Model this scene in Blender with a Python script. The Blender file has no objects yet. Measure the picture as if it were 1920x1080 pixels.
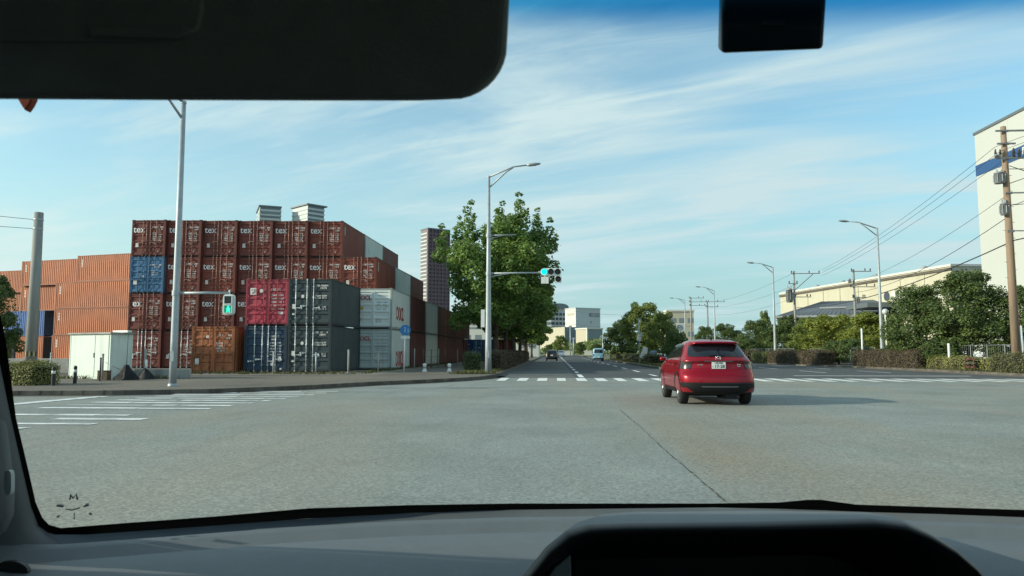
import bpy, math, random
from mathutils import Vector, Matrix
import numpy as np

scene = bpy.context.scene
COL = scene.collection
R = math.radians
random.seed(7)

# ------------------------------------------------------------------ camera
F = 1387.0                                   # focal length in pixels of a 1920 wide picture
CAMZ = 1.30
PITCH = math.atan(119.0 / F)
YAW = math.atan(80.0 / math.hypot(F, 119.0))
cam_data = bpy.data.cameras.new("camera")
cam = bpy.data.objects.new("camera", cam_data)
COL.objects.link(cam)
cam.location = (0, 0, CAMZ)
cam.rotation_euler = (math.pi / 2 + PITCH, 0, YAW)
cam_data.sensor_width = 36.0
cam_data.lens = F / 1920.0 * 36.0
cam_data.clip_start = 0.02
cam_data.clip_end = 5000
cam_data.dof.use_dof = True
cam_data.dof.focus_distance = 45.0
cam_data.dof.aperture_fstop = 20.0
scene.camera = cam

# ------------------------------------------------------------------ light
SUN_EL = R(19.0)
SUN_BACK = R(14.0)                            # how far the sun stands behind the straight left
sun_dir = Vector((-math.cos(SUN_EL) * math.cos(SUN_BACK), -math.cos(SUN_EL) * math.sin(SUN_BACK), math.sin(SUN_EL)))
sd = bpy.data.lights.new("sun", "SUN")
sd.energy = 3.6
sd.angle = R(0.6)
sd.color = (1.0, 0.89, 0.72)
sun = bpy.data.objects.new("sun", sd)
COL.objects.link(sun)
sun.rotation_euler = sun_dir.to_track_quat("Z", "Y").to_euler()

world = bpy.data.worlds.new("World")
scene.world = world
world.use_nodes = True
wn, wl = world.node_tree.nodes, world.node_tree.links
wn.clear()
def wnode(t, **k):
    n = wn.new(t)
    for a, b in k.items():
        setattr(n, a, b)
    return n
w_out = wnode("ShaderNodeOutputWorld")
w_bg = wnode("ShaderNodeBackground")
SKY_STRENGTH = 0.15
w_bg.inputs["Strength"].default_value = SKY_STRENGTH
sky = wnode("ShaderNodeTexSky", sky_type="NISHITA", sun_disc=False)
sky.sun_elevation = SUN_EL
sky.sun_rotation = math.atan2(sun_dir.x, sun_dir.y)
sky.air_density = 1.0
sky.dust_density = 0.6
sky.ozone_density = 1.6
geo = wnode("ShaderNodeTexCoord")
sep = wnode("ShaderNodeSeparateXYZ")
wl.new(geo.outputs["Generated"], sep.inputs[0])
def wmath(op, a, b=None, clamp=False):
    n = wnode("ShaderNodeMath", operation=op, use_clamp=clamp)
    for i, v in enumerate((a, b)):
        if v is None:
            continue
        if isinstance(v, (int, float)):
            n.inputs[i].default_value = v
        else:
            wl.new(v, n.inputs[i])
    return n.outputs[0]
zc = wmath("ADD", wmath("MAXIMUM", sep.outputs[2], 0.0), 0.10)
u = wmath("DIVIDE", sep.outputs[0], zc)
v = wmath("DIVIDE", sep.outputs[1], zc)
def cloud_layer(ang, su, sv, det, dist, lo, hi, seed):
    ca, sa = math.cos(ang), math.sin(ang)
    uu = wmath("ADD", wmath("MULTIPLY", u, ca * su), wmath("MULTIPLY", v, -sa * su))
    vv = wmath("ADD", wmath("MULTIPLY", u, sa * sv), wmath("MULTIPLY", v, ca * sv))
    c = wnode("ShaderNodeCombineXYZ")
    wl.new(uu, c.inputs[0]); wl.new(vv, c.inputs[1]); c.inputs[2].default_value = seed
    n = wnode("ShaderNodeTexNoise")
    n.inputs["Scale"].default_value = 1.0
    n.inputs["Detail"].default_value = det
    n.inputs["Roughness"].default_value = 0.56
    n.inputs["Distortion"].default_value = dist
    wl.new(c.outputs[0], n.inputs["Vector"])
    m = wnode("ShaderNodeMapRange", interpolation_type="SMOOTHSTEP")
    wl.new(n.outputs["Fac"], m.inputs["Value"])
    m.inputs["From Min"].default_value = lo
    m.inputs["From Max"].default_value = hi
    return m.outputs["Result"]
c1 = cloud_layer(R(25), 0.50, 1.45, 6.0, 0.6, 0.38, 0.66, 3.1)
c2 = cloud_layer(R(22), 1.3, 5.5, 8.0, 1.1, 0.46, 0.76, 8.7)
c3 = cloud_layer(R(20), 0.5, 1.0, 3.0, 0.3, 0.34, 0.60, 11.3)
cover = wmath("ADD", wmath("MULTIPLY", c1, wmath("ADD", wmath("MULTIPLY", c3, 0.66), 0.14)), wmath("ADD", wmath("MULTIPLY", c2, wmath("ADD", wmath("MULTIPLY", c3, 0.26), 0.05)), wmath("ADD", wmath("MULTIPLY", c3, 0.16), 0.05)), clamp=True)
hz = wnode("ShaderNodeMapRange", interpolation_type="SMOOTHSTEP")
wl.new(sep.outputs[2], hz.inputs["Value"])
hz.inputs["From Min"].default_value = 0.34
hz.inputs["From Max"].default_value = 0.02
hz.inputs["To Max"].default_value = 0.88
# haze and cirrus are whiter on the side of the sun
dotp = wnode("ShaderNodeVectorMath", operation="DOT_PRODUCT")
wl.new(geo.outputs["Generated"], dotp.inputs[0])
dotp.inputs[1].default_value = tuple(sun_dir)
warm = wnode("ShaderNodeMapRange")
wl.new(dotp.outputs["Value"], warm.inputs["Value"])
warm.inputs["From Min"].default_value = -0.3
warm.inputs["From Max"].default_value = 0.75
ccol = wnode("ShaderNodeMix", data_type="RGBA")
wl.new(warm.outputs["Result"], ccol.inputs["Factor"])
ccol.inputs["A"].default_value = (2.9, 3.55, 3.8, 1)
ccol.inputs["B"].default_value = (3.75, 4.3, 4.2, 1)
tint = wnode("ShaderNodeMix", data_type="RGBA", blend_type="MULTIPLY")
tint.inputs["Factor"].default_value = 1.0
wl.new(sky.outputs["Color"], tint.inputs["A"])
tint.inputs["B"].default_value = (0.80, 1.03, 0.97, 1)
hcol = wnode("ShaderNodeMix", data_type="RGBA")
wl.new(warm.outputs["Result"], hcol.inputs["Factor"])
hcol.inputs["A"].default_value = (1.75, 2.68, 2.95, 1)
hcol.inputs["B"].default_value = (3.3, 4.0, 3.85, 1)
hmix = wnode("ShaderNodeMix", data_type="RGBA")
wl.new(hz.outputs["Result"], hmix.inputs["Factor"])
wl.new(tint.outputs["Result"], hmix.inputs["A"])
wl.new(hcol.outputs["Result"], hmix.inputs["B"])
wmix = wnode("ShaderNodeMix", data_type="RGBA")
wl.new(cover, wmix.inputs["Factor"])
wl.new(hmix.outputs["Result"], wmix.inputs["A"])
wl.new(ccol.outputs["Result"], wmix.inputs["B"])
wl.new(wmix.outputs["Result"], w_bg.inputs["Color"])
wl.new(w_bg.outputs[0], w_out.inputs["Surface"])

scene.view_settings.view_transform = "Standard"
scene.view_settings.look = "None"
scene.view_settings.exposure = 0.55
scene.view_settings.gamma = 1.0
scene.render.engine = "CYCLES"
scene.cycles.use_denoising = True
scene.cycles.max_bounces = 6
scene.cycles.transparent_max_bounces = 12

# ------------------------------------------------------------------ pixel to place
def ray(px, py):
    d = Vector(((px - 960.0) / F, (540.0 - py) / F, -1.0))
    return cam.rotation_euler.to_matrix() @ d
def at(px, py, Y):
    d = ray(px, py)
    return Vector((0, 0, CAMZ)) + d * (Y / d.y)
def gr(px, py, z=0.0):
    d = ray(px, py)
    return Vector((0, 0, CAMZ)) + d * ((z - CAMZ) / d.z)

# ------------------------------------------------------------------ materials
def mat(name, col, rough=0.6, metal=0.0, var=0.0, scale=2.0, stretch=(1, 1, 1), bump=0.0, bscale=60.0, dirt=None, dirt_lo=0.55, dirt_hi=0.75, dscale=1.5,
        dstretch=(1, 1, 0.25), coat=0.0, spec=0.5, emit=None, space="pos", detail=6.0, coat_rough=0.05):
    m = bpy.data.materials.new(name)
    m.use_nodes = True
    nt = m.node_tree
    n, l = nt.nodes, nt.links
    b = n["Principled BSDF"]
    b.inputs["Base Color"].default_value = (*col, 1)
    b.inputs["Roughness"].default_value = rough
    b.inputs["Metallic"].default_value = metal
    b.inputs["Specular IOR Level"].default_value = spec
    if coat:
        b.inputs["Coat Weight"].default_value = coat
        b.inputs["Coat Roughness"].default_value = coat_rough
    if emit:
        b.inputs["Emission Color"].default_value = (*emit[0], 1)
        b.inputs["Emission Strength"].default_value = emit[1]
    def coords(st):
        if space == "pos":
            g = n.new("ShaderNodeNewGeometry").outputs["Position"]
        else:
            g = n.new("ShaderNodeTexCoord").outputs["Object"]
        mp = n.new("ShaderNodeMapping")
        mp.inputs["Scale"].default_value = st
        l.new(g, mp.inputs["Vector"])
        return mp.outputs["Vector"]
    def noise(sc, st, det):
        t = n.new("ShaderNodeTexNoise")
        t.inputs["Scale"].default_value = sc
        t.inputs["Detail"].default_value = det
        t.inputs["Roughness"].default_value = 0.6
        l.new(coords(st), t.inputs["Vector"])
        return t.outputs["Fac"]
    cur = None
    if var:
        r = n.new("ShaderNodeValToRGB")
        r.color_ramp.elements[0].position = 0.3
        r.color_ramp.elements[1].position = 0.7
        r.color_ramp.elements[0].color = (*[c * (1 - var) for c in col], 1)
        r.color_ramp.elements[1].color = (*[min(1, c * (1 + var)) for c in col], 1)
        l.new(noise(scale, stretch, detail), r.inputs["Fac"])
        cur = r.outputs["Color"]
    if dirt:
        mr = n.new("ShaderNodeMapRange")
        mr.inputs["From Min"].default_value = dirt_lo
        mr.inputs["From Max"].default_value = dirt_hi
        l.new(noise(dscale, dstretch, 8.0), mr.inputs["Value"])
        mx = n.new("ShaderNodeMix"); mx.data_type = "RGBA"
        l.new(mr.outputs["Result"], mx.inputs["Factor"])
        if cur:
            l.new(cur, mx.inputs["A"])
        else:
            mx.inputs["A"].default_value = (*col, 1)
        mx.inputs["B"].default_value = (*dirt, 1)
        cur = mx.outputs["Result"]
    if cur:
        l.new(cur, b.inputs["Base Color"])
    if bump:
        bp = n.new("ShaderNodeBump")
        bp.inputs["Strength"].default_value = bump
        bp.inputs["Distance"].default_value = 0.02
        l.new(noise(bscale, (1, 1, 1), 4.0), bp.inputs["Height"])
        l.new(bp.outputs["Normal"], b.inputs["Normal"])
    return m

def leaf_mat(name, dark, light, trans=0.3):
    m = bpy.data.materials.new(name)
    m.use_nodes = True
    nt = m.node_tree
    n, l = nt.nodes, nt.links
    n.remove(n["Principled BSDF"])
    out = n["Material Output"]
    g = n.new("ShaderNodeNewGeometry")
    r = n.new("ShaderNodeValToRGB")
    r.color_ramp.elements[0].color = (*dark, 1)
    r.color_ramp.elements[1].color = (*light, 1)
    nz = n.new("ShaderNodeTexNoise")
    nz.inputs["Scale"].default_value = 0.7
    nz.inputs["Detail"].default_value = 3.0
    l.new(g.outputs["Position"], nz.inputs["Vector"])
    a = n.new("ShaderNodeMath"); a.operation = "MULTIPLY_ADD"
    a.inputs[1].default_value = 0.55
    l.new(g.outputs["Random Per Island"], a.inputs[0])
    s = n.new("ShaderNodeMath"); s.operation = "MULTIPLY_ADD"
    s.inputs[1].default_value = 1.3; s.inputs[2].default_value = -0.42
    l.new(nz.outputs["Fac"], s.inputs[0])
    l.new(s.outputs[0], a.inputs[2])
    l.new(a.outputs[0], r.inputs["Fac"])
    d = n.new("ShaderNodeBsdfPrincipled")
    d.inputs["Roughness"].default_value = 0.55
    d.inputs["Specular IOR Level"].default_value = 0.3
    l.new(r.outputs["Color"], d.inputs["Base Color"])
    t = n.new("ShaderNodeBsdfTranslucent")
    hs = n.new("ShaderNodeHueSaturation")
    hs.inputs["Hue"].default_value = 0.485
    hs.inputs["Value"].default_value = 1.4
    l.new(r.outputs["Color"], hs.inputs["Color"])
    l.new(hs.outputs["Color"], t.inputs["Color"])
    mx = n.new("ShaderNodeMixShader")
    mx.inputs["Fac"].default_value = trans
    l.new(d.outputs[0], mx.inputs[1]); l.new(t.outputs[0], mx.inputs[2])
    l.new(mx.outputs[0], out.inputs["Surface"])
    return m

# ------------------------------------------------------------------ mesh builder
class MB:
    def __init__(self):
        self.v, self.f, self.m, self.s = [], [], [], []
    def add(self, verts, faces, m=0, smooth=False):
        o = len(self.v)
        self.v += [tuple(p) for p in verts]
        for q in faces:
            self.f.append(tuple(i + o for i in q))
            self.m.append(m); self.s.append(smooth)
        return self
    def box(self, c, s, rz=0.0, m=0, M=None):
        x, y, z = s[0] / 2, s[1] / 2, s[2] / 2
        vs = [Vector((a * x, b * y, d * z)) for a in (-1, 1) for b in (-1, 1) for d in (-1, 1)]
        if M is None:
            M = Matrix.Rotation(rz, 3, "Z")
        vs = [M @ p + Vector(c) for p in vs]
        return self.add(vs, [(0, 1, 3, 2), (4, 6, 7, 5), (0, 4, 5, 1), (2, 3, 7, 6), (0, 2, 6, 4), (1, 5, 7, 3)], m)
    def bb(self, x0, x1, y0, y1, z0, z1, m=0):
        return self.box(((x0 + x1) / 2, (y0 + y1) / 2, (z0 + z1) / 2), (x1 - x0, y1 - y0, z1 - z0), 0, m)
    def bar(self, p0, p1, w, h, m=0):
        p0, p1 = Vector(p0), Vector(p1)
        d = p1 - p0
        M = d.to_track_quat("X", "Z").to_matrix()
        return self.box((p0 + p1) / 2, (d.length, w, h), 0, m, M)
    def tube(self, pts, r, n=8, m=0, caps=True, smooth=True):
        pts = [Vector(p) for p in pts]
        rs = r if isinstance(r, (list, tuple)) else [r] * len(pts)
        vs, fs = [], []
        ref = None
        for i, p in enumerate(pts):
            if i == 0: t = pts[1] - p
            elif i == len(pts) - 1: t = p - pts[i - 1]
            else: t = (pts[i + 1] - p).normalized() + (p - pts[i - 1]).normalized()
            t.normalize()
            if ref is None:
                ref = Vector((0, 0, 1)) if abs(t.z) < 0.9 else Vector((1, 0, 0))
            a = t.cross(ref).normalized()
            b = t.cross(a).normalized()
            ref = b * -1 if False else ref
            for k in range(n):
                q = 2 * math.pi * k / n
                vs.append(p + (a * math.cos(q) + b * math.sin(q)) * rs[i])
        for i in range(len(pts) - 1):
            for k in range(n):
                k2 = (k + 1) % n
                fs.append((i * n + k, i * n + k2, (i + 1) * n + k2, (i + 1) * n + k))
        self.add(vs, fs, m, smooth)
        if caps:
            o = len(self.v) - len(vs)
            for idx in (list(range(n))[::-1], [(len(pts) - 1) * n + k for k in range(n)]):
                self.f.append(tuple(o + i for i in idx)); self.m.append(m); self.s.append(False)
        return self
    def lathe(self, prof, n=16, c=(0, 0, 0), M=None, m=0, smooth=True):
        vs, fs = [], []
        for (r, z) in prof:
            for k in range(n):
                q = 2 * math.pi * k / n
                p = Vector((r * math.cos(q), r * math.sin(q), z))
                if M is not None: p = M @ p
                vs.append(p + Vector(c))
        for i in range(len(prof) - 1):
            for k in range(n):
                k2 = (k + 1) % n
                fs.append((i * n + k, i * n + k2, (i + 1) * n + k2, (i + 1) * n + k))
        self.add(vs, fs, m, smooth)
        return self
    def prism(self, poly, z0, z1, m=0, mtop=None):
        n = len(poly)
        vs = [(p[0], p[1], z0) for p in poly] + [(p[0], p[1], z1) for p in poly]
        fs = [tuple(range(n))[::-1]] + [(i, (i + 1) % n, n + (i + 1) % n, n + i) for i in range(n)]
        self.add(vs, fs, m)
        self.f.append(tuple(len(self.v) - n + i for i in range(n))); self.m.append(m if mtop is None else mtop); self.s.append(False)
        return self
    def slab(self, poly, axis_from, axis_to, m=0):
        """closed solid between two loops of 3-D points"""
        n = len(poly)
        vs = [Vector(p) + Vector(axis_from) for p in poly] + [Vector(p) + Vector(axis_to) for p in poly]
        fs = [tuple(range(n))[::-1], tuple(range(n, 2 * n))] + [(i, (i + 1) % n, n + (i + 1) % n, n + i) for i in range(n)]
        return self.add(vs, fs, m)
    def grid(self, fn, nu, nv, m=0, smooth=True):
        vs = [fn(i / nu, j / nv) for j in range(nv + 1) for i in range(nu + 1)]
        fs = [(j * (nu + 1) + i, j * (nu + 1) + i + 1, (j + 1) * (nu + 1) + i + 1, (j + 1) * (nu + 1) + i) for j in range(nv) for i in range(nu)]
        return self.add(vs, fs, m, smooth)
    def quad(self, a, b, c, d, m=0):
        return self.add([a, b, c, d], [(0, 1, 2, 3)], m)
    def text(self, s, size, M, m=0, bold=0.0, depth=0.0):
        vs, fs = text_geo(s, size, bold, depth)
        return self.add([M @ Vector(p) for p in vs], fs, m)
    def mesh(self, name, mats):
        me = bpy.data.meshes.new(name)
        me.from_pydata(self.v, [], self.f)
        if not isinstance(mats, (list, tuple)):
            mats = [mats]
        for x in mats:
            me.materials.append(x)
        me.polygons.foreach_set("material_index", self.m)
        me.polygons.foreach_set("use_smooth", self.s)
        me.update()
        return me
    def build(self, name, mats, parent=None, bevel=0.0):
        return link(name, self.mesh(name, mats), parent, bevel)

def link(name, me, parent=None, bevel=0.0):
    o = bpy.data.objects.new(name, me)
    COL.objects.link(o)
    if parent is not None:
        o.parent = parent
    if bevel:
        b = o.modifiers.new("bevel", "BEVEL")
        b.width = bevel; b.segments = 2; b.limit_method = "ANGLE"
    return o

_tg = {}
def text_geo(s, size, bold, depth):
    k = (s, size, bold, depth)
    if k not in _tg:
        cu = bpy.data.curves.new("lettering", "FONT")
        cu.body = s; cu.size = size; cu.offset = bold; cu.extrude = depth
        cu.align_x = "CENTER"; cu.align_y = "CENTER"; cu.resolution_u = 3
        ob = bpy.data.objects.new("lettering", cu)
        COL.objects.link(ob)
        dg = bpy.context.evaluated_depsgraph_get()
        me = bpy.data.meshes.new_from_object(ob.evaluated_get(dg))
        _tg[k] = ([tuple(p.co) for p in me.vertices], [tuple(p.vertices) for p in me.polygons])
        bpy.data.meshes.remove(me)
        bpy.data.objects.remove(ob)
        bpy.data.curves.remove(cu)
    return _tg[k]

def face_to(origin, right, up):
    r, u2 = Vector(right).normalized(), Vector(up).normalized()
    n = r.cross(u2)
    M = Matrix((r, u2, n)).transposed().to_4x4()
    M.translation = Vector(origin)
    return M

def tag(o, label, cat, group=None):
    o["label"] = label; o["category"] = cat
    if group: o["group"] = group
    return o
def thing(name, label, cat, loc=(0, 0, 0), rz=0.0, group=None):
    o = bpy.data.objects.new(name, None)
    COL.objects.link(o)
    o.empty_display_size = 0.3
    o.location = loc
    o.rotation_euler = (0, 0, rz)
    return tag(o, label, cat, group)
def struct(o, kind="structure"):
    o["kind"] = kind
    return o
def dup(root, loc, rz, label, group=None, scale=None, kids=None):
    r = root.copy(); COL.objects.link(r)
    r.location = loc; r.rotation_euler = (0, 0, rz)
    if scale: r.scale = scale
    r["label"] = label
    if group: r["group"] = group
    for ch in root.children:
        c = ch.copy(); COL.objects.link(c); c.parent = r
        for g in ch.children:
            d = g.copy(); COL.objects.link(d); d.parent = c
    return r
# ------------------------------------------------------------------ shared materials
M_steel = mat("galvanized_steel", (0.36, 0.40, 0.425), 0.5, 0.2, var=0.12, scale=3, dirt=(0.32, 0.31, 0.28), dirt_lo=0.58, dirt_hi=0.85, dstretch=(3, 3, 0.3))
M_dark = mat("black_plastic", (0.012, 0.012, 0.013), 0.45, var=0.2, scale=8)
M_white = mat("white_paint", (0.72, 0.73, 0.70), 0.5, var=0.08, scale=4, dirt=(0.45, 0.42, 0.36), dirt_lo=0.6, dirt_hi=0.9)
M_conc = mat("concrete", (0.36, 0.35, 0.32), 0.85, var=0.18, scale=2.5, bump=0.15, dirt=(0.2, 0.19, 0.17), dirt_lo=0.5, dirt_hi=0.8)
M_rubber = mat("rubber", (0.012, 0.012, 0.013), 0.8)
M_wire = mat("cable", (0.03, 0.03, 0.032), 0.6)
M_bark = mat("bark", (0.075, 0.055, 0.04), 0.9, var=0.35, scale=6, stretch=(1, 1, 0.2), bump=0.5, bscale=18)

# ------------------------------------------------------------------ ground and roads
def asphalt(name, base, tan, tan_amt, speck, big=0.05):
    m = bpy.data.materials.new(name)
    m.use_nodes = True
    n, l = m.node_tree.nodes, m.node_tree.links
    b = n["Principled BSDF"]
    b.inputs["Roughness"].default_value = 0.88
    b.inputs["Specular IOR Level"].default_value = 0.25
    g = n.new("ShaderNodeNewGeometry")
    def nz(sc, det, st=(1, 1, 1), rough=0.6):
        mp = n.new("ShaderNodeMapping"); mp.inputs["Scale"].default_value = st
        l.new(g.outputs["Position"], mp.inputs["Vector"])
        t = n.new("ShaderNodeTexNoise"); t.inputs["Scale"].default_value = sc; t.inputs["Detail"].default_value = det
        t.inputs["Roughness"].default_value = rough
        l.new(mp.outputs["Vector"], t.inputs["Vector"])
        return t.outputs["Fac"]
    def ramp(fac, lo, hi):
        mr = n.new("ShaderNodeMapRange"); mr.inputs["From Min"].default_value = lo; mr.inputs["From Max"].default_value = hi
        l.new(fac, mr.inputs["Value"]); return mr.outputs["Result"]
    def mix(f, a, bb, blend="MIX"):
        x = n.new("ShaderNodeMix"); x.data_type = "RGBA"; x.blend_type = blend
        if isinstance(f, float): x.inputs["Factor"].default_value = f
        else: l.new(f, x.inputs["Factor"])
        for s, q in (("A", a), ("B", bb)):
            if isinstance(q, tuple): x.inputs[s].default_value = (*q, 1)
            else: l.new(q, x.inputs[s])
        return x.outputs["Result"]
    lo = tuple(c * 0.82 for c in base); hi = tuple(c * 1.16 for c in base)
    c = mix(ramp(nz(0.35, 5), 0.3, 0.7), lo, hi)
    tf = n.new("ShaderNodeMath"); tf.operation = "MULTIPLY"; tf.inputs[1].default_value = tan_amt
    l.new(ramp(nz(0.22, 4, (1.0, 0.22, 1)), 0.46, 0.66), tf.inputs[0])
    c = mix(tf.outputs[0], c, tan)
    if name == "worn_asphalt":
        sx = n.new("ShaderNodeSeparateXYZ"); l.new(g.outputs["Position"], sx.inputs[0])
        r1 = ramp(sx.outputs[0], 1.40, 1.75); r2 = ramp(sx.outputs[0], 5.5, 2.0); r3 = ramp(sx.outputs[1], 26.0, 9.0)
        pr = r1
        for q in (r2, r3, ramp(nz(0.6, 5, (1.0, 0.4, 1)), 0.25, 0.6)):
            mm = n.new("ShaderNodeMath"); mm.operation = "MULTIPLY"; l.new(pr, mm.inputs[0]); l.new(q, mm.inputs[1]); pr = mm.outputs[0]
        mm = n.new("ShaderNodeMath"); mm.operation = "MULTIPLY"; mm.inputs[1].default_value = 0.75; l.new(pr, mm.inputs[0])
        c = mix(mm.outputs[0], c, (0.27, 0.225, 0.165))
        oil = ramp(nz(0.9, 3, (1, 1, 1)), 0.66, 0.76)
        mo = n.new("ShaderNodeMath"); mo.operation = "MULTIPLY"; mo.inputs[1].default_value = 0.22; l.new(oil, mo.inputs[0])
        c = mix(mo.outputs[0], c, (0.10, 0.11, 0.11))
    st = n.new("ShaderNodeMath"); st.operation = "MULTIPLY"; st.inputs[1].default_value = 0.35
    l.new(ramp(nz(1.3, 6, (1.6, 0.12, 1)), 0.55, 0.75), st.inputs[0])
    c = mix(st.outputs[0], c, tuple(x * 0.62 for x in base))
    sp = n.new("ShaderNodeTexVoronoi"); sp.inputs["Scale"].default_value = speck
    l.new(g.outputs["Position"], sp.inputs["Vector"])
    sr = n.new("ShaderNodeValToRGB")
    e = sr.color_ramp.elements
    e[0].position = 0.0; e[0].color = (0.45, 0.45, 0.45, 1)
    e[1].position = 1.0; e[1].color = (1.45, 1.45, 1.42, 1)
    sepc = n.new("ShaderNodeSeparateColor")
    l.new(sp.outputs["Color"], sepc.inputs[0])
    l.new(sepc.outputs[0], sr.inputs["Fac"])
    c = mix(0.5, c, sr.outputs["Color"], "MULTIPLY")
    fine = ramp(nz(28.0, 4, (1, 1, 1), 0.7), 0.25, 0.75)
    fr = n.new("ShaderNodeValToRGB")
    fr.color_ramp.elements[0].color = (0.72, 0.72, 0.72, 1); fr.color_ramp.elements[1].color = (1.28, 1.28, 1.28, 1)
    l.new(fine, fr.inputs["Fac"])
    c = mix(1.0, c, fr.outputs["Color"], "MULTIPLY")
    l.new(c, b.inputs["Base Color"])
    bp = n.new("ShaderNodeBump"); bp.inputs["Strength"].default_value = 0.5; bp.inputs["Distance"].default_value = 0.006
    l.new(sepc.outputs[1], bp.inputs["Height"]); l.new(bp.outputs["Normal"], b.inputs["Normal"])
    return m
M_old = asphalt("worn_asphalt", (0.240, 0.262, 0.247), (0.30, 0.262, 0.20), 0.5, 42.0)
M_new = asphalt("dark_asphalt", (0.085, 0.093, 0.098), (0.12, 0.115, 0.105), 0.3, 42.0)
M_pave = asphalt("pavement_asphalt", (0.155, 0.138, 0.116), (0.22, 0.19, 0.145), 0.6, 30.0)
M_earth = mat("dry_earth", (0.14, 0.12, 0.09), 0.95, var=0.35, scale=0.4, bump=0.3, bscale=8, dirt=(0.07, 0.085, 0.035), dirt_lo=0.45, dirt_hi=0.7, dscale=0.3, dstretch=(1, 1, 1))
M_kerb = mat("kerb_concrete", (0.125, 0.112, 0.095), 0.9, var=0.3, scale=2, bump=0.3, bscale=30, dirt=(0.06, 0.052, 0.042), dirt_lo=0.4, dirt_hi=0.7, dstretch=(1, 1, 1))
M_paint = mat("road_paint", (0.72, 0.74, 0.72), 0.7, var=0.12, scale=6, dirt=(0.23, 0.25, 0.24), dirt_lo=0.50, dirt_hi=0.64, dscale=2.2, dstretch=(0.55, 1.6, 1))
M_paint2 = mat("fresh_road_paint", (0.76, 0.77, 0.75), 0.7, var=0.10, scale=6, dirt=(0.26, 0.28, 0.27), dirt_lo=0.56, dirt_hi=0.70, dscale=2.6, dstretch=(0.8, 1.2, 1))
M_weed = leaf_mat("weed_leaf", (0.05, 0.065, 0.018), (0.15, 0.14, 0.05), 0.2)

b = MB(); b.quad((-2500, -400, -0.03), (2500, -400, -0.03), (2500, 4000, -0.03), (-2500, 4000, -0.03))
struct(b.build("ground", M_earth))
b = MB(); b.quad((-160, -60, 0.0), (160, -60, 0.0), (160, 36.6, 0.0), (-160, 36.6, 0.0))
struct(b.build("intersection_road", M_old))
b = MB(); b.quad((-2.95, 36.6, 0.0), (24.6, 36.6, 0.0), (24.6, 240, 0.0), (-2.95, 240, 0.0))
b.quad((-160, 240, 0.0), (160, 240, 0.0), (160, 252, 0.0), (-160, 252, 0.0))
struct(b.build("avenue_road", M_new))
# lighter strip of old surface along the left lane, where the trees drip
b = MB(); b.quad((-2.95, 36.62, 0.004), (1.0, 36.62, 0.004), (1.0, 120, 0.004), (-2.95, 120, 0.004))
M_mid = asphalt("grey_asphalt", (0.125, 0.135, 0.135), (0.17, 0.155, 0.12), 0.4, 42.0)
struct(b.build("avenue_lane", M_mid))

# kerb line of the left corner, from the cross street round into the avenue
kl = [(-90, 20.9), (-40, 21.0), (-20, 21.1)] + [tuple(gr(px, py).xy) for px, py in ((25, 742), (210, 741), (390, 738), (560, 731), (700, 722.5), (790, 718.5), (862, 714.5), (905, 711))]
kl += [(-3.05, 37.2), (-2.95, 39.5), (-2.95, 238.0), (-5, 239.5), (-90, 239.5)]
KZ = 0.14
def offset_line(pts, d):
    out = []
    for i, p in enumerate(pts):
        a = Vector(pts[max(0, i - 1)]); c = Vector(pts[min(len(pts) - 1, i + 1)])
        t = (c - a).normalized()
        out.append((p[0] - t.y * d, p[1] + t.x * d))
    return out
def kerb_and_slab(line, side, close, zk=KZ):
    inner = offset_line(line, side * 0.17)
    k = MB()
    n = len(line)
    vs = []
    for i in range(n):
        vs += [(*line[i], -0.02), (*[line[i][j] * 0.97 + inner[i][j] * 0.03 for j in (0, 1)], zk), (*inner[i], zk), (*inner[i], -0.02)]
    fs = []
    for i in range(n - 1):
        for j in range(3):
            fs.append((i * 4 + j, i * 4 + j + 1, (i + 1) * 4 + j + 1, (i + 1) * 4 + j))
    k.add(vs, fs)
    s = MB()
    s.prism(inner + close, -0.02, zk - 0.004)
    return k, s
k, s = kerb_and_slab(kl, 1, [(-90, 240)])
M_kj = mat("kerb_joint", (0.05, 0.045, 0.04), 0.95)
def kerb_joints(b, line, side, step=0.6, zk=KZ):
    acc = 0.0
    inner = offset_line(line, side * 0.17)
    for p_, q_, pi, qi in zip(line, line[1:], inner, inner[1:]):
        d_ = (Vector(q_) - Vector(p_)); L_ = d_.length; u_ = d_ / max(L_, 1e-6)
        s_ = step - acc
        while s_ < L_:
            a_ = Vector(p_) + u_ * s_; i_ = Vector(pi) + u_ * s_
            o_ = (a_ - i_).normalized() * 0.003
            w_ = u_ * 0.006
            b.slab([(*(a_ + o_ - w_), 0.0), (*(a_ + o_ + w_), 0.0), (*(i_ + w_), 0.0), (*(i_ - w_), 0.0)], (0, 0, 0.0), (0, 0, zk + 0.003), 1)
            s_ += step
        acc = (L_ - s_ + step) % step
kerb_joints(k, [q for q in kl if -26 < q[0] and q[1] < 60], 1)
struct(k.build("kerb", [M_kerb, M_kj]))
M_gut = asphalt("gutter_dirt", (0.085, 0.075, 0.062), (0.16, 0.135, 0.10), 0.7, 36.0)
gm = MB()
gl_ = [q for q in kl if -41 < q[0] and q[1] < 120]
ga, gb = offset_line(gl_, -0.01), offset_line(gl_, -0.42)
for i_ in range(len(gl_) - 1):
    gm.quad((*gb[i_], 0.004), (*gb[i_ + 1], 0.004), (*ga[i_ + 1], 0.004), (*ga[i_], 0.004))
struct(gm.build("gutter", M_gut))
struct(s.build("pavement", M_pave))
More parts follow.
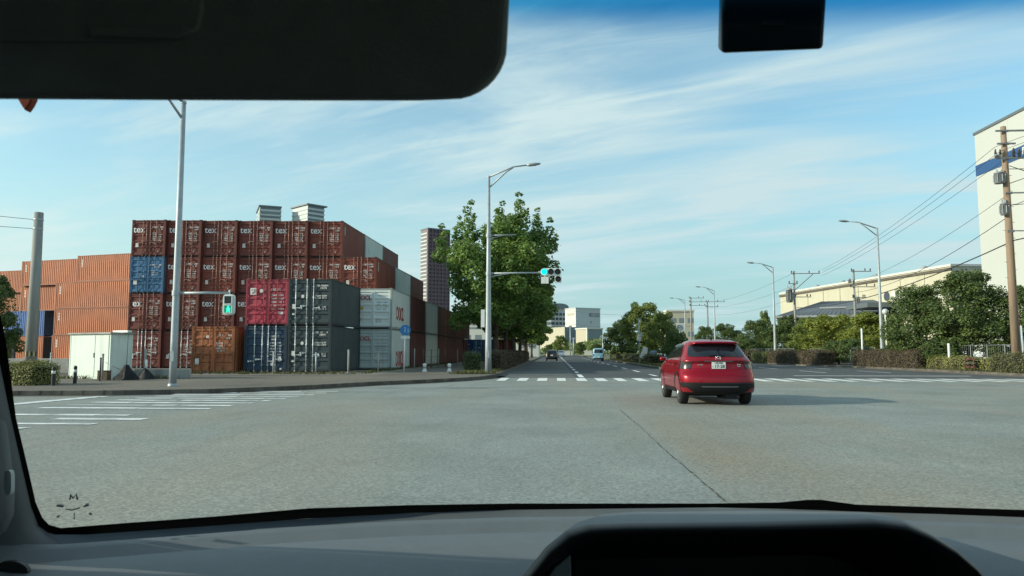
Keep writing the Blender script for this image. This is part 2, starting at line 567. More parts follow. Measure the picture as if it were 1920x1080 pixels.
# right corner
kr = [(90, 30.4), (34, 30.6), (29.5, 31.6), (26.6, 33.6), (25.0, 36.6), (24.6, 40), (24.4, 58), (22.3, 68), (21.8, 90), (21.6, 238), (90, 239.4)]
k, s = kerb_and_slab(kr, -1, [(90, 240)])
gm = MB()
ga, gb = offset_line(kr[3:-2], 0.01), offset_line(kr[3:-2], 1.3)
for i_ in range(len(ga) - 1):
    gm.quad((*ga[i_], 0.006), (*ga[i_ + 1], 0.006), (*gb[i_ + 1], 0.006), (*gb[i_], 0.006))
struct(gm.build("gutter", asphalt("gutter_asphalt", (0.16, 0.15, 0.13), (0.20, 0.17, 0.13), 0.6, 36.0)))
struct(k.build("kerb", M_kerb))
struct(s.build("pavement", M_pave))
# median with its nose
km = [(9.6, 45.2), (8.6, 46.3), (8.0, 49), (7.6, 60), (7.5, 236), (12.4, 236), (12.4, 49), (11.4, 46.2), (9.6, 45.2)]
k, s = kerb_and_slab(km, -1, [])
struct(k.build("kerb", M_kerb))
M_verge = mat("dry_grass", (0.23, 0.21, 0.09), 0.95, var=0.4, scale=1.6, bump=0.4, bscale=20, dirt=(0.07, 0.09, 0.03), dirt_lo=0.42, dirt_hi=0.6, dscale=1.2, dstretch=(1, 1, 1))
struct(s.build("verge", M_verge))
# far end of the avenue
b = MB(); b.quad((-200, 252, 0.004), (200, 252, 0.004), (200, 420, 0.004), (-200, 420, 0.004))
struct(b.build("verge", M_verge))
# container yard surface
M_yard = mat("yard_concrete", (0.22, 0.20, 0.17), 0.9, var=0.25, scale=0.8, bump=0.2, dirt=(0.12, 0.105, 0.08), dirt_lo=0.45, dirt_hi=0.7, dstretch=(1, 1, 1))
b = MB(); b.quad((-90, 36.5, 0.14), (-9.0, 36.5, 0.14), (-9.0, 150, 0.14), (-90, 150, 0.14))
struct(b.build("yard_ground", M_yard))

# road paint: worn zebra of the far side, zebra of the left arm, stop lines, lane lines
b = MB()
x = -2.6
i = 0
while x < 30:
    a = 36.4
    y0 = 32.9
    if x > 22: y0 -= (x - 22) * 0.12
    w = 0.45 if i % 3 else 0.40
    b.quad((x, y0, 0.008), (x + w, y0, 0.008), (x + w, a, 0.008), (x, a, 0.008))
    x += 0.9 if x < 12 else 1.05
    i += 1
struct(b.build("crosswalk", M_paint2))
b = MB()
y = 11.9
i = 0
while y < 23.6:
    x1 = -7.85 + max(0, (y - 16)) * 0.11
    x0 = -11.9 + max(0, (y - 16)) * 0.06
    rz_ = random.Random(100 + i)
    seg = x0
    while seg < x1 - 0.1:                        # the paint is worn away in patches
        ln_ = rz_.uniform(0.5, 2.6); e_ = min(x1, seg + ln_)
        lo_, hi_ = rz_.uniform(0, 0.13), rz_.uniform(0.27, 0.42)
        if rz_.random() > (0.26 if i < 5 else 0.08):
            b.quad((seg, y + lo_, 0.008), (e_, y + lo_ * 0.7, 0.008), (e_, y + hi_, 0.008), (seg, y + hi_ * 0.95, 0.008))
        seg = e_ + rz_.uniform(0.0, 0.12)
    y += 0.9; i += 1
b.quad((-13.6, 17.2, 0.008), (-13.15, 17.2, 0.008), (-12.85, 21.0, 0.008), (-13.3, 21.0, 0.008))
struct(b.build("crosswalk", M_paint))
b = MB()
def dashes(x, y0, y1, on, off, w, z=0.012):
    y = y0
    while y < y1:
        b.quad((x - w / 2, y, z), (x + w / 2, y, z), (x + w / 2, min(y1, y + on), z), (x - w / 2, min(y1, y + on), z))
        y += on + off
dashes(1.35, 37.4, 42.0, 4.6, 1, 0.26)
dashes(1.35, 45.0, 130, 3.2, 3.4, 0.2)
dashes(1.35, 131, 236, 105, 1, 0.16)
dashes(5.35, 39.5, 42.5, 3.0, 1, 0.2)
dashes(5.35, 47.5, 150, 3.6, 5.0, 0.2)
dashes(16.4, 46, 200, 5, 5, 0.16)
dashes(20.2, 46, 200, 5, 5, 0.16)
b.quad((12.7, 40.2, 0.012), (21.8, 40.2, 0.012), (21.8, 40.65, 0.012), (12.7, 40.65, 0.012))
b.quad((6.2, 40.0, 0.012), (9.4, 40.0, 0.012), (9.4, 40.3, 0.012), (6.2, 40.3, 0.012))
struct(b.build("lane_lines", M_paint2))
# long joint in the asphalt with its crumbling edge
rj = random.Random(4)
b = MB()
M_joint = mat("asphalt_joint", (0.05, 0.045, 0.036), 0.95, var=0.4, scale=9, dirt=(0.22, 0.20, 0.165), dirt_lo=0.5, dirt_hi=0.6, dscale=6, dstretch=(1, 1, 1))
px_, py_ = 1.46, 4.0
pts = []
while py_ < 17.5:
    pts.append((px_ + rj.uniform(-0.008, 0.008) + 0.012 * math.sin(py_ * 1.1), py_, rj.uniform(0.003, 0.011) if rj.random() > 0.2 else 0.001))
    py_ += 0.22
for p, q in zip(pts, pts[1:]):
    b.quad((p[0] - p[2], p[1], 0.004), (p[0] + p[2], p[1], 0.004), (q[0] + q[2], q[1], 0.004), (q[0] - q[2], q[1], 0.004))
pts = [tuple(gr(x_, y_).xy) for x_, y_ in ((455, 866), (480, 858), (505, 852), (525, 847))]
for p, q in zip(pts, pts[1:]):
    b.quad((p[0], p[1] - 0.012, 0.004), (p[0], p[1] + 0.012, 0.004), (q[0], q[1] + 0.008, 0.004), (q[0], q[1] - 0.008, 0.004))
struct(b.build("road_crack", M_joint))

# weeds along the kerbs and walls: nobody could count them
def tufts(spots, seed, h, spread, n):
    rr = random.Random(seed)
    k = MB()
    for (x, y, z) in spots:
        for _ in range(n):
            bx, by = x + rr.gauss(0, spread), y + rr.gauss(0, spread * 0.6)
            a = rr.uniform(0, 6.28); hh = h * rr.uniform(0.4, 1.2); w = rr.uniform(0.012, 0.03)
            dx, dy = math.cos(a), math.sin(a)
            lx, ly = rr.gauss(0, hh * 0.45), rr.gauss(0, hh * 0.45)
            k.add([(bx - dx * w, by - dy * w, z), (bx + dx * w, by + dy * w, z), (bx + lx + dx * w * .3, by + ly + dy * w * .3, z + hh), (bx + lx - dx * w * .3, by + ly - dy * w * .3, z + hh)], [(0, 1, 2, 3)])
    return k
rw = random.Random(12)
sp = [(x_, 31.0 + rw.uniform(-0.3, 0.1), KZ) for x_ in np.arange(-24, -16, 0.25)]
sp += [(x_, 37.9 + rw.uniform(-0.6, 0.3), KZ) for x_ in np.arange(-21, -10.5, 0.22)]
sp += [(-3.4 + rw.uniform(-0.4, 0.1), y_, KZ) for y_ in np.arange(38.4, 60, 0.22)]
sp += [(-4.2 + rw.uniform(-1.2, 0.8), 39.5 + rw.uniform(-1.4, 0.6), KZ) for _ in range(60)]
sp += [(-10 - rw.uniform(0, 0.5), y_, KZ) for y_ in np.arange(38, 75, 0.4)]
sp += [(8.0 + rw.uniform(0, 1.0), y_, KZ) for y_ in np.arange(47, 110, 0.3)]
sp += [(25.0 + rw.uniform(-0.1, 0.3), y_, KZ) for y_ in np.arange(36, 62, 0.3)]
struct(tufts(sp, 5, 0.16, 0.12, 14).build("weeds", M_weed), "stuff")
# ------------------------------------------------------------------ shipping containers
def paint(name, col, rust=(0.10, 0.045, 0.022), lo=0.58, hi=0.80, var=0.16):
    m = mat(name, col, 0.55, var=var, scale=1.1, stretch=(1, 1, 0.5), dirt=rust, dirt_lo=lo, dirt_hi=hi, dscale=2.2, dstretch=(1.6, 1.6, 0.22), bump=0.08, bscale=14, spec=0.35)
    m["base"] = col
    return m
P = {
    "maroon": paint("maroon_paint", (0.168, 0.0448, 0.0347), (0.080, 0.034, 0.026), 0.52, 0.74),
    "maroon2": paint("brown_red_paint", (0.1725, 0.0483, 0.0368), (0.10, 0.046, 0.03), 0.50, 0.72),
    "maroon3": paint("faded_red_paint", (0.1898, 0.0517, 0.0391), (0.10, 0.05, 0.034), 0.48, 0.70),
    "oxide": paint("oxide_paint", (0.205, 0.052, 0.034), (0.12, 0.045, 0.026), 0.52, 0.74),
    "orange": paint("orange_paint", (0.44, 0.135, 0.056), (0.30, 0.09, 0.044), 0.55, 0.85),
    "rustorange": paint("rusty_orange_paint", (0.40, 0.135, 0.055), (0.15, 0.06, 0.03), 0.5, 0.75),
    "blue": paint("blue_paint", (0.065, 0.17, 0.30), (0.04, 0.09, 0.15)),
    "deepblue": paint("deep_blue_paint", (0.04, 0.12, 0.34), (0.03, 0.07, 0.16)),
    "navy": paint("navy_paint", (0.026, 0.050, 0.085), (0.02, 0.03, 0.045)),
    "grey": paint("slate_grey_paint", (0.044, 0.061, 0.067), (0.04, 0.05, 0.052)),
    "pink": paint("crimson_paint", (0.42, 0.055, 0.085), (0.30, 0.075, 0.07), 0.45, 0.75),
    "dusk": paint("dull_maroon_paint", (0.115, 0.036, 0.034), (0.06, 0.024, 0.02)),
    "dusk2": paint("dull_brown_paint", (0.13, 0.046, 0.038), (0.06, 0.026, 0.02)),
    "bright": paint("skylit_white_paint", (0.74, 0.78, 0.74), (0.42, 0.38, 0.30), 0.60, 0.85, 0.06),
    "white": paint("chalky_white_paint", (0.54, 0.59, 0.56), (0.34, 0.33, 0.28), 0.60, 0.85, 0.06),
    "white2": paint("grey_white_paint", (0.50, 0.56, 0.54), (0.27, 0.27, 0.24), 0.55, 0.8, 0.08),
    "black": paint("black_paint", (0.03, 0.027, 0.03), (0.03, 0.02, 0.02)),
}
ROD = {
    "tan": mat("rod_tan", (0.36, 0.185, 0.145), 0.5, 0.2, var=0.25, scale=3, dirt=(0.16, 0.07, 0.05), dirt_lo=0.5, dirt_hi=0.7),
    "zinc": mat("rod_zinc", (0.62, 0.66, 0.66), 0.4, 0.3, var=0.15, scale=3, dirt=(0.33, 0.31, 0.27), dirt_lo=0.6, dirt_hi=0.8),
    "self": None,
}
M_mark = mat("stencil_white", (0.66, 0.64, 0.60), 0.7, var=0.15, scale=9, dirt=(0.3, 0.2, 0.17), dirt_lo=0.55, dirt_hi=0.75, dscale=5, dstretch=(1, 1, 1))
M_let = mat("lettering_white", (0.82, 0.81, 0.78), 0.7, var=0.1, scale=9)
M_markred = mat("stencil_red", (0.42, 0.05, 0.045), 0.6, var=0.2, scale=4, dirt=(0.45, 0.42, 0.4), dirt_lo=0.55, dirt_hi=0.75)
M_markyel = mat("sticker_yellow", (0.62, 0.45, 0.1), 0.6, var=0.2)
M_faded = mat("stencil_grey", (0.33, 0.36, 0.36), 0.7, var=0.2, scale=6)
M_gasket_shade = mat("gasket_and_gap_shade", (0.02, 0.018, 0.018), 0.8)
W2, CL, CH = 1.219, 6.058, 2.591

def c_frame(L, H):
    b = MB()
    for sx in (-1, 1):
        for y0, y1 in ((0.0, 0.16), (L - 0.16, L)):
            b.bb(*sorted((sx * W2, sx * (W2 - 0.10))), y0, y1, 0.118, H - 0.118)
        b.bb(*sorted((sx * W2, sx * (W2 - 0.075))), 0.178, L - 0.178, 0.02, 0.15)
        b.bb(*sorted((sx * W2, sx * (W2 - 0.06))), 0.178, L - 0.178, H - 0.09, H - 0.022)
        for y0, y1 in ((-0.006, 0.178), (L - 0.178, L + 0.004)):
            for z0, z1 in ((0.0, 0.118), (H - 0.118, H)):
                b.bb(*sorted((sx * (W2 + 0.004), sx * (W2 - 0.162))), y0, y1, z0, z1, 0)
                b.bb(*sorted((sx * (W2 - 0.045), sx * (W2 - 0.118))), y0 - 0.003, y0 + 0.01, z0 + 0.035, z1 - 0.035, 1)
                b.bb(*sorted((sx * (W2 + 0.007), sx * (W2 - 0.01))), y0 + 0.05, y1 - 0.05, z0 + 0.035, z1 - 0.035, 1)
    b.bb(-W2 + 0.162, W2 - 0.162, 0.05, 0.10, 0.02, 0.09, 1)  # dark strip painted in for the shadow between stacked tiers
    for z0, z1 in ((0.09, 0.16), (H - 0.115, H - 0.03)):
        b.bb(-W2 + 0.162, W2 - 0.162, 0.012, 0.10, z0, z1)
        b.bb(-W2 + 0.162, W2 - 0.162, L - 0.10, L - 0.004, z0, z1)
    return b
def c_side(L, H, s):
    """corrugated wall: a closed trapezoid sheet seen from outside"""
    b = MB()
    y0, y1, z0, z1 = 0.16, L - 0.16, 0.15, H - 0.09
    xo, xi = s * (W2 - 0.008), s * (W2 - 0.044)
    pts = [(xi, y0)]
    n = max(1, round((y1 - y0) / 0.278))
    p = (y1 - y0) / n
    for i in range(n):
        a = y0 + i * p
        pts += [(xi, a + p * 0.12), (xo, a + p * 0.36), (xo, a + p * 0.64), (xi, a + p * 0.88)]
    pts.append((xi, y1))
    vs = []
    for x, y in pts:
        vs += [(x, y, z0), (x, y, z1)]
    fs = [(2 * i, 2 * i + 2, 2 * i + 3, 2 * i + 1) for i in range(len(pts) - 1)]
    if s > 0: fs = [f[::1] for f in fs]
    else: fs = [f[::-1] for f in fs]
    b.add(vs, fs)
    b.bb(*sorted((s * (W2 - 0.05), s * (W2 - 0.07))), y0, y1, z0, z1)
    return b
def c_roof(L, H):
    b = MB(); b.bb(-W2 + 0.06, W2 - 0.06, 0.10, L - 0.10, H - 0.06, H - 0.03)
    for i in range(int((L - 0.5) / 0.28)):
        b.bb(-W2 + 0.2, W2 - 0.2, 0.25 + i * 0.28, 0.38 + i * 0.28, H - 0.03, H - 0.012)
    return b
def c_end(L, H):
    b = MB()
    b.bb(-W2 + 0.10, W2 - 0.10, L - 0.09, L - 0.05, 0.16, H - 0.115)
    for i in range(8):
        x = -0.98 + i * 0.28
        b.bb(x - 0.06, x + 0.06, L - 0.05, L - 0.022, 0.2, H - 0.15)
    return b
def c_door(H, s):
    b = MB()
    x0, x1 = (-1.115, -0.006) if s < 0 else (0.006, 1.115)
    z0, z1 = 0.165, H - 0.12
    yf = 0.030
    zs = [z0]
    n = 5
    span = (z1 - z0 - 0.16) / n
    prof = [(z0, yf), (z0 + 0.07, yf)]
    for i in range(n):
        a = z0 + 0.08 + i * span
        prof += [(a + span * 0.10, yf), (a + span * 0.22, yf + 0.042), (a + span * 0.78, yf + 0.042), (a + span * 0.90, yf)]
    prof += [(z1 - 0.07, yf), (z1, yf)]
    e = 0.075
    vs, fs = [], []
    for (z, y) in prof:
        vs += [(x0 + e, y, z), (x1 - e, y, z)]
    fs = [(2 * i, 2 * i + 1, 2 * i + 3, 2 * i + 2) for i in range(len(prof) - 1)]
    b.add(vs, fs)
    b.bb(x0, x0 + e, yf - 0.006, yf + 0.055, z0, z1)
    b.bb(x1 - e, x1, yf - 0.006, yf + 0.055, z0, z1)
    b.bb(x0 + e, x1 - e, yf + 0.05, yf + 0.07, z0, z1)
    # gasket line round the leaf
    g = 0.014
    b.bb(x0 - 0.004, x1 + 0.004, yf + 0.012, yf + 0.03, z0 - g, z0 - 0.001, 1)
    b.bb(x0 - 0.004, x1 + 0.004, yf + 0.012, yf + 0.03, z1 + 0.001, z1 + g, 1)
    xi = x1 if s < 0 else x0
    b.bb(xi - 0.012, xi + 0.012, yf + 0.008, yf + 0.02, z0, z1, 1)
    # hinges on the outer edge
    xo = x0 if s < 0 else x1
    for k in range(4):
        zz = z0 + 0.2 + k * (z1 - z0 - 0.4) / 3
        b.bb(*sorted((xo - s * 0.08, xo + s * 0.055)), yf - 0.024, yf - 0.007, zz - 0.05, zz + 0.05, 0)
    return b
def c_rod(H, x, s, hz):
    b = MB()
    z0, z1 = 0.09, H - 0.05
    b.tube([(x, -0.012, z0), (x, -0.012, z1)], 0.021, 8)
    for zz in (z0 + 0.0, z1):
        b.bb(x - 0.035, x + 0.035, -0.024, 0.02, zz - 0.04, zz + 0.04)
    for zz in (0.42, 0.9, 1.55, 2.15):
        b.bb(x - 0.05, x + 0.05, -0.018, 0.026, zz - 0.025, zz + 0.025)
    b.bar((x, -0.035, hz), (x + s * 0.36, -0.035, hz - 0.02), 0.014, 0.03)
    b.bb(x + s * 0.33 - 0.035, x + s * 0.33 + 0.035, -0.03, 0.026, hz - 0.07, hz + 0.035)
    b.bb(x + s * 0.20 - 0.02, x + s * 0.20 + 0.02, -0.03, 0.026, hz - 0.05, hz + 0.03)
    return b
def rowtext(b, rr, x0, z, h, w, y=0.0215, m=0):
    """a line of stencilled characters too small to read: thin plates of the size of the strokes"""
    x = x0
    while x < x0 + w - h * 0.4:
        cw = h * rr.uniform(0.5, 0.62)
        if rr.random() > 0.12:
            t = h * 0.22
            kind = rr.randrange(4)
            b.bb(x, x + t, y - 0.003, y, z, z + h, m)
            if kind != 0:
                b.bb(x + t, x + cw, y - 0.003, y, z + h - t, z + h, m)
            if kind in (1, 2):
                b.bb(x + t, x + cw, y - 0.003, y, z, z + t, m)
            if kind in (2, 3):
                b.bb(x + cw - t, x + cw, y - 0.003, y, z + t, z + h - t, m)
        x += cw + h * 0.17
def c_marks(style, H, seed):
    rr = random.Random(seed)
    b = MB()
    if style == "tex":
        rowtext(b, rr, 0.22, H - 0.58, 0.10, 0.80)
        rowtext(b, rr, 0.66, H - 0.74, 0.09, 0.34)
        for i in range(5):
            rowtext(b, rr, 0.26, H - 0.98 - i * 0.125, 0.07, 0.30)
            rowtext(b, rr, 0.66, H - 0.98 - i * 0.125, 0.07, 0.26)
        b.bb(-0.93, -0.72, 0.018, 0.0215, 0.66, 0.95)                       # consolidated data plate
        b.bb(0.66, 0.74, 0.018, 0.0215, 0.30, 0.40)
        b.bb(0.42, 0.60, 0.018, 0.0215, 0.86, 0.92)
        if rr.random() < 0.5: b.bb(-0.50, -0.38, 0.018, 0.0215, H - 0.95, H - 0.83)
    elif style == "grey":
        rowtext(b, rr, 0.30, H - 0.44, 0.10, 0.76)
        rowtext(b, rr, 0.56, H - 0.57, 0.10, 0.36)
        for i, z in enumerate((H - 1.0, H - 1.12, H - 1.62, H - 1.74)):
            rowtext(b, rr, 0.28, z, 0.08, 0.34); rowtext(b, rr, 0.68, z, 0.09, 0.26)
        b.bb(-1.0, -0.80, 0.018, 0.0215, 0.92, 1.18)
        b.bb(-1.0, -0.86, 0.018, 0.0215, 0.58, 0.66)
        b.slab([(-0.42 + 0.09 * math.cos(t / 10 * 6.283), 0.0, H - 0.98 + 0.10 * math.sin(t / 10 * 6.283)) for t in range(10)], (0, 0.018, 0), (0, 0.0215, 0))
    elif style == "navy":
        rowtext(b, rr, 0.30, H - 0.66, 0.11, 0.72)
        rowtext(b, rr, 0.30, H - 0.82, 0.09, 0.26)
        for i in range(5):
            rowtext(b, rr, 0.24, H - 1.0 - i * 0.16, 0.07, 0.30); rowtext(b, rr, 0.66, H - 1.0 - i * 0.16, 0.08, 0.26)
        b.bb(0.70, 0.88, 0.018, 0.0215, 0.62, 0.88)
        b.bb(0.82, 0.92, 0.018, 0.0215, 0.16, 0.24)
        b.slab([(0.36 + 0.09 * math.cos(t / 10 * 6.283), 0.0, 0.46 + 0.10 * math.sin(t / 10 * 6.283)) for t in range(10)], (0, 0.018, 0), (0, 0.0215, 0))
    elif style == "pink":
        rowtext(b, rr, 0.22, H - 0.66, 0.13, 0.86)
        for i in range(5):
            rowtext(b, rr, 0.24, H - 0.95 - i * 0.19, 0.08, 0.28); rowtext(b, rr, 0.62, H - 0.95 - i * 0.19, 0.08, 0.34)
        b.bb(0.66, 0.92, 0.018, 0.0215, 0.62, 0.76)
        b.slab([(-0.36 + 0.11 * math.cos(t / 10 * 6.283), 0.0, H - 0.66 + 0.11 * math.sin(t / 10 * 6.283)) for t in range(10)], (0, 0.018, 0), (0, 0.0215, 0))
    elif style == "rust":
        rowtext(b, rr, 0.24, H - 0.55, 0.09, 0.78)
        rowtext(b, rr, 0.70, H - 0.70, 0.08, 0.26)
        for i in range(4):
            rowtext(b, rr, 0.16, H - 0.98 - i * 0.14, 0.09, 0.5)
        b.bb(-0.42, -0.26, 0.018, 0.0215, H - 0.64, H - 0.50)
        b.bb(-1.0, -0.78, 0.018, 0.0215, 0.5, 0.82)
    elif style == "blue":
        rowtext(b, rr, 0.2, H - 0.66, 0.11, 0.84)
        rowtext(b, rr, 0.5, H - 0.80, 0.09, 0.4)
        for i in range(3): rowtext(b, rr, 0.3, H - 1.05 - i * 0.14, 0.07, 0.5)
        b.bb(-0.95, -0.70, 0.018, 0.0215, 0.62, 0.92)
        b.bb(-0.30, -0.2, 0.018, 0.0215, 1.15, 1.25)
    elif style == "white":
        rowtext(b, rr, 0.28, H - 0.52, 0.07, 0.7)
        for i in range(4): rowtext(b, rr, 0.26, H - 0.95 - i * 0.15, 0.07, 0.26); rowtext(b, rr, 0.66, H - 0.95 - i * 0.15, 0.07, 0.26)
        for i in range(2): rowtext(b, rr, -1.0 + 0, 0.5 + i * 0.13, 0.08, 0.3); rowtext(b, rr, 0.2, 0.42 + i * 0.13, 0.08, 0.36)
    return b
XM = face_to((0, 0, 0), (1, 0, 0), (0, 0, 1))
_cc = {}
FR = {}
def container_parts(colour, rod, style, L, H, seed, lettering, door_colour=None):
    key = (colour, rod, style, L, H, seed, lettering)
    if key in _cc: return _cc[key]
    m = P[colour]; r = ROD[rod] or m
    mf = FR.setdefault(colour, paint(colour + "_shaded_frame_paint", tuple(c_ * 0.62 for c_ in m["base"]), (0.05, 0.025, 0.018)))  # frame tone darkened to paint the shadow lines between containers
    md = P["bright"] if colour == "white" else m  # doors in a brighter white: light on the fronts put into the colour
    out = [("frame", c_frame(L, H).mesh("frame", [mf, M_gasket_shade]), []),
           ("side_panel", c_side(L, H, -1).mesh("side_panel", m), []), ("side_panel", c_side(L, H, 1).mesh("side_panel", m), []),
           ("roof_panel", c_roof(L, H).mesh("roof_panel", m), []), ("end_panel", c_end(L, H).mesh("end_panel", m), [])]
    mk = c_marks(style, H, seed) if style else MB()
    for s in (-1, 1):
        xs = {"tex": ((-0.40, -1), (-0.14, -1)), "grey": ((-0.80, 1), (-0.17, -1))}.get(style, ((-0.62, -1), (-0.19, -1))) if s < 0 else {"tex": ((0.13, 1), (0.57, 1)), "grey": ((0.20, 1), (0.9, 1))}.get(style, ((0.15, 1), (0.57, 1)))
        rods = []
        for q, (x, sg) in enumerate(xs):
            if style == "grey" and s > 0 and q == 1: continue
            if style == "white": 
                continue
            rods.append(("locking_rod", c_rod(H, x, sg, 0.98 + (0.1 if q else 0.0) - (0.35 if style in ("navy",) else 0)).mesh("locking_rod", r)))
        db = c_door(H, s)
        for f_ in mk.f:                                  # stencilled characters are part of the door they are painted on
            if (mk.v[f_[0]][0] < 0) == (s < 0):
                db.add([mk.v[i_] for i_ in f_], [(0, 1, 2, 3) if len(f_) == 4 else tuple(range(len(f_)))], 2)
        out.append(("door", db.mesh("door", [md, M_gasket_shade, M_faded if style == "white" else M_mark]), rods))
    if lettering == "tex":
        b = MB(); b.text("tex", 0.64, face_to((-0.70, 0.012, H - 0.70), (1, 0, 0), (0, 0, 1)), bold=0.006, depth=0.004)
        out.append(("lettering", b.mesh("lettering", M_let), []))
    elif lettering == "ex":
        b = MB(); b.text("ex", 0.68, face_to((-0.60, 0.012, H - 0.70), (1, 0, 0), (0, 0, 1)), bold=0.006, depth=0.004)
        out.append(("lettering", b.mesh("lettering", M_let), []))
    elif lettering == "logo":
        b = MB(); b.bb(-0.98, -0.60, 0.014, 0.0215, H - 0.88, H - 0.50, 0)
        b.tube([(-0.70, 0.012, H - 0.60), (-0.78, 0.012, H - 0.58), (-0.70, 0.012, H - 0.68), (-0.88, 0.012, H - 0.80)], 0.02, 6, 1)
        b.tube([(-0.90, 0.012, H - 0.62), (-0.84, 0.012, H - 0.60)], 0.018, 6, 1)
        out.append(("lettering", b.mesh("lettering", [M_mark, M_dark]), []))
    elif lettering and lettering.startswith("oocl"):
        b = MB(); b.text("OOCL", 0.34, face_to((-0.60, 0.016, H - 0.62), (1, 0, 0), (0, 0, 1)), bold=0.012, depth=0.004)
        zc_ = 1.02 if lettering == "oocl_high" else 0.62
        hz_ = 0.86 if lettering == "oocl_high" else 1.0
        out.append(("lettering", b.mesh("lettering", M_markred), []))
        b = MB()
        Mt = face_to((W2 - 0.002, 2.6, zc_), (0, 1, 0), (0, 0, 1)) @ Matrix.Diagonal((0.85, hz_ / 0.70, 1, 1))
        b.text("OOCL", 1.0, Mt, bold=0.018, depth=0.004)
        if lettering == "oocl_high":
            out.append(("lettering", b.mesh("lettering", M_markred), []))
            b = MB()
            b.bb(-0.86, -0.62, 0.014, 0.0215, H - 1.38, H - 1.20, 1)
        out.append(("sticker" if lettering == "oocl_high" else "lettering", b.mesh("sticker" if lettering == "oocl_high" else "lettering", [M_markred, M_markyel]), []))
    if colour == "orange":
        b = MB()
        for i in range(5):
            b.bb(W2 - 0.009, W2 - 0.004, 0.62 + 0.03 * (i % 2), 0.80, H - 0.58 - i * 0.17, H - 0.46 - i * 0.17)
        out.append(("marking", b.mesh("marking", M_mark), []))
    if style in ("tex",) or colour in ("oxide",):
        rr = random.Random(seed + 5)
        b = MB()
        for i in range(4):
            b.bb(W2 - 0.009, W2 - 0.004, 0.5, 0.64, H - 0.47 - i * 0.16, H - 0.34 - i * 0.16)
        out.append(("marking", b.mesh("marking", M_mark), []))
    if style and rod == "zinc" or style == "pink":
        pass
    _cc[key] = out
    return out
def container(colour, loc, label, rod="self", style=None, L=CL, H=CH, seed=0, lettering=None, rz=0.0, group=None):
    t = thing("shipping_container", label, "container", loc, rz, group)
    for (n, me, subs) in container_parts(colour, rod, style, L, H, seed, lettering):
        o = link(n, me, t)
        for (sn, sm) in subs:
            link(sn, sm, o)
    return t

YZ = 0.145
YB = 51.0
PX = 2.452
XB = at(574.5, 655, YB).x + W2 - 5 * PX                     # centre of the leftmost column of the tall stack
ordn = ["first", "second", "third", "fourth", "fifth", "sixth", "seventh"]
tier_name = {3: "top tier", 2: "third tier", 1: "second tier", 0: "ground tier"}
G_TEX = "containers of the tall red stack"
rc = random.Random(21)
for tier in (3, 2, 1, 0):
    ncol = {3: 6, 2: 7, 1: 4, 0: 3}[tier]
    for c in range(ncol):
        loc = (XB + c * PX + rc.uniform(-0.01, 0.01) - (0.03 if tier < 2 else 0), YB - max(0, 5 - c) * 0.24 + rc.uniform(-0.04, 0.04), YZ + tier * (CH + 0.004))
        if tier == 2 and c == 0:
            container("blue", loc, "light blue container with closed doors set among the red ones under the top tier", "self", "blue", seed=3, group=G_TEX)
            continue
        if tier == 0 and c == 2: continue
        colr = ["maroon", "maroon2", "maroon", "maroon3", "maroon2", "maroon3", "oxide"][(c + tier * 2) % 7] if tier < 3 else ["maroon", "maroon", "maroon2", "maroon", "maroon2", "maroon3"][c]
        if c >= 5: colr = "oxide"
        let = "tex" if not (tier == 1 and c == 0) else "ex"
        if tier == 0: let = None
        lab = {3: f"dark red tex container, {ordn[c]} from the left along the top of the tall stack",
               2: f"dark red tex container, {ordn[c]} from the left in the second layer from the top",
               1: f"dark red container level with the pedestrian signal, {ordn[c]} from the left in its layer",
               0: f"dark red container standing on the ground, {ordn[c]} from the left, beside the white shed"}[tier]
        container(colr, loc, lab, "tan" if tier else "zinc", "tex", seed=c % 3 + tier, lettering=let, group=G_TEX)
# containers behind the top tiers, stepping back along the avenue
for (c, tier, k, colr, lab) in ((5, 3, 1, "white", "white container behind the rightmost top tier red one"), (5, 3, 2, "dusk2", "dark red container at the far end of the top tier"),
                                (6, 2, 1, "white2", "white container in the third tier behind the seventh red one"), (6, 2, 2, "dusk2", "dark red container at the far end of the third tier")):
    container(colr, (XB + c * PX, YB + k * 6.22, YZ + tier * (CH + 0.004)), lab, "self", None, group="containers behind the tall stack")
# front row
YF = 40.2
xg = at(620, 690, YF).x - W2
xn = at(538, 690, YF).x - W2 - 0.02
xo_ = at(443, 690, YF).x - W2 + 0.0
G_F = "containers of the front row"
container("grey", (xg, YF, YZ), "slate grey container standing on the ground at the corner of the front row", "zinc", "grey", seed=1, group=G_F)
container("grey", (xg - 0.03, YF + 0.02, YZ + CH + 0.004), "slate grey container stacked on another slate grey one", "zinc", "grey", seed=2, group=G_F)
container("navy", (xn, YF, YZ), "navy blue container with bright locking rods under the crimson one", "zinc", "navy", seed=1, group=G_F)
container("pink", (xn, YF + 0.05, YZ + CH + 0.004), "crimson container with a white square emblem stacked on the navy one", "self", "pink", seed=1, lettering="logo", group=G_F)
container("rustorange", (xo_, YF - 0.3, YZ - 0.05), "rusty orange container left of the navy one", "self", "rust", seed=1, group=G_F)
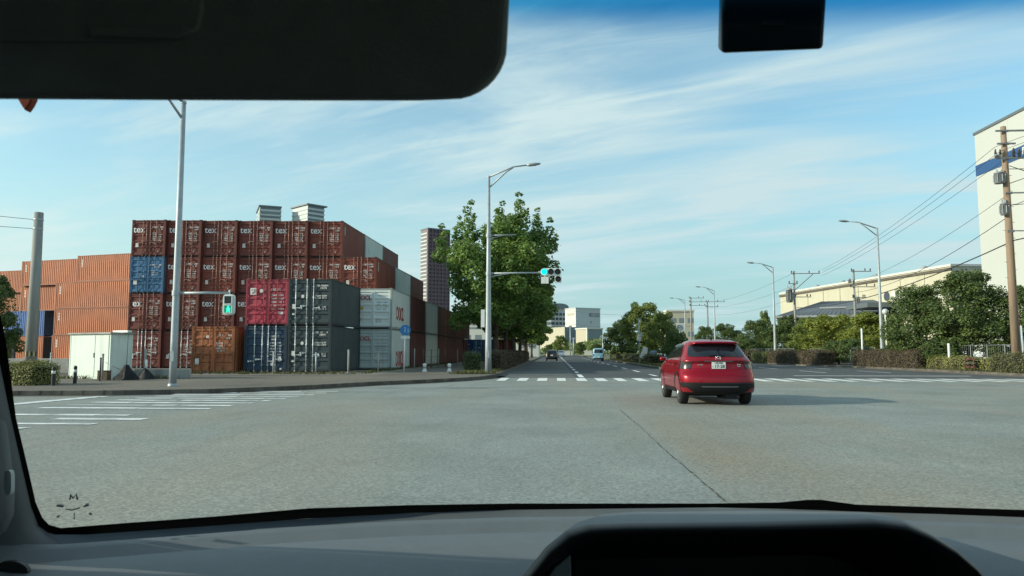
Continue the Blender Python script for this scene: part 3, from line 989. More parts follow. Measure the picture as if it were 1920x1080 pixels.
# the stepped row along the avenue
YW = 46.45
xw = at(733.5, 655, YW).x - W2
G_W = "containers of the row along the avenue"
container("white2", (xw, YW, YZ), "dingy white container at ground level with tall red OOCL letters on its side", "self", "white", seed=1, lettering="oocl_low", group=G_W)
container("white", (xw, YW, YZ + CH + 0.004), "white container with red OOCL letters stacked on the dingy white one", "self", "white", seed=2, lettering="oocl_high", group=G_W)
seq = [("dusk", "dark red"), ("white2", "white"), ("dusk2", "dark red"), ("dusk", "dark red"), ("dusk2", "dark red"), ("dusk", "dark red")]
for k, (cc, nm) in enumerate(seq):
    where = ["just behind the OOCL containers", "between dark red ones along the avenue", "just beyond the white one of the avenue row", "fourth back in the avenue row, close to the tree", "fifth back in the avenue row, under the tree", "last of the avenue row, beside the blue container"][k]
    for t_ in (0, 1):
        container(cc, (xw + rc.uniform(-.03, .03), YW + 6.22 * (k + 1), YZ + t_ * (CH + 0.004)),
                  f"{nm} container {'stacked above' if t_ else 'on the ground'}, {where}", "self", None, group=G_W)
container("deepblue", (at(865, 655, 88).x, 88, YZ), "deep blue container beyond the avenue row, seen under the big tree", "zinc", "navy", L=CL, seed=2, rz=0.0, group="containers under the big tree")
container("blue", (at(865, 655, 88).x + 2.52, 88.3, YZ), "grey blue container beside the deep blue one under the big tree", "zinc", "grey", seed=2, group="containers under the big tree")
container("oxide", (at(865, 655, 88).x + 5.0, 87.5, YZ), "red container right of the blue pair under the big tree", "self", None, seed=2, group="containers under the big tree")

# stacks of orange boxes seen from the side, their ends turned away
G_O = "orange containers stacked on the far left"
HC = 2.896
SL = R(15.0)
def side_box(colr, px, Y, tier, L, label, z0=YZ, left=None):
    """long side faces the camera: the box is turned by a quarter, its door end to the left"""
    p = at(px, 655, Y)
    rz = -math.pi / 2 - SL
    # local y axis runs to the right (and a little towards the camera), local +x faces the camera
    M = Matrix.Rotation(rz, 3, "Z")
    org = Vector((p.x, p.y, 0)) - M @ Vector((W2, 0, 0))
    return container(colr, (org.x, org.y, z0 + tier * (HC + 0.004)), label, "self", None, L=L, H=HC, rz=rz, group=G_O)
side_box("orange", 137, 77.5, 3, 12.19, "orange container on top of the pile, touching the tall red stack")
side_box("orange", 98, 77.9, 2, 12.19, "long orange container in the third layer, left of the light blue doors")
side_box("orange", 98, 77.7, 1, 12.19, "long orange container just above the white shed roof")
side_box("orange", 96, 77.7, 0, 12.19, "orange container on the ground between the black one and the shed")
side_box("orange", 32, 82.0, 3, 12.19, "orange container in the top layer behind the concrete pole")
side_box("orange", 33, 82.4, 2, 12.19, "orange container in the third layer behind the concrete pole")
def shaded_end(t, colr, rz):  # recolours the end panel dark, its shade put into the paint
    for ch in t.children:
        if ch.name.startswith("end_panel"):
            ch.data = ch.data.copy(); ch.data.materials[0] = P[colr]
for tier_, cc_, ec_, lab_ in ((1, "deepblue", "navy", "blue container, its shaded end coloured navy, behind the concrete pole"), (0, "orange", "black", "orange container, its shaded end coloured black, on the ground behind the concrete pole")):
    p = at(80, 655, 80.5) - Vector((math.cos(SL), -math.sin(SL), 0)) * 6.06
    rz_ = -math.pi / 2 - SL
    org_ = Vector((p.x, p.y, 0)) - Matrix.Rotation(rz_, 3, "Z") @ Vector((W2, 0, 0))
    shaded_end(container(cc_, (org_.x, org_.y, YZ + tier_ * (HC + 0.004)), lab_, "self", None, H=HC, rz=rz_, group=G_O), ec_, rz_)
p = at(27, 655, 58.0)
tg_ = thing("dark_gate", "dark ribbed metal gate panel at the far left edge behind the hedge", "gate", (p.x, 58.0, YZ))
b = MB(); b.bb(-6.0, 0, 0, 0.08, 0.1, 2.7)
for k_ in range(20): b.bb(-5.9 + k_ * 0.3, -5.75 + k_ * 0.3, -0.04, 0, 0.15, 2.65)
b.build("panel", P["black"], tg_)
b = MB(); b.bb(-0.08, 0.02, -0.05, 0.12, 0, 2.8); b.build("frame", P["black"], tg_)
b = MB(); b.bb(-0.62, -0.54, -0.09, -0.04, 0.6, 2.2); b.build("handle_bar", M_mark, tg_)
side_box("orange", -12, 92, 3, 12.19, "orange container farthest left, its top edge above the dark tree")
side_box("rustorange", -12, 92.4, 2, 12.19, "rusty orange container farthest left behind the dark tree")
# ------------------------------------------------------------------ lamps, signals, poles
M_lampgrey = mat("lamp_head_grey", (0.33, 0.36, 0.38), 0.45, 0.3, var=0.1)
M_glass_lens = mat("clear_lens", (0.55, 0.58, 0.58), 0.2, spec=0.6)
M_sigbody = mat("signal_grey_white", (0.62, 0.65, 0.64), 0.5, var=0.06, scale=5)
M_lens_off = mat("dark_lens", (0.022, 0.028, 0.028), 0.25, spec=0.5)
M_green = mat("lit_green_lens", (0.0, 0.35, 0.26), 0.3, emit=((0.0, 1.0, 0.72), 1.25))
M_greenback = mat("dim_green_lens", (0.0, 0.12, 0.07), 0.3, emit=((0.0, 0.24, 0.13), 0.6))
M_greenman = mat("lit_green_figure", (0.05, 0.5, 0.3), 0.3, emit=((0.03, 1.0, 0.52), 1.2))

def lamp_arm(b, h, dx, rise, dy=0.0):
    """two converging tubes that bend level at the lamp"""
    s = 1 if dx > 0 else -1
    e = Vector((dx, dy, h + rise))
    k = Vector((dx * 0.62, dy * 0.62, h + rise * 0.86))
    b.tube([(0, 0, h - 0.02), tuple(k), tuple(e)], [0.05, 0.045, 0.04], 8)
    b.tube([(0, 0, h - 0.62), (dx * 0.45, dy * 0.45, h + rise * 0.42), tuple(k - Vector((0, 0, 0.05)))], [0.045, 0.04, 0.035], 8)
def lamp_head(dx, dy, z):
    b = MB()
    d = Vector((dx, dy, 0)).normalized()
    n = Vector((-d.y, d.x, 0))
    c = Vector((dx, dy, z))
    secs = []
    for t, w, hh in ((-0.08, 0.07, 0.05), (0.1, 0.13, 0.09), (0.4, 0.15, 0.085), (0.62, 0.10, 0.05), (0.68, 0.04, 0.02)):
        p = c + d * t + Vector((0, 0, t * 0.10))
        secs.append([p + n * w * math.cos(a) + Vector((0, 0, hh * math.sin(a))) for a in [k / 10 * 6.2832 for k in range(10)]])
    vs = [q for s_ in secs for q in s_]
    fs = [(i * 10 + k, i * 10 + (k + 1) % 10, (i + 1) * 10 + (k + 1) % 10, (i + 1) * 10 + k) for i in range(len(secs) - 1) for k in range(10)]
    fs += [tuple(range(10))[::-1], tuple(range(40, 50))]
    b.add(vs, fs, 0, True)
    return b
def street_lamp(loc, h, dx, rise, label, dy=0.0, r0=0.135, r1=0.07, group="street lamps"):
    t = thing("street_lamp", label, "street lamp", loc, 0, group)
    b = MB()
    b.tube([(0, 0, 0), (0, 0, 1.5), (0, 0, h * 0.5), (0, 0, h)], [r0, r0 * 0.95, (r0 + r1) / 2, r1], 14)
    b.lathe([(r1 + 0.012, h - 0.05), (r1 + 0.012, h + 0.03), (0.0, h + 0.06)], 12)
    b.lathe([(r0 + 0.03, 0.0), (r0 + 0.03, 0.05), (r0, 0.09)], 14)
    b.box((0, -r0 * 0.98, 1.0), (0.13, 0.03, 0.34))
    pole = b.build("pole", M_steel, t)
    b = MB(); lamp_arm(b, h, dx, rise, dy)
    b.build("arm", M_steel, t)
    hd = lamp_head(dx, dy, h + rise).build("lamp_head", M_lampgrey, t)
    return t, pole
# near lamp on the left corner, with the pedestrian signal
p = gr(323.5, 724, KZ)
LA = p.copy()
lampA, _ = street_lamp(p, 9.78, -0.95, 0.85, "tall grey street lamp carrying the pedestrian signal, its top behind the sun visor", dy=-2.1, r0=0.125, r1=0.085)
q = at(424, 549, p.y)
b = MB()
za = q.z - KZ
b.tube([(0.0, 0, za), (q.x - p.x + 0.08, 0, za)], [0.05, 0.038], 8)
b.lathe([(0.135, za - 0.09), (0.135, za + 0.09)], 12)
b.build("signal_arm", M_steel, lampA)
def ped_signal(loc, label):
    t = thing("pedestrian_signal", label, "signal", loc)
    b = MB()
    out = []
    for k in range(24):
        a = k / 24 * 6.2832
        ex = 0.19 * (1 if math.cos(a) >= 0 else -1) * abs(math.cos(a)) ** 0.45
        ez = 0.345 * (1 if math.sin(a) >= 0 else -1) * abs(math.sin(a)) ** 0.3
        out.append((ex, 0, ez))
    b.slab(out, (0, -0.06, 0), (0, 0.08, 0))
    # rims that stand proud round the two windows
    for zc_ in (0.155, -0.155):
        for x0, x1, z0, z1 in ((-0.152, -0.125, -0.13, 0.13), (0.125, 0.152, -0.13, 0.13), (-0.125, 0.125, 0.125, 0.148), (-0.125, 0.125, -0.148, -0.125)):
            b.bb(x0, x1, -0.11, -0.06, zc_ + z0, zc_ + z1)
    b.tube([(0, 0.01, 0.34), (0, 0.01, 0.50)], 0.03, 8)
    b.build("housing", M_sigbody, t)
    b = MB(); b.bb(-0.125, 0.125, -0.066, -0.0601, 0.03, 0.28); b.build("red_lens", M_lens_off, t)
    b = MB(); b.bb(-0.125, 0.125, -0.066, -0.0601, -0.28, -0.03)
    ln = b.build("green_lens", M_greenback, t)
    b = MB()   # walking figure
    y = -0.068
    c = -0.155
    b.slab([(0.005 + 0.026 * math.cos(a / 10 * 6.283), y, c + 0.088 + 0.026 * math.sin(a / 10 * 6.283)) for a in range(10)], (0, 0, 0), (0, -0.004, 0))
    b.slab([(-0.03, y, c + 0.058), (0.035, y, c + 0.058), (0.042, y, c - 0.02), (-0.036, y, c - 0.02)], (0, 0, 0), (0, -0.004, 0))
    for pl in ([(-0.036, c - 0.02), (0.0, c - 0.02), (-0.03, c - 0.105), (-0.062, c - 0.105)], [(0.002, c - 0.02), (0.042, c - 0.02), (0.068, c - 0.105), (0.036, c - 0.105)],
               [(-0.03, c + 0.055), (-0.02, c + 0.03), (-0.058, c - 0.012), (-0.07, c + 0.002)], [(0.035, c + 0.055), (0.028, c + 0.03), (0.06, c - 0.01), (0.074, c + 0.006)]):
        b.slab([(a, y, z) for a, z in pl], (0, 0, 0), (0, -0.004, 0))
    b.build("walking_figure", M_greenman, ln)
q2 = at(429.5, 570, p.y)
ped_signal((q2.x, p.y, q2.z - 0.02), "white pedestrian signal lit with a green walking figure, hung from the corner lamp arm")

# second lamp on the far corner, with the vehicle signal
p = gr(915.5, 700, KZ)
lampB, _ = street_lamp(p, (659 - 326) / F * p.y + CAMZ - KZ, 2.15, 0.62, "tall grey street lamp holding the vehicle signal in front of the big tree", r0=0.17, r1=0.075)
for py_, x1, rr_, br in ((441, 967, 0.035, 940), (512, 1014, 0.05, 952)):
    b = MB()
    a = at(x1, py_, p.y); z = a.z - KZ
    b.tube([(0, 0, z), (a.x - p.x, 0, z + 0.02)], [rr_, rr_ * 0.8], 8)
    k = at(br, py_, p.y)
    b.tube([(0, 0, z - 0.26), (0.18, 0, z - 0.16), (k.x - p.x, 0, z - 0.03)], rr_ * 0.6, 6)
    b.lathe([(0.145, z - 0.1), (0.145, z + 0.08)], 12)
    b.build("signal_arm", M_steel, lampB)
b = MB(); b.box((-0.30, -0.02, at(906, 597, p.y).z - KZ), (0.20, 0.05, 0.95)); b.bar((-0.3, -0.02, at(906, 583, p.y).z - KZ), (0, 0, at(906, 583, p.y).z - KZ), 0.03, 0.05)
b.build("control_box", M_white, lampB)
def veh_signal(loc, label):
    t = thing("traffic_signal", label, "traffic light", loc)
    b = MB()
    def pill(x0, x1, zc_, hh):
        r = hh
        pts = [(x0 + r + r * math.cos(a), 0, zc_ + r * math.sin(a)) for a in [R(90 + 18 * k) for k in range(11)]]
        pts += [(x1 - r + r * math.cos(a), 0, zc_ + r * math.sin(a)) for a in [R(-90 + 18 * k) for k in range(11)]]
        b.slab(pts, (0, -0.05, 0), (0, 0.09, 0))
    pill(-0.56, 0.56, 0.0, 0.20)
    b.bb(0.20, 0.56, -0.05, 0.09, -0.575, -0.215)
    b.bb(0.24, 0.50, -0.02, 0.06, -0.215, -0.19)
    b.build("housing", M_sigbody, t)
    for k, (x, z, m) in enumerate(((-0.36, 0, M_green), (0.0, 0, M_lens_off), (0.36, 0, M_lens_off), (0.38, -0.395, M_lens_off))):
        b = MB()
        b.lathe([(0.0, 0.085), (0.09, 0.078), (0.152, 0.056), (0.152, 0.052)], 20, (x, 0, z), Matrix.Rotation(R(90), 3, "X"), 0)
        ln = b.build(["green_lens", "amber_lens", "red_lens", "arrow_lens"][k], m, t)
        b = MB()
        prof = []
        n = 20
        vs, fs = [], []
        for q in range(n + 1):
            a = R(-25 + 230 * q / n)
            for rr_, y in ((0.165, -0.05), (0.165, -0.26 if 0.1 < q / n < 0.9 else -0.16), (0.155, -0.26 if 0.1 < q / n < 0.9 else -0.16), (0.155, -0.05)):
                vs.append((x + rr_ * math.cos(a), y, z + rr_ * math.sin(a)))
        for q in range(n):
            for j in range(4):
                fs.append((q * 4 + j, q * 4 + (j + 1) % 4, (q + 1) * 4 + (j + 1) % 4, (q + 1) * 4 + j))
        b.add(vs, fs, 0)
        b.build("visor_hood", M_sigbody, ln)
    b = MB(); b.tube([(-0.56, 0.02, 0), (-0.66, 0.02, 0)], 0.05, 8)
    b.build("bracket", M_steel, t)
    b = MB(); b.bb(-0.53, -0.13, -0.02, 0.0, -0.62, -0.255); b.bb(-0.36, -0.30, -0.012, 0.01, -0.255, -0.19)
    b.bb(-0.345, -0.325, -0.026, -0.02, -0.60, -0.27)
    b.build("hanging_board", M_white, t)
q = at(1033, 510, p.y)
veh_signal((q.x, p.y - 0.02, q.z), "horizontal traffic signal lit green at its left, with a spare lamp and board below")

# right hand lamps with their arms reaching over the road
for px, Y, h, dpx, pyt, pya, lab in ((1654, 60, None, 1588, 428, 415, "nearest of the grey street lamps beyond the right hedges, beside the globe light"),
                                   (1453.5, 80, None, 1412, 501, 493, "grey street lamp right of the far utility poles, second from the near one"),
                                   (1341, 113, None, 1312, 545, 538, "grey street lamp above the red car roof, third from the near one"),
                                   (1285.5, 134, None, 1262, 563, 559, "smallest and farthest grey street lamp, over the median trees")):
    a = at(px, 650, Y); top = at(px, pyt, Y); e = at(dpx, pya, Y)
    street_lamp((a.x, Y, KZ), top.z - KZ, (e.x - a.x), e.z - top.z, lab, r0=0.15, r1=0.07)

# utility poles
M_pole = mat("weathered_pole", (0.27, 0.19, 0.13), 0.85, var=0.2, scale=2, stretch=(3, 3, 0.25), bump=0.1, dirt=(0.17, 0.13, 0.10), dirt_lo=0.5, dirt_hi=0.75, dstretch=(3, 3, 0.2))
M_poleg = mat("concrete_pole", (0.28, 0.28, 0.26), 0.85, var=0.15, scale=2, stretch=(3, 3, 0.3), dirt=(0.19, 0.185, 0.17), dirt_lo=0.5, dirt_hi=0.8, dstretch=(3, 3, 0.2))
M_tr = mat("transformer_grey", (0.30, 0.32, 0.33), 0.5, var=0.12, scale=3, dirt=(0.17, 0.14, 0.11), dirt_lo=0.6, dirt_hi=0.8)
M_ins = mat("insulator_dark", (0.05, 0.05, 0.055), 0.35)
M_insw = mat("insulator_white", (0.6, 0.6, 0.58), 0.3)
M_arm = mat("crossarm_steel", (0.22, 0.23, 0.23), 0.6, 0.3, var=0.15)
def transformer(b, x, y, z, r, h):
    b.lathe([(0, z), (r, z), (r, z + h), (r * 1.06, z + h), (r * 1.06, z + h * 1.06), (r * 0.6, z + h * 1.16), (0, z + h * 1.2)], 16, (x, y, 0))
    for k in range(8):
        a = k / 8 * 6.283
        b.box((x + math.cos(a) * (r + 0.03), y + math.sin(a) * (r + 0.03), z + h * 0.5), (0.07, 0.02, h * 0.7), a)
    for k in (-1, 1):
        b.lathe([(0.05, z + h * 1.1), (0.05, z + h * 1.35), (0.03, z + h * 1.4), (0, z + h * 1.42)], 8, (x + k * r * 0.5, y, 0))
def insulator(b, x, y, z, hh=0.28, r=0.07):
    b.lathe([(0.02, z), (0.02, z + 0.05), (r, z + 0.06), (r * 0.5, z + 0.06 + hh * 0.25), (r, z + 0.06 + hh * 0.3), (r * 0.5, z + hh * 0.8), (r * 0.7, z + hh * 0.85), (0, z + hh)], 8, (x, y, 0))

p = gr(1905, 668, 0.35); YU = 43.0
p = at(1905.5, 665, YU)
PX3 = (p.x, YU)
topz = at(1880, 238, YU).z
uz = lambda py: at(1885, py, YU).z - KZ
pr = thing("utility_pole", "tall weathered brown utility pole with transformers before the white warehouse", "utility pole", (p.x, YU, KZ))
b = MB(); b.tube([(0, 0, 0), (0, 0, 7), (0, 0, topz - KZ)], [0.235, 0.20, 0.145], 14)
b.lathe([(0.145, topz - KZ), (0.10, topz - KZ + 0.03), (0, topz - KZ + 0.035)], 14)
for z in np.arange(3.5, 12.5, 0.9):
    b.bar((-0.34, 0.02, z), (-0.14, 0.0, z), 0.02, 0.02); b.bar((0.14, 0.0, z + 0.45), (0.34, 0.02, z + 0.45), 0.02, 0.02)
b.build("pole", M_pole, pr)
for py_, x0, x1, w in ((247, -0.55, 2.6, 0.09), (271, -0.5, 0.5, 0.09), (298, -0.7, 1.9, 0.09), (363, -0.2, 2.2, 0.07), (434, 0.1, 2.0, 0.06)):
    b = MB(); z = uz(py_)
    b.bar((x0, -0.2, z), (x1, -0.2, z), w, w)
    b.bar((-0.19, -0.16, z), (0.19, -0.16, z), 0.05, 0.12)
    b.build("crossarm", M_arm, pr)
for x, py_, hh, r in ((-0.62, 296, 0.55, 0.075), (-0.36, 292, 0.55, 0.075), (0.38, 296, 0.60, 0.10), (0.68, 291, 0.55, 0.1), (1.0, 286, 0.62, 0.1), (1.3, 285, 0.7, 0.12)):
    b = MB(); insulator(b, x, -0.2, uz(298), hh, r); b.build("insulator", M_ins, pr)
for x, z in ((0.9, 345), (1.25, 343)):
    b = MB(); insulator(b, x, -0.2, uz(360), 0.6, 0.055)
    b.tube([(x, -0.2, uz(361)), (x - 0.06, -0.2, uz(378)), (x - 0.5, -0.2, uz(384)), (0, -0.18, uz(386))], 0.02, 6)
    b.build("insulator", M_ins, pr)
for x, py_, r, h in ((-0.46, 345, 0.26, 0.58), (-0.30, 404, 0.19, 0.62)):
    b = MB(); transformer(b, x, -0.16, uz(py_), r, h); b.bar((x, -0.1, uz(py_) + 0.2), (0, 0, uz(py_) + 0.2), 0.05, 0.05); b.bar((x, -0.1, uz(py_) + 0.5), (0, 0, uz(py_) + 0.5), 0.05, 0.05)
    b.build("transformer", M_tr, pr)
b = MB(); z = uz(284); b.bb(1.05, 1.75, -0.5, -0.25, z + 0.05, z + 0.32); b.slab([(1.1 + 0.3 * (1 + math.cos(a)), -0.38, z + 0.32 + 0.26 * math.sin(a)) for a in [R(15 * k) for k in range(13)]], (0, -0.1, 0), (0, 0.1, 0))
b.build("switch_box", M_tr, pr)
b = MB(); zl = uz(301)
b.tube([(0.1, -0.1, zl - 0.1), (-0.35, -0.4, zl + 0.02), (-0.6, -0.5, zl + 0.03)], 0.03, 6)
b.build("lamp_arm", M_steel, pr)
lamp_head(-0.55, -0.5, zl + 0.03).build("lamp_head", M_lampgrey, pr)
for (a, c) in (((0.1, -0.15, uz(318)), (1.8, -0.2, uz(300) - 0.4)), ((0.12, -0.15, uz(312)), (2.0, -0.2, uz(330))), ((0.1, -0.15, uz(345)), (1.9, -0.2, uz(318)))):
    b = MB(); b.tube([a, ((a[0] + c[0]) / 2, -0.2, (a[2] + c[2]) / 2 - 0.1), c], 0.022, 6); b.build("cable", M_wire, pr)
b = MB(); b.tube([(0.30, -0.1, 0), (0.24, -0.1, 2.6)], 0.09, 8); b.build("cable_guard", M_white, pr)

def small_pole(px, Y, pyt, arms, lab, tr=None, r=0.16, mat_=M_poleg):
    a = at(px, 655, Y)
    t = thing("utility_pole", lab, "utility pole", (a.x, Y, KZ), 0, "utility poles along the right side")
    zt = at(px, pyt, Y).z - KZ
    b = MB(); b.tube([(0, 0, 0), (0, 0, zt)], [r, r * 0.68], 10); b.build("pole", mat_, t)
    for (py_, x0, x1) in arms:
        z = at(px, py_, Y).z - KZ
        b = MB(); b.bar((x0, -0.12, z), (x1, -0.12, z), 0.09, 0.09)
        b.build("crossarm", M_arm, t)
        for x in (x0 + 0.1, (x0 + x1) / 2 + 0.45, x1 - 0.1):
            b = MB(); insulator(b, x, -0.12, z + 0.04, 0.32, 0.085); b.build("insulator", M_ins, t)
    if tr:
        for (x, py_, rr_, h) in tr:
            b = MB(); transformer(b, x, -0.1, at(px, py_, Y).z - KZ, rr_, h); b.bar((x, -0.1, at(px, py_, Y).z - KZ + h * .5), (0, 0, at(px, py_, Y).z - KZ + h * .5), 0.06, 0.06)
            b.build("transformer", M_tr, t)
    return t, a, zt
t2, a2, z2 = small_pole(1493, 89, 508, [(513, -0.4, 3.0), (532, -0.7, 0.4), (557, 0, 1.9)], "grey utility pole with a drum transformer and long crossarm, left of the warehouse", tr=[(-0.62, 567, 0.36, 1.45)])
b = MB(); z = at(1493, 535, 89).z - KZ
b.bar((0, -0.12, z - 0.6), (2.2, -0.12, at(1493, 514, 89).z - KZ), 0.08, 0.08); b.build("brace", M_arm, t2)
t3, a3, z3 = small_pole(1606, 85, 505, [(509, -0.35, 1.9), (538, -0.5, 2.3), (558, -0.3, 1.2)], "grey utility pole in front of the cream warehouse wall", tr=[(0.3, 568, 0.2, 0.6), (-0.5, 531, 0.14, 0.4)])
t4, a4, z4 = small_pole(1328, 140, 565, [(566, -0.3, 3.2), (575, -0.4, 2.0)], "far utility pole with a long arm, between two street lamps", r=0.2)
t5, a5, z5 = small_pole(1297, 150, 557, [(559, -0.4, 2.6), (566, -0.4, 3.6), (573, -0.3, 2.8)], "farthest utility pole with three stacked arms, left of its neighbour", r=0.2)

def wire(p0, p1, sag, lab, r=0.013, group="overhead cables"):
    p0, p1 = Vector(p0), Vector(p1)
    pts = []
    for k in range(15):
        t = k / 14
        q = p0.lerp(p1, t); q.z -= sag * 4 * t * (1 - t); pts.append(q)
    b = MB(); b.tube(pts, r, 5, 0, False)
    o = b.build("overhead_cable", M_wire)
    return tag(o, lab, "cable", group)
def near(x, py_): return Vector((PX3[0] + x, YU - 0.2, uz(py_) + KZ))
def onp(px, py_, Y): return at(px, py_, Y)
for k, (x, pa, pb_) in enumerate(((-0.62, 277, 506), (-0.36, 285, 511), (0.2, 293, 517))):
    wire(near(x, pa), onp(1541, pb_, 88.9), 0.5, ["uppermost of three parallel cables sloping down from the brown pole", "middle of three parallel cables sloping down from the brown pole", "lowest of three parallel cables sloping down from the brown pole"][k])
    wire(near(x, pa), (PX3[0] + 1.5, 2, uz(pa) + 0.6), 0.5, ["outer cable running from the brown pole past the frame edge", "middle cable running from the brown pole past the frame edge", "inner cable running from the brown pole past the frame edge"][k])
wire(near(-0.15, 368), onp(1606, 528, 85), 0.55, "single thin cable below the three parallel ones at the brown pole")
wire(near(-0.15, 408), onp(1606, 548, 85), 0.8, "cable from the lower transformer of the brown pole to the warehouse pole", 0.02)
wire((PX3[0] + 0.1, YU - 0.2, uz(452) + KZ), onp(1493, 577, 89), 1.0, "thick low cable from the brown pole passing over the hedge trees", 0.035)
wire((PX3[0] + 0.1, YU - 0.2, uz(452) + KZ), (PX3[0] + 1, 5, 8.6), 0.4, "thick low cable leaving the frame beside the brown pole", 0.035)
for k, (pa, pb_, Y4) in enumerate(((509, 566, 140), (533, 576, 140), (557, 590, 140))):
    wire(onp(1493, pa, 89), onp(1330, pb_, Y4), 0.7, ["highest cable between the two farther poles over the trees", "middle cable between the two farther poles over the trees", "lowest cable between the two farther poles over the trees"][k])
wire(onp(1297, 585, 150), onp(1040, 577, 190), 1.2, "upper thin cable crossing the avenue in front of the distant tower", 0.025)
wire(onp(1297, 612, 150), onp(1040, 604, 190), 0.8, "lower thin cable crossing the avenue in front of the distant tower", 0.025)

# short concrete pole at the left with its two wires
YL = 33.0
p = at(57, 690, YL); pt_ = at(69.5, 399, YL)
cp = thing("utility_pole", "stout bare concrete pole rising behind the clipped hedge, two wires at its top", "utility pole", (p.x, YL, KZ))
b = MB(); h = pt_.z - KZ
b.tube([(0, 0, 0), (0, 0, h)], [0.265, 0.195], 18)
b.lathe([(0.195, h), (0.17, h + 0.015), (0, h + 0.02)], 18)
b.build("pole", M_poleg, cp)
for py_ in (412, 429):
    z = at(69, py_, YL).z - KZ
    b = MB(); b.lathe([(0.208, z - 0.035), (0.214, z), (0.208, z + 0.035)], 18); b.bb(-0.27, -0.19, -0.04, 0.04, z - 0.04, z + 0.04); b.build("clamp_band", M_steel, cp)
b = MB()
for k in range(9):
    a = R(190 + k * 20)
    b.box((0.262 * math.cos(a), 0.262 * math.sin(a), 1.05), (0.012, 0.045, 0.22), a, 1 if k % 2 else 0)
b.build("warning_band", [M_dark, M_markyel], cp)
M_ww = M_wire
for py_, tz, lab in ((412, 10.4, "upper wire from the top of the stout concrete pole"), (429, 9.2, "lower wire from the top of the stout concrete pole")):
    a = at(66, py_, YL)
    wire(a, (-48, 28, tz), 0.25, lab, 0.012)
# ------------------------------------------------------------------ vehicles
M_glassdark = mat("tinted_glass", (0.012, 0.016, 0.022), 0.06, spec=0.7)
M_chrome = mat("chrome", (0.75, 0.76, 0.78), 0.15, 1.0)
M_alloy = mat("dark_alloy", (0.20, 0.20, 0.21), 0.35, 0.8)
M_clad = mat("black_cladding", (0.008, 0.008, 0.009), 0.6, spec=0.28)
M_clad_gloss = mat("gloss_black_trim", (0.015, 0.014, 0.016), 0.2)
M_tail = mat("smoked_tail_lens", (0.03, 0.012, 0.012), 0.15, spec=0.6, coat=0.5)
M_tailred = mat("red_lens", (0.22, 0.006, 0.010), 0.2, coat=0.6)
M_head = mat("head_lamp_lens", (0.6, 0.62, 0.64), 0.1, coat=1.0)
M_revl = mat("reverse_lamp_lens", (0.35, 0.33, 0.28), 0.15, coat=1.0)
M_plate = mat("plate_white", (0.72, 0.72, 0.70), 0.5)
M_platetxt = mat("plate_green", (0.015, 0.06, 0.045), 0.6)
def car_paint(name, col, metal=0.2, rough=0.35):
    return mat(name, col, rough, metal, coat=1.0, coat_rough=0.04, spec=0.5)

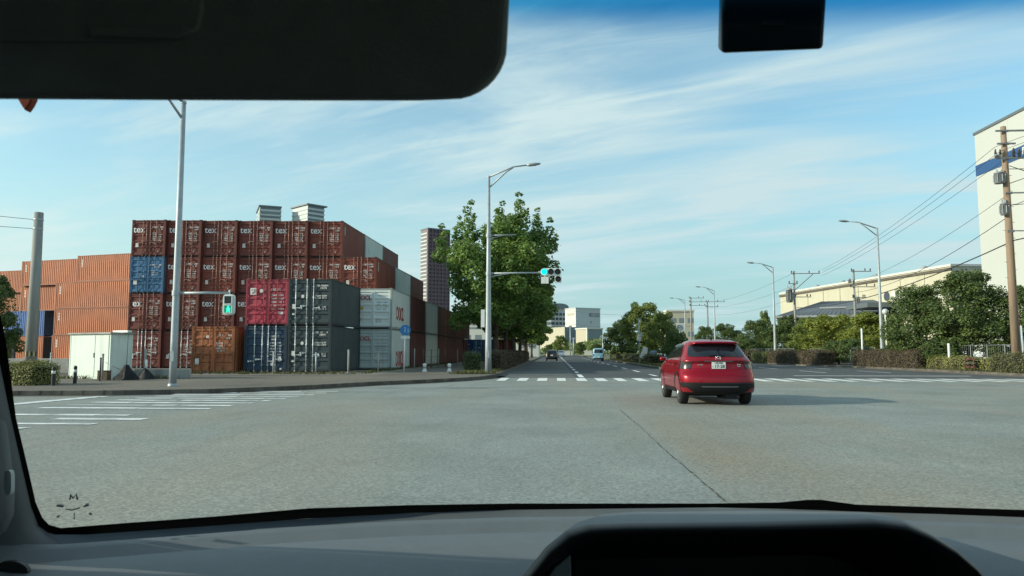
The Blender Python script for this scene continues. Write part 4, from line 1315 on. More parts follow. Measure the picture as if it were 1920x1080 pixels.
class Shape:
    def __init__(self, keys, p=3.2, Rr=0.42, Rf=0.75):
        k = np.array(keys, float)
        self.z, self.v, self.p, self.Rr, self.Rf = k[:, 0], k[:, 1:], p, Rr, Rf
        h = np.diff(self.z)[:, None]; d = np.diff(self.v, axis=0) / h
        m = np.zeros_like(self.v)
        m[0], m[-1] = d[0], d[-1]
        for i in range(1, len(self.z) - 1):
            a, b_ = d[i - 1], d[i]
            with np.errstate(divide="ignore", invalid="ignore"):
                hm = 2 * a * b_ / (a + b_)
            m[i] = np.where(a * b_ > 0, hm, 0)
        self.mt = m
    def at(self, z):
        z = min(max(z, self.z[0]), self.z[-1])
        i = int(min(max(np.searchsorted(self.z, z) - 1, 0), len(self.z) - 2))
        h = self.z[i + 1] - self.z[i]; t = (z - self.z[i]) / h
        return (2 * t**3 - 3 * t**2 + 1) * self.v[i] + (t**3 - 2 * t**2 + t) * h * self.mt[i] + (-2 * t**3 + 3 * t**2) * self.v[i + 1] + (t**3 - t**2) * h * self.mt[i + 1]
    def end(self, s, z, front=False):
        r, f, w = self.at(z)
        R_ = min(self.Rf if front else self.Rr, (f - r) * 0.45)
        t = abs(s) * math.pi / 2
        x = w * math.sin(t) ** (2 / self.p) * (1 if s >= 0 else -1)
        o = R_ * (1 - max(0.0, math.cos(t)) ** (2 / self.p))
        return Vector((x, f - o if front else r + o, z))
    def end_n(self, s, z, off, front=False):
        e = 0.01
        p = self.end(s, z, front)
        a = self.end(min(1, s + e), z, front) - self.end(max(-1, s - e), z, front)
        b_ = self.end(s, z + e, front) - self.end(s, z - e, front)
        n = a.cross(b_)
        if n.length < 1e-9: n = Vector((0, 1 if front else -1, 0))
        n.normalize()
        if (n.y < 0) == front and abs(n.y) > 0.05: n = -n
        if n.x * p.x < -0.05: n = -n
        return p + n * off
    def s_of(self, x, z):
        w = self.at(z)[2]
        return math.asin(min(1.0, (abs(x) / w)) ** (self.p / 2)) * 2 / math.pi * (1 if x >= 0 else -1)
    def side(self, y, z, sg, off):
        w = self.at(z)[2]; e = 0.01
        dw = (self.at(z + e)[2] - self.at(z - e)[2]) / (2 * e)
        n = Vector((1, 0, -dw)).normalized()
        return Vector((sg * (w + n.x * off), y, z + n.z * off))
    def mesh(self, zs, nc=9, ns=14):
        b = MB()
        rings = []
        for z in zs:
            r, f, w = self.at(z)
            right = [self.end(i / nc, z) for i in range(nc + 1)]
            fr = [self.end(1 - i / nc, z, True) for i in range(nc + 1)]
            y0, y1 = right[-1].y, fr[0].y
            mid = [Vector((w, y0 + (y1 - y0) * k / ns, z)) for k in range(1, ns)]
            half = right + mid + fr
            left = [Vector((-q.x, q.y, q.z)) for q in half[1:-1]][::-1]
            rings.append(half + left)
        n = len(rings[0])
        vs = [q for r_ in rings for q in r_]
        fs = []
        for i in range(len(rings) - 1):
            for k in range(n):
                fs.append((i * n + k, i * n + (k + 1) % n, (i + 1) * n + (k + 1) % n, (i + 1) * n + k))
        fs.append(tuple(range(n))[::-1])
        fs.append(tuple((len(rings) - 1) * n + k for k in range(n)))
        b.add(vs, fs, 0, True)
        return b
def end_patch(S, corners, off, nu=14, nv=8, front=False, rnd=0.0):
    """corners: (x at z0 left, x z0 right, x z1 left, x z1 right, z0, z1)"""
    xl0, xr0, xl1, xr1, z0, z1 = corners
    b = MB()
    def fn(u_, v_):
        z = z0 + (z1 - z0) * v_
        s0 = S.s_of(xl0 + (xl1 - xl0) * v_, z); s1 = S.s_of(xr0 + (xr1 - xr0) * v_, z)
        if rnd:
            q = 1 - rnd * abs(2 * v_ - 1) ** 5; s0 *= q; s1 *= q
        return S.end_n(s0 + (s1 - s0) * u_, z, off, front)
    b.grid(fn, nu, nv)
    return b
def side_patch(S, poly, sg, off, n=6):
    """poly: bottom-rear, bottom-front, top-front, top-rear in (y, z)"""
    b = MB()
    def fn(u_, v_):
        bo = [poly[0][k] + (poly[1][k] - poly[0][k]) * u_ for k in (0, 1)]
        to = [poly[3][k] + (poly[2][k] - poly[3][k]) * u_ for k in (0, 1)]
        return S.side(bo[0] + (to[0] - bo[0]) * v_, bo[1] + (to[1] - bo[1]) * v_, sg, off)
    b.grid(fn, n, n)
    return b
def wheel_parts(parent, x, y, r, w, sg):
    M = Matrix.Rotation(R(90), 3, "Y")
    b = MB()
    b.lathe([(r * 0.66, -w / 2 + 0.01), (r * 0.80, -w / 2), (r * 0.95, -w / 2 + 0.012), (r, -w / 2 + 0.045), (r, w / 2 - 0.045), (r * 0.95, w / 2 - 0.012), (r * 0.80, w / 2), (r * 0.66, w / 2 - 0.01)], 32, (x, y, r), M)
    ty = b.build("wheel", M_rubber, parent)
    b = MB()
    xo = x + sg * (w / 2 - 0.03)
    b.lathe([(r * 0.67, sg * (w / 2 - 0.008)), (r * 0.62, sg * (w / 2 - 0.012)), (r * 0.60, sg * (w / 2 - 0.07)), (0.0, sg * (w / 2 - 0.08))], 28, (x, y, r), M)
    for k in range(10):
        a = k / 10 * 6.283
        c, s = math.cos(a), math.sin(a)
        b.bar((xo, y + c * 0.05, r + s * 0.05), (xo, y + c * r * 0.63, r + s * r * 0.63), 0.03, 0.03)
    b.lathe([(0.065, sg * (w / 2 - 0.06)), (0.06, sg * (w / 2 - 0.01)), (0, sg * (w / 2 - 0.005))], 12, (x, y, r), M)
    b.build("rim", M_alloy, ty)
def make_car(name, label, S, paint_m, loc, rz, spec, cat="car", group=None):
    t = thing(name, label, cat, loc, rz, group)
    top = S.z[-1]
    zs = sorted(set(list(np.linspace(S.z[0], 0.95, 16)) + list(np.linspace(0.95, spec["belt"] + 0.1, 14)) + list(np.linspace(spec["belt"] + 0.1, top - 0.12, 8)) + list(np.linspace(top - 0.12, top, 9))))
    b = S.mesh(zs)
    body = b.build("body", [paint_m, M_clad], t)
    # cut the wheel arches
    cut = MB()
    r = spec["r"]
    ra = r + 0.055
    for y in spec["axles"]:
        for sg in (-1, 1):
            n = 28
            p0 = [(sg * (S.at(0.4)[2] + 0.2), y + ra * math.cos(k / n * 6.283), r + ra * math.sin(k / n * 6.283)) for k in range(n)]
            p1 = [(sg * (S.at(0.4)[2] - 0.34), q[1], q[2]) for q in p0]
            if sg < 0: p0, p1 = p1, p0
            cut.add(p1 + p0, [tuple(range(n))[::-1], tuple(range(n, 2 * n))] + [(k, (k + 1) % n, n + (k + 1) % n, n + k) for k in range(n)], 0)
    co = cut.build("wheel_arch_cut", M_clad)
    md = body.modifiers.new("arches", "BOOLEAN"); md.operation = "DIFFERENCE"; md.object = co; md.solver = "EXACT"
    dg = bpy.context.evaluated_depsgraph_get()
    me = bpy.data.meshes.new_from_object(body.evaluated_get(dg))
    body.modifiers.clear()
    body.data = me
    bpy.data.objects.remove(co)
    for y in spec["axles"]:
        for sg in (-1, 1):
            wheel_parts(t, sg * (S.at(0.4)[2] - spec["ww"] / 2 - 0.012), y, r, spec["ww"], sg)
    for c in spec.get("rear_glass", []): end_patch(S, c, 0.006, 22, 16, False, 0.13).build("rear_window", M_glassdark, t)
    for c in spec.get("front_glass", []): end_patch(S, c, 0.006, 18, 8, True).build("windscreen", M_glassdark, t)
    for q in spec.get("side_glass", []):
        for sg in (-1, 1): side_patch(S, q, sg, 0.006).build("side_window", M_glassdark, t)
    for c in spec.get("tails", []):
        for sg in (-1, 1): end_patch(S, (sg * c[0], sg * c[1], sg * c[2], sg * c[3], c[4], c[5]), 0.012, 10, 5).build("tail_light", spec.get("tail_m", M_tailred), t)
    for c in spec.get("heads", []):
        for sg in (-1, 1): end_patch(S, (sg * c[0], sg * c[1], sg * c[2], sg * c[3], c[4], c[5]), 0.012, 10, 5, True).build("headlight", M_head, t)
    for c in spec.get("bumper", []): end_patch(S, c, 0.010, 24, 6).build("bumper", M_clad, t)
    for c in spec.get("grille", []): end_patch(S, c, 0.010, 24, 6, True).build("grille", M_clad, t)
    for sg in (-1, 1):
        ym, zm = spec["mirror"]
        w = S.at(zm)[2]
        b = MB()
        b.lathe([(0.0, -0.085), (0.05, -0.07), (0.07, -0.03), (0.07, 0.03), (0.05, 0.07), (0, 0.085)], 12, (sg * (w + 0.10), ym, zm + 0.02), Matrix.Diagonal((1.05, 0.8, 0.72)) @ Matrix.Rotation(R(90), 3, "Y"))
        b.bar((sg * (w - 0.03), ym, zm - 0.03), (sg * (w + 0.1), ym, zm), 0.06, 0.04)
        b.build("door_mirror", paint_m if spec.get("mirror_paint", True) else M_clad, t)
    return t

# --- the red crossover ahead
SR = Shape([(0.26, -1.90, 1.98, 0.78), (0.31, -2.02, 2.12, 0.85), (0.40, -2.085, 2.18, 0.882), (0.54, -2.11, 2.20, 0.894), (0.64, -2.105, 2.19, 0.897), (0.72, -2.085, 2.17, 0.898),
            (0.79, -2.03, 2.14, 0.893), (0.86, -1.985, 2.10, 0.884), (0.94, -1.965, 2.00, 0.874), (1.00, -1.962, 1.70, 0.864), (1.045, -1.975, 1.25, 0.852), (1.075, -1.985, 1.08, 0.842), (1.10, -1.965, 1.0, 0.826), (1.15, -1.905, 0.91, 0.795),
            (1.25, -1.81, 0.74, 0.745), (1.36, -1.70, 0.52, 0.695), (1.46, -1.60, 0.29, 0.645), (1.53, -1.545, 0.06, 0.598), (1.565, -1.50, -0.12, 0.55), (1.59, -1.36, -0.35, 0.44), (1.602, -1.15, -0.55, 0.28)], p=2.6, Rr=0.46)
M_red = mat("crimson_metallic", (0.275, 0.0022, 0.0135), 0.25, 0.35, coat=0.4, coat_rough=0.03, spec=0.3)
YC = 18.25
pc = gr(1338, 757, 0.0)
rc_x = (gr(1265, 757).x + gr(1411, 757).x) / 2
REAR_AX = -1.30
spec_red = dict(belt=1.07, r=0.345, ww=0.225, axles=(REAR_AX, 1.31), mirror=(0.78, 1.08),
    rear_glass=[(-0.70, 0.70, -0.60, 0.60, 1.17, 1.48)],
    front_glass=[(-0.72, 0.72, -0.56, 0.56, 1.12, 1.50)],
    side_glass=[((-0.22, 1.13), (0.86, 1.10), (0.20, 1.47), (-0.16, 1.505)), ((-1.25, 1.17), (-0.28, 1.135), (-0.22, 1.505), (-0.85, 1.475))],
    tails=[(0.66, 0.885, 0.60, 0.852, 0.875, 1.06)], tail_m=M_tail,
    heads=[(0.55, 0.87, 0.5, 0.86, 0.78, 0.93)], grille=[(-0.5, 0.5, -0.52, 0.52, 0.62, 0.82)],
    bumper=[(-0.78, 0.78, -0.893, 0.893, 0.27, 0.53)])
car = make_car("red_crossover", "shiny red crossover crossing the junction ahead, seen from behind at a slight angle", SR, M_red, (rc_x, gr(1338, 757).y - REAR_AX, 0), 0.0, spec_red)
# rear details
end_patch(SR, (-0.885, -0.60, -0.86, -0.76, 0.33, 0.43), 0.016, 8, 3).build("reflector", M_tailred, car)
end_patch(SR, (0.60, 0.885, 0.76, 0.86, 0.33, 0.43), 0.016, 8, 3).build("reflector", M_tailred, car)
end_patch(SR, (-0.42, 0.42, -0.44, 0.44, 0.445, 0.475), 0.018, 12, 2).build("bumper_strip", M_alloy, car)
end_patch(SR, (-0.89, 0.89, -0.89, 0.89, 0.525, 0.555), 0.014, 20, 2).build("bumper_strip", M_clad_gloss, car)
end_patch(SR, (-0.34, 0.34, -0.34, 0.34, 1.062, 1.074), 0.020, 16, 2).build("chrome_strip", M_alloy, car)
end_patch(SR, (-0.62, 0.62, -0.62, 0.62, 1.046, 1.064), 0.012, 16, 2).build("tailgate_shadow_gap", M_clad_gloss, car)
for sg in (-1, 1):
    b = MB()
    b.grid(lambda u_, v_: SR.end_n(sg * (SR.s_of(0.74, 0.94) + 0.05 * u_), 0.915 + 0.05 * v_, 0.018), 4, 3)
    b.build("reverse_lamp", M_revl, car)
    b = MB()      # body side cladding
    b.grid(lambda u_, v_: SR.side(-0.90 + 1.80 * u_, 0.27 + 0.12 * v_, sg, 0.012), 8, 3); b.build("sill_trim", M_clad, car)
    for y in (REAR_AX, 1.31):
        b = MB()
        def arch(u_, v_, y=y, sg=sg):
            a = R(-12 + 204 * u_); rr = 0.40 + 0.055 * v_
            return SR.side(y + rr * math.cos(a), max(0.27, 0.345 + rr * math.sin(a)), sg, 0.012)
        b.grid(arch, 22, 1); b.build("arch_trim", M_clad, car)
    for y in (0.02, -0.92):
        b = MB(); p0 = SR.side(y, 0.985, sg, 0.035); p1 = SR.side(y - 0.20, 0.99, sg, 0.035)
        b.bar(p0, p1, 0.025, 0.03); b.build("door_handle", M_red if y > 0 else M_clad_gloss, car)
    for y0, y1 in ((0.92, 0.80), (-0.25, -0.25), (-0.98, -1.02)):
        b = MB()
        b.grid(lambda u_, v_: SR.side(y0 + (y1 - y0) * v_ + (u_ - .5) * 0.010, 0.42 + 0.66 * v_, sg, 0.003), 1, 8); b.build("door_seam", M_clad_gloss, car)
b = MB()
pz = 0.965
py0 = SR.end(0, pz).y
b.box((0, py0 - 0.022, pz), (0.33, 0.012, 0.165))
plate = b.build("number_plate", M_plate, car, 0.004)
b = MB()
Mp = face_to((0.02, py0 - 0.0285, pz - 0.028), (1, 0, 0), (0, 0, 1))
b.text("17-28", 0.105, Mp, bold=0.003, depth=0.001)
rr = random.Random(2)
rowtext(b, rr, -0.09, pz + 0.04, 0.032, 0.18, py0 - 0.0285)
b.text("\u306e", 0.04, face_to((-0.142, py0 - 0.0285, pz - 0.03), (1, 0, 0), (0, 0, 1)), depth=0.001)
b.build("plate_lettering", M_platetxt, plate)
b = MB()                                                       # badge: an upright letter in a rounded frame
zb = 1.135
yb = SR.end(0, zb).y - 0.022
fr = []
for k in range(20):
    a = k / 20 * 6.283
    fr.append((0.058 * math.copysign(abs(math.cos(a)) ** 0.55, math.cos(a)), 0, 0.046 * math.copysign(abs(math.sin(a)) ** 0.55, math.sin(a))))
b.tube([(p_[0], yb, zb + p_[2]) for p_ in fr + [fr[0]]], 0.008, 6, caps=False)
for x0, x1 in ((-0.022, -0.034), (0.022, 0.034)): b.bar((x0, yb, zb - 0.036), (x1, yb, zb + 0.036), 0.012, 0.012)
b.bar((-0.024, yb, zb - 0.004), (0.024, yb, zb - 0.004), 0.012, 0.014)
b.build("badge", M_chrome, car)
for x0, z0, hh, ww in ((-0.50, 0.965, 0.026, 0.19), (0.45, 0.965, 0.03, 0.10), (0.46, 0.93, 0.02, 0.09)):
    b = MB(); rowtext(b, rr, x0, z0, hh, ww, SR.end_n(SR.s_of(x0 + .05, z0), z0, 0.01).y)
    b.build("badge", M_chrome, car)
b = MB()   # roof spoiler
vs = []
for (y, z, hw) in ((-1.42, 1.572, 0.555), (-1.66, 1.548, 0.575), (-1.745, 1.525, 0.565), (-1.735, 1.500, 0.56), (-1.45, 1.470, 0.57)):
    vs += [(-hw * 1.0, y + 0.10, z - 0.03), (-hw * 0.85, y + 0.02, z - 0.006), (-hw * 0.4, y, z), (hw * 0.4, y, z), (hw * 0.85, y + 0.02, z - 0.006), (hw, y + 0.10, z - 0.03)]
fs = [(i * 6 + k, i * 6 + k + 1, (i + 1) * 6 + k + 1, (i + 1) * 6 + k) for i in range(4) for k in range(5)] + [tuple(i * 6 for i in range(5)), tuple(i * 6 + 5 for i in range(5))[::-1]]
b.add(vs, fs, 0, True); b.build("roof_spoiler", M_red, car)
b = MB(); b.slab([(0, -0.02, 1.60), (0, -0.16, 1.60), (0, -0.17, 1.665), (0, -0.13, 1.668)], (-0.045 + 0.03, -1.05, -0.005), (-0.015 + 0.03, -1.05, -0.005)); b.build("antenna_fin", M_clad_gloss, car)
b = MB(); a0 = SR.end_n(0, 1.16, 0.03); a1 = SR.end_n(SR.s_of(0.03, 1.36), 1.36, 0.02)
b.tube([a0, a1], 0.011, 6); b.bar(SR.end_n(SR.s_of(-0.2, 1.18), 1.18, 0.02), SR.end_n(SR.s_of(0.17, 1.19), 1.19, 0.02), 0.012, 0.02); b.build("rear_wiper", M_clad, car)
b = MB(); b.bb(0.16, 0.48, -1.95, -1.45, 0.15, 0.30); b.tube([(0.45, -2.02, 0.21), (0.45, -1.6, 0.21)], 0.035, 10); b.bb(-0.6, 0.6, -1.38, -1.24, 0.20, 0.34); b.build("underbody", M_clad, car)

# --- the others
def simple_spec(belt, zt, hwb, hwt, rear, frontz, r=0.31):
    return dict(belt=belt, r=r, ww=0.2, axles=(-1.25, 1.25), mirror=(0.75, belt + 0.05))
S_mini = Shape([(0.20, -1.82, 1.85, 0.76), (0.30, -1.90, 1.95, 0.80), (0.55, -1.92, 2.0, 0.83), (0.80, -1.88, 1.92, 0.83), (0.92, -1.86, 1.72, 0.825), (0.98, -1.85, 1.15, 0.815), (1.03, -1.83, 0.98, 0.80), (1.25, -1.74, 0.62, 0.73), (1.43, -1.62, 0.22, 0.65), (1.49, -1.50, -0.05, 0.58), (1.52, -1.2, -0.4, 0.4)])
sp = simple_spec(1.0, 1.5, 0, 0, 0, 0)
sp.update(rear_glass=[(-0.62, 0.62, -0.52, 0.52, 1.08, 1.40)], front_glass=[(-0.66, 0.66, -0.5, 0.5, 1.06, 1.42)], side_glass=[((-1.3, 1.06), (0.8, 1.04), (0.15, 1.40), (-1.15, 1.40))],
          tails=[(0.60, 0.82, 0.6, 0.82, 0.74, 0.92)], heads=[(0.5, 0.8, 0.5, 0.8, 0.66, 0.8)], bumper=[(-0.8, 0.8, -0.82, 0.82, 0.22, 0.42)])
S_van = Shape([(0.20, -1.68, 1.62, 0.70), (0.30, -1.73, 1.68, 0.735), (0.60, -1.74, 1.70, 0.738), (0.90, -1.73, 1.64, 0.738), (1.0, -1.72, 1.35, 0.73), (1.06, -1.71, 1.2, 0.725), (1.40, -1.68, 0.92, 0.70), (1.62, -1.62, 0.72, 0.66), (1.70, -1.52, 0.5, 0.58), (1.73, -1.2, 0.2, 0.4)], Rr=0.22, Rf=0.4)
sv = simple_spec(1.05, 1.7, 0, 0, 0, 0, 0.28)
sv.update(rear_glass=[(-0.60, 0.60, -0.56, 0.56, 1.08, 1.58)], front_glass=[(-0.62, 0.62, -0.56, 0.56, 1.1, 1.58)], side_glass=[((-1.45, 1.08), (1.0, 1.08), (0.75, 1.56), (-1.4, 1.56))],
          tails=[(0.62, 0.735, 0.62, 0.73, 0.62, 1.02)], heads=[(0.45, 0.7, 0.45, 0.7, 0.7, 0.86)], bumper=[(-0.7, 0.7, -0.735, 0.735, 0.22, 0.40)], axles=(-1.2, 1.2))
M_blk = car_paint("black_car_paint", (0.012, 0.012, 0.014), 0.0)
M_ltb = car_paint("light_blue_car_paint", (0.25, 0.50, 0.64), 0.1)
M_wht = car_paint("white_car_paint", (0.68, 0.69, 0.68), 0.0)
M_sil = car_paint("silver_car_paint", (0.42, 0.45, 0.47), 0.5)
def plate_on(c, S, z):
    b = MB(); y = S.end(0, z).y; b.box((0, y - 0.02, z), (0.33, 0.012, 0.165)); b.build("number_plate", M_plate, c)
for px, Y, S_, sp_, pm, rz, nm, lab in (
        (1034.5, 104, S_mini, sp, M_blk, 0, "black_hatchback", "small black hatchback driving away in the left lane beyond the crosswalk"),
        (1052, 175, S_mini, sp, M_wht, math.pi, "white_hatchback", "tiny white hatchback far down the avenue, just right of the black one"),
        (1121, 104, S_van, sv, M_ltb, 0, "light_blue_minicar", "light blue upright minicar driving away beside the median"),
        (1246, 92, S_van, sv, M_wht, math.pi, "white_van", "white van coming the other way behind the median, left of the red crossover"),
        ):
    a = at(px, 657, Y)
    c = make_car(nm, lab, S_, pm, (a.x, Y, 0), rz, sp_)
    plate_on(c, S_, 0.78 if S_ is S_mini else 0.55)
# blue lorry behind the white van
a = at(1224, 657, 108)
t = thing("blue_lorry", "dark blue lorry partly hidden by the median hedge, left of the white van", "lorry", (a.x, 108, 0))
b = MB(); b.bb(-1.05, 1.05, 0.0, 1.7, 0.55, 2.35); b.slab([(-1.0, 0.05, 2.35), (1.0, 0.05, 2.35), (1.0, 1.6, 2.35), (-1.0, 1.6, 2.35)], (0, 0, 0), (0, 0.1, 0.2)); b.build("cab", car_paint("lorry_blue", (0.05, 0.12, 0.22), 0), t, 0.06)
b = MB(); b.bb(-0.92, 0.92, -0.012, 0.0, 1.45, 2.2); b.build("windscreen", M_glassdark, t)
b = MB(); b.bb(-1.1, 1.1, 1.9, 7.5, 0.9, 2.9); b.build("cargo_box", car_paint("lorry_box", (0.30, 0.36, 0.40), 0), t, 0.03)
b = MB(); b.bb(-0.95, 0.95, 0.1, 7.4, 0.45, 0.75); b.bb(-1.02, 1.02, -0.06, 0.1, 0.4, 0.75); b.build("chassis", M_clad, t)
for y in (0.85, 5.8):
    for sg in (-1, 1): wheel_parts(t, sg * 0.92, y, 0.42, 0.26, sg)
# ------------------------------------------------------------------ vegetation
L_big = leaf_mat("avenue_tree_leaf", (0.0509, 0.1092, 0.032), (0.2223, 0.3271, 0.0721), 0.30)
L_dark = leaf_mat("camphor_leaf", (0.0364, 0.0728, 0.0274), (0.157, 0.2093, 0.0589), 0.22)
L_mid = leaf_mat("broadleaf", (0.0728, 0.1312, 0.0364), (0.2617, 0.3009, 0.0785), 0.28)
L_lime = leaf_mat("light_green_leaf", (0.1047, 0.1551, 0.0299), (0.3326, 0.354, 0.0751), 0.32)
L_hedge = leaf_mat("hedge_leaf", (0.0523, 0.0682, 0.0262), (0.16, 0.16, 0.066), 0.12)
L_brown = leaf_mat("brownish_hedge_leaf", (0.0625, 0.0528, 0.03), (0.1467, 0.1071, 0.0648), 0.1)
L_fresh = leaf_mat("fresh_hedge_leaf", (0.0995, 0.1277, 0.0355), (0.3266, 0.3062, 0.1021), 0.15)
M_core = mat("hedge_twigs", (0.018, 0.016, 0.010), 0.95, var=0.4, scale=8)

def add_leaf(vs, rr, p, n, l, w):
    a = rr.uniform(0, 6.2832)
    t = Vector((math.cos(a), math.sin(a), rr.uniform(-0.5, 0.3)))
    t = (t - n * t.dot(n))
    if t.length < 1e-3: t = Vector((1, 0, 0))
    t.normalize(); s = n.cross(t)
    vs += [p - t * l * 0.5, p + s * w - t * l * 0.02 + n * l * 0.07, p + t * l * 0.5, p - s * w - t * l * 0.02 + n * l * 0.07]
def crown(seed, rx, ry, z0, z1, prof, lobes, per, leaf, lean=(0, 0), lobe_r=(0.16, 0.27), spires=0, fill=0.15, squash=0.8, shoots=()):
    rr = random.Random(seed)
    H = z1 - z0
    vs = []
    cs = []
    def rad(t):
        for (a, b_), (c, d) in zip(prof, prof[1:]):
            if a <= t <= c: return b_ + (d - b_) * (t - a) / (c - a)
        return prof[-1][1]
    for i in range(lobes):
        t = rr.uniform(0.04, 0.95) if i >= spires else rr.uniform(0.80, 1.0)
        k = rad(t); a = rr.uniform(0, 6.2832); q = rr.uniform(0.45, 0.98) ** 0.7
        c = Vector((math.cos(a) * rx * k * q + lean[0] * t, math.sin(a) * ry * k * q + lean[1] * t, z0 + H * t))
        r = rx * rr.uniform(*lobe_r) * (0.75 if i < spires else 1) * (0.8 + 0.3 * k)
        cs.append((c, r))
    for (sx_, sy_, zb_, zt_, r0_) in shoots:         # leaders that rise out of the crown
        k = max(2, int((zt_ - zb_) / (r0_ * 0.8)))
        for q in range(k + 1):
            f = q / k
            cs.append((Vector((sx_ + rr.gauss(0, .12), sy_ + rr.gauss(0, .12), zb_ + (zt_ - zb_) * f)), r0_ * (1.0 - 0.62 * f)))
    for c, r in cs:
        n_ = max(18, int(per * (r / (rx * 0.21)) ** 2))
        for _ in range(n_):
            d = Vector((rr.gauss(0, 1), rr.gauss(0, 1), rr.gauss(0, 1))).normalized()
            m = rr.uniform(0.35, 1.0) ** 0.5 * (1 if rr.random() > 0.12 else rr.uniform(1.0, 1.35))
            p = c + Vector((d.x * r * m, d.y * r * m, d.z * r * m * squash))
            n = (d * 0.6 + Vector((rr.gauss(0, .5), rr.gauss(0, .5), 0.55 + rr.gauss(0, .4)))).normalized()
            l = leaf * rr.uniform(0.6, 1.35)
            add_leaf(vs, rr, p, n, l, l * rr.uniform(0.24, 0.38))
    for _ in range(int(lobes * per * fill)):
        t = rr.uniform(0.05, 0.9); k = rad(t) * rr.uniform(0, 0.85); a = rr.uniform(0, 6.2832)
        p = Vector((math.cos(a) * rx * k + lean[0] * t, math.sin(a) * ry * k + lean[1] * t, z0 + H * t))
        n = Vector((rr.gauss(0, 1), rr.gauss(0, 1), rr.gauss(0, 1))).normalized()
        l = leaf * rr.uniform(0.8, 1.5)
        add_leaf(vs, rr, p, n, l, l * 0.35)
    b = MB(); b.v = [tuple(v_) for v_ in vs]
    n = len(vs) // 4
    b.f = [(4 * i, 4 * i + 1, 4 * i + 2, 4 * i + 3) for i in range(n)]; b.m = [0] * n; b.s = [False] * n
    return b, cs
def trunk(seed, r, z0, cs, bend=0.15, limbs=12):
    rr = random.Random(seed)
    b = MB()
    top = max(c.z for c, _ in cs) * 0.8
    pts = [(rr.gauss(0, bend) * t, rr.gauss(0, bend) * t, top * t) for t in (0, 0.12, 0.3, 0.5, 0.7, 1.0)]
    pts[0] = (0, 0, -0.05); 
    b.tube(pts, [r * 1.35, r, r * 0.85, r * 0.62, r * 0.4, r * 0.12], 10)
    for c, q in sorted(cs, key=lambda e: -e[1])[:limbs]:
        zt = min(max(z0 * 0.8, c.z - rr.uniform(0.8, 2.2) * (top / 9)), top * 0.85)
        t = zt / top
        base = Vector((0, 0, zt))
        for (p, pz) in zip(pts, pts[1:]):
            if p[2] <= zt <= pz[2]:
                f = (zt - p[2]) / (pz[2] - p[2]); base = Vector(p).lerp(Vector(pz), f)
        mid = base.lerp(c, 0.5) + Vector((0, 0, -0.12 * (c - base).length + rr.gauss(0, .1)))
        w = r * (0.45 - 0.25 * t)
        b.tube([base, mid, c], [w, w * 0.65, w * 0.2], 6)
    return b
_tv = {}
def tree_variant(key, leafm, name_crown="crown", **k):
    if key not in _tv:
        tr = k.pop("trunk_r"); sd_ = k["seed"]
        c, cs = crown(**k)
        _tv[key] = (c.mesh("crown", leafm), trunk(sd_ + 1, tr, k["z0"], cs).mesh("trunk", M_bark))
    return _tv[key]
def tree(key, loc, label, sc=1.0, rz=0.0, group=None, cat="tree", name="broadleaf_tree", scz=None):
    c, tr = _tv[key]
    t = thing(name, label, cat, loc, rz, group)
    t.scale = (sc, sc, scz or sc)
    link("trunk", tr, t); link("crown", c, t)
    return t
oval = [(0, 0.55), (0.12, 0.85), (0.35, 1.0), (0.6, 0.95), (0.8, 0.68), (0.92, 0.40), (1.0, 0.16)]
round_ = [(0, 0.75), (0.15, 0.96), (0.4, 1.0), (0.7, 0.82), (0.9, 0.5), (1.0, 0.2)]
tree_variant("big", L_big, seed=31, rx=4.75, ry=4.6, z0=2.9, z1=11.6, prof=oval, lobes=104, per=440, leaf=0.25, lean=(0.9, 0), lobe_r=(0.11, 0.20), spires=10, trunk_r=0.24, fill=0.05, shoots=((-2.0, -0.6, 10.2, 12.7, 0.75), (1.9, -0.4, 10.6, 13.3, 0.8), (-4.3, 0.3, 8.6, 11.0, 0.75), (0.3, 0.8, 11.0, 12.9, 0.7), (4.3, -0.2, 9.2, 11.3, 0.7), (3.2, 0.6, 10.2, 12.3, 0.65), (-3.1, 0.9, 9.8, 11.8, 0.6)))
tree_variant("big2", L_big, seed=47, rx=3.3, ry=3.6, z0=2.5, z1=9.6, prof=oval, lobes=62, per=340, leaf=0.27, lean=(0.3, 0), lobe_r=(0.13, 0.23), spires=10, trunk_r=0.2, fill=0.06)
tree_variant("camphor", L_dark, seed=5, rx=3.0, ry=2.8, z0=0.9, z1=6.8, prof=round_, lobes=80, per=300, leaf=0.165, lobe_r=(0.12, 0.22), spires=8, trunk_r=0.2, fill=0.22)
tree_variant("camphor2", L_dark, seed=15, rx=2.4, ry=2.6, z0=0.8, z1=6.0, prof=oval, lobes=62, per=290, leaf=0.165, lobe_r=(0.13, 0.24), spires=9, trunk_r=0.18, fill=0.20)
tree_variant("lime", L_lime, seed=8, rx=2.5, ry=2.3, z0=0.7, z1=5.0, prof=round_, lobes=54, per=270, leaf=0.18, lobe_r=(0.14, 0.25), spires=6, trunk_r=0.14, fill=0.12)
tree_variant("mid", L_mid, seed=19, rx=2.6, ry=2.6, z0=1.0, z1=6.6, prof=oval, lobes=48, per=270, leaf=0.20, lobe_r=(0.15, 0.27), spires=7, trunk_r=0.15, fill=0.2)
tree_variant("shrubby", L_dark, seed=61, rx=1.6, ry=1.6, z0=0.3, z1=2.7, prof=round_, lobes=26, per=210, leaf=0.15, lobe_r=(0.2, 0.32), trunk_r=0.08, fill=0.3)

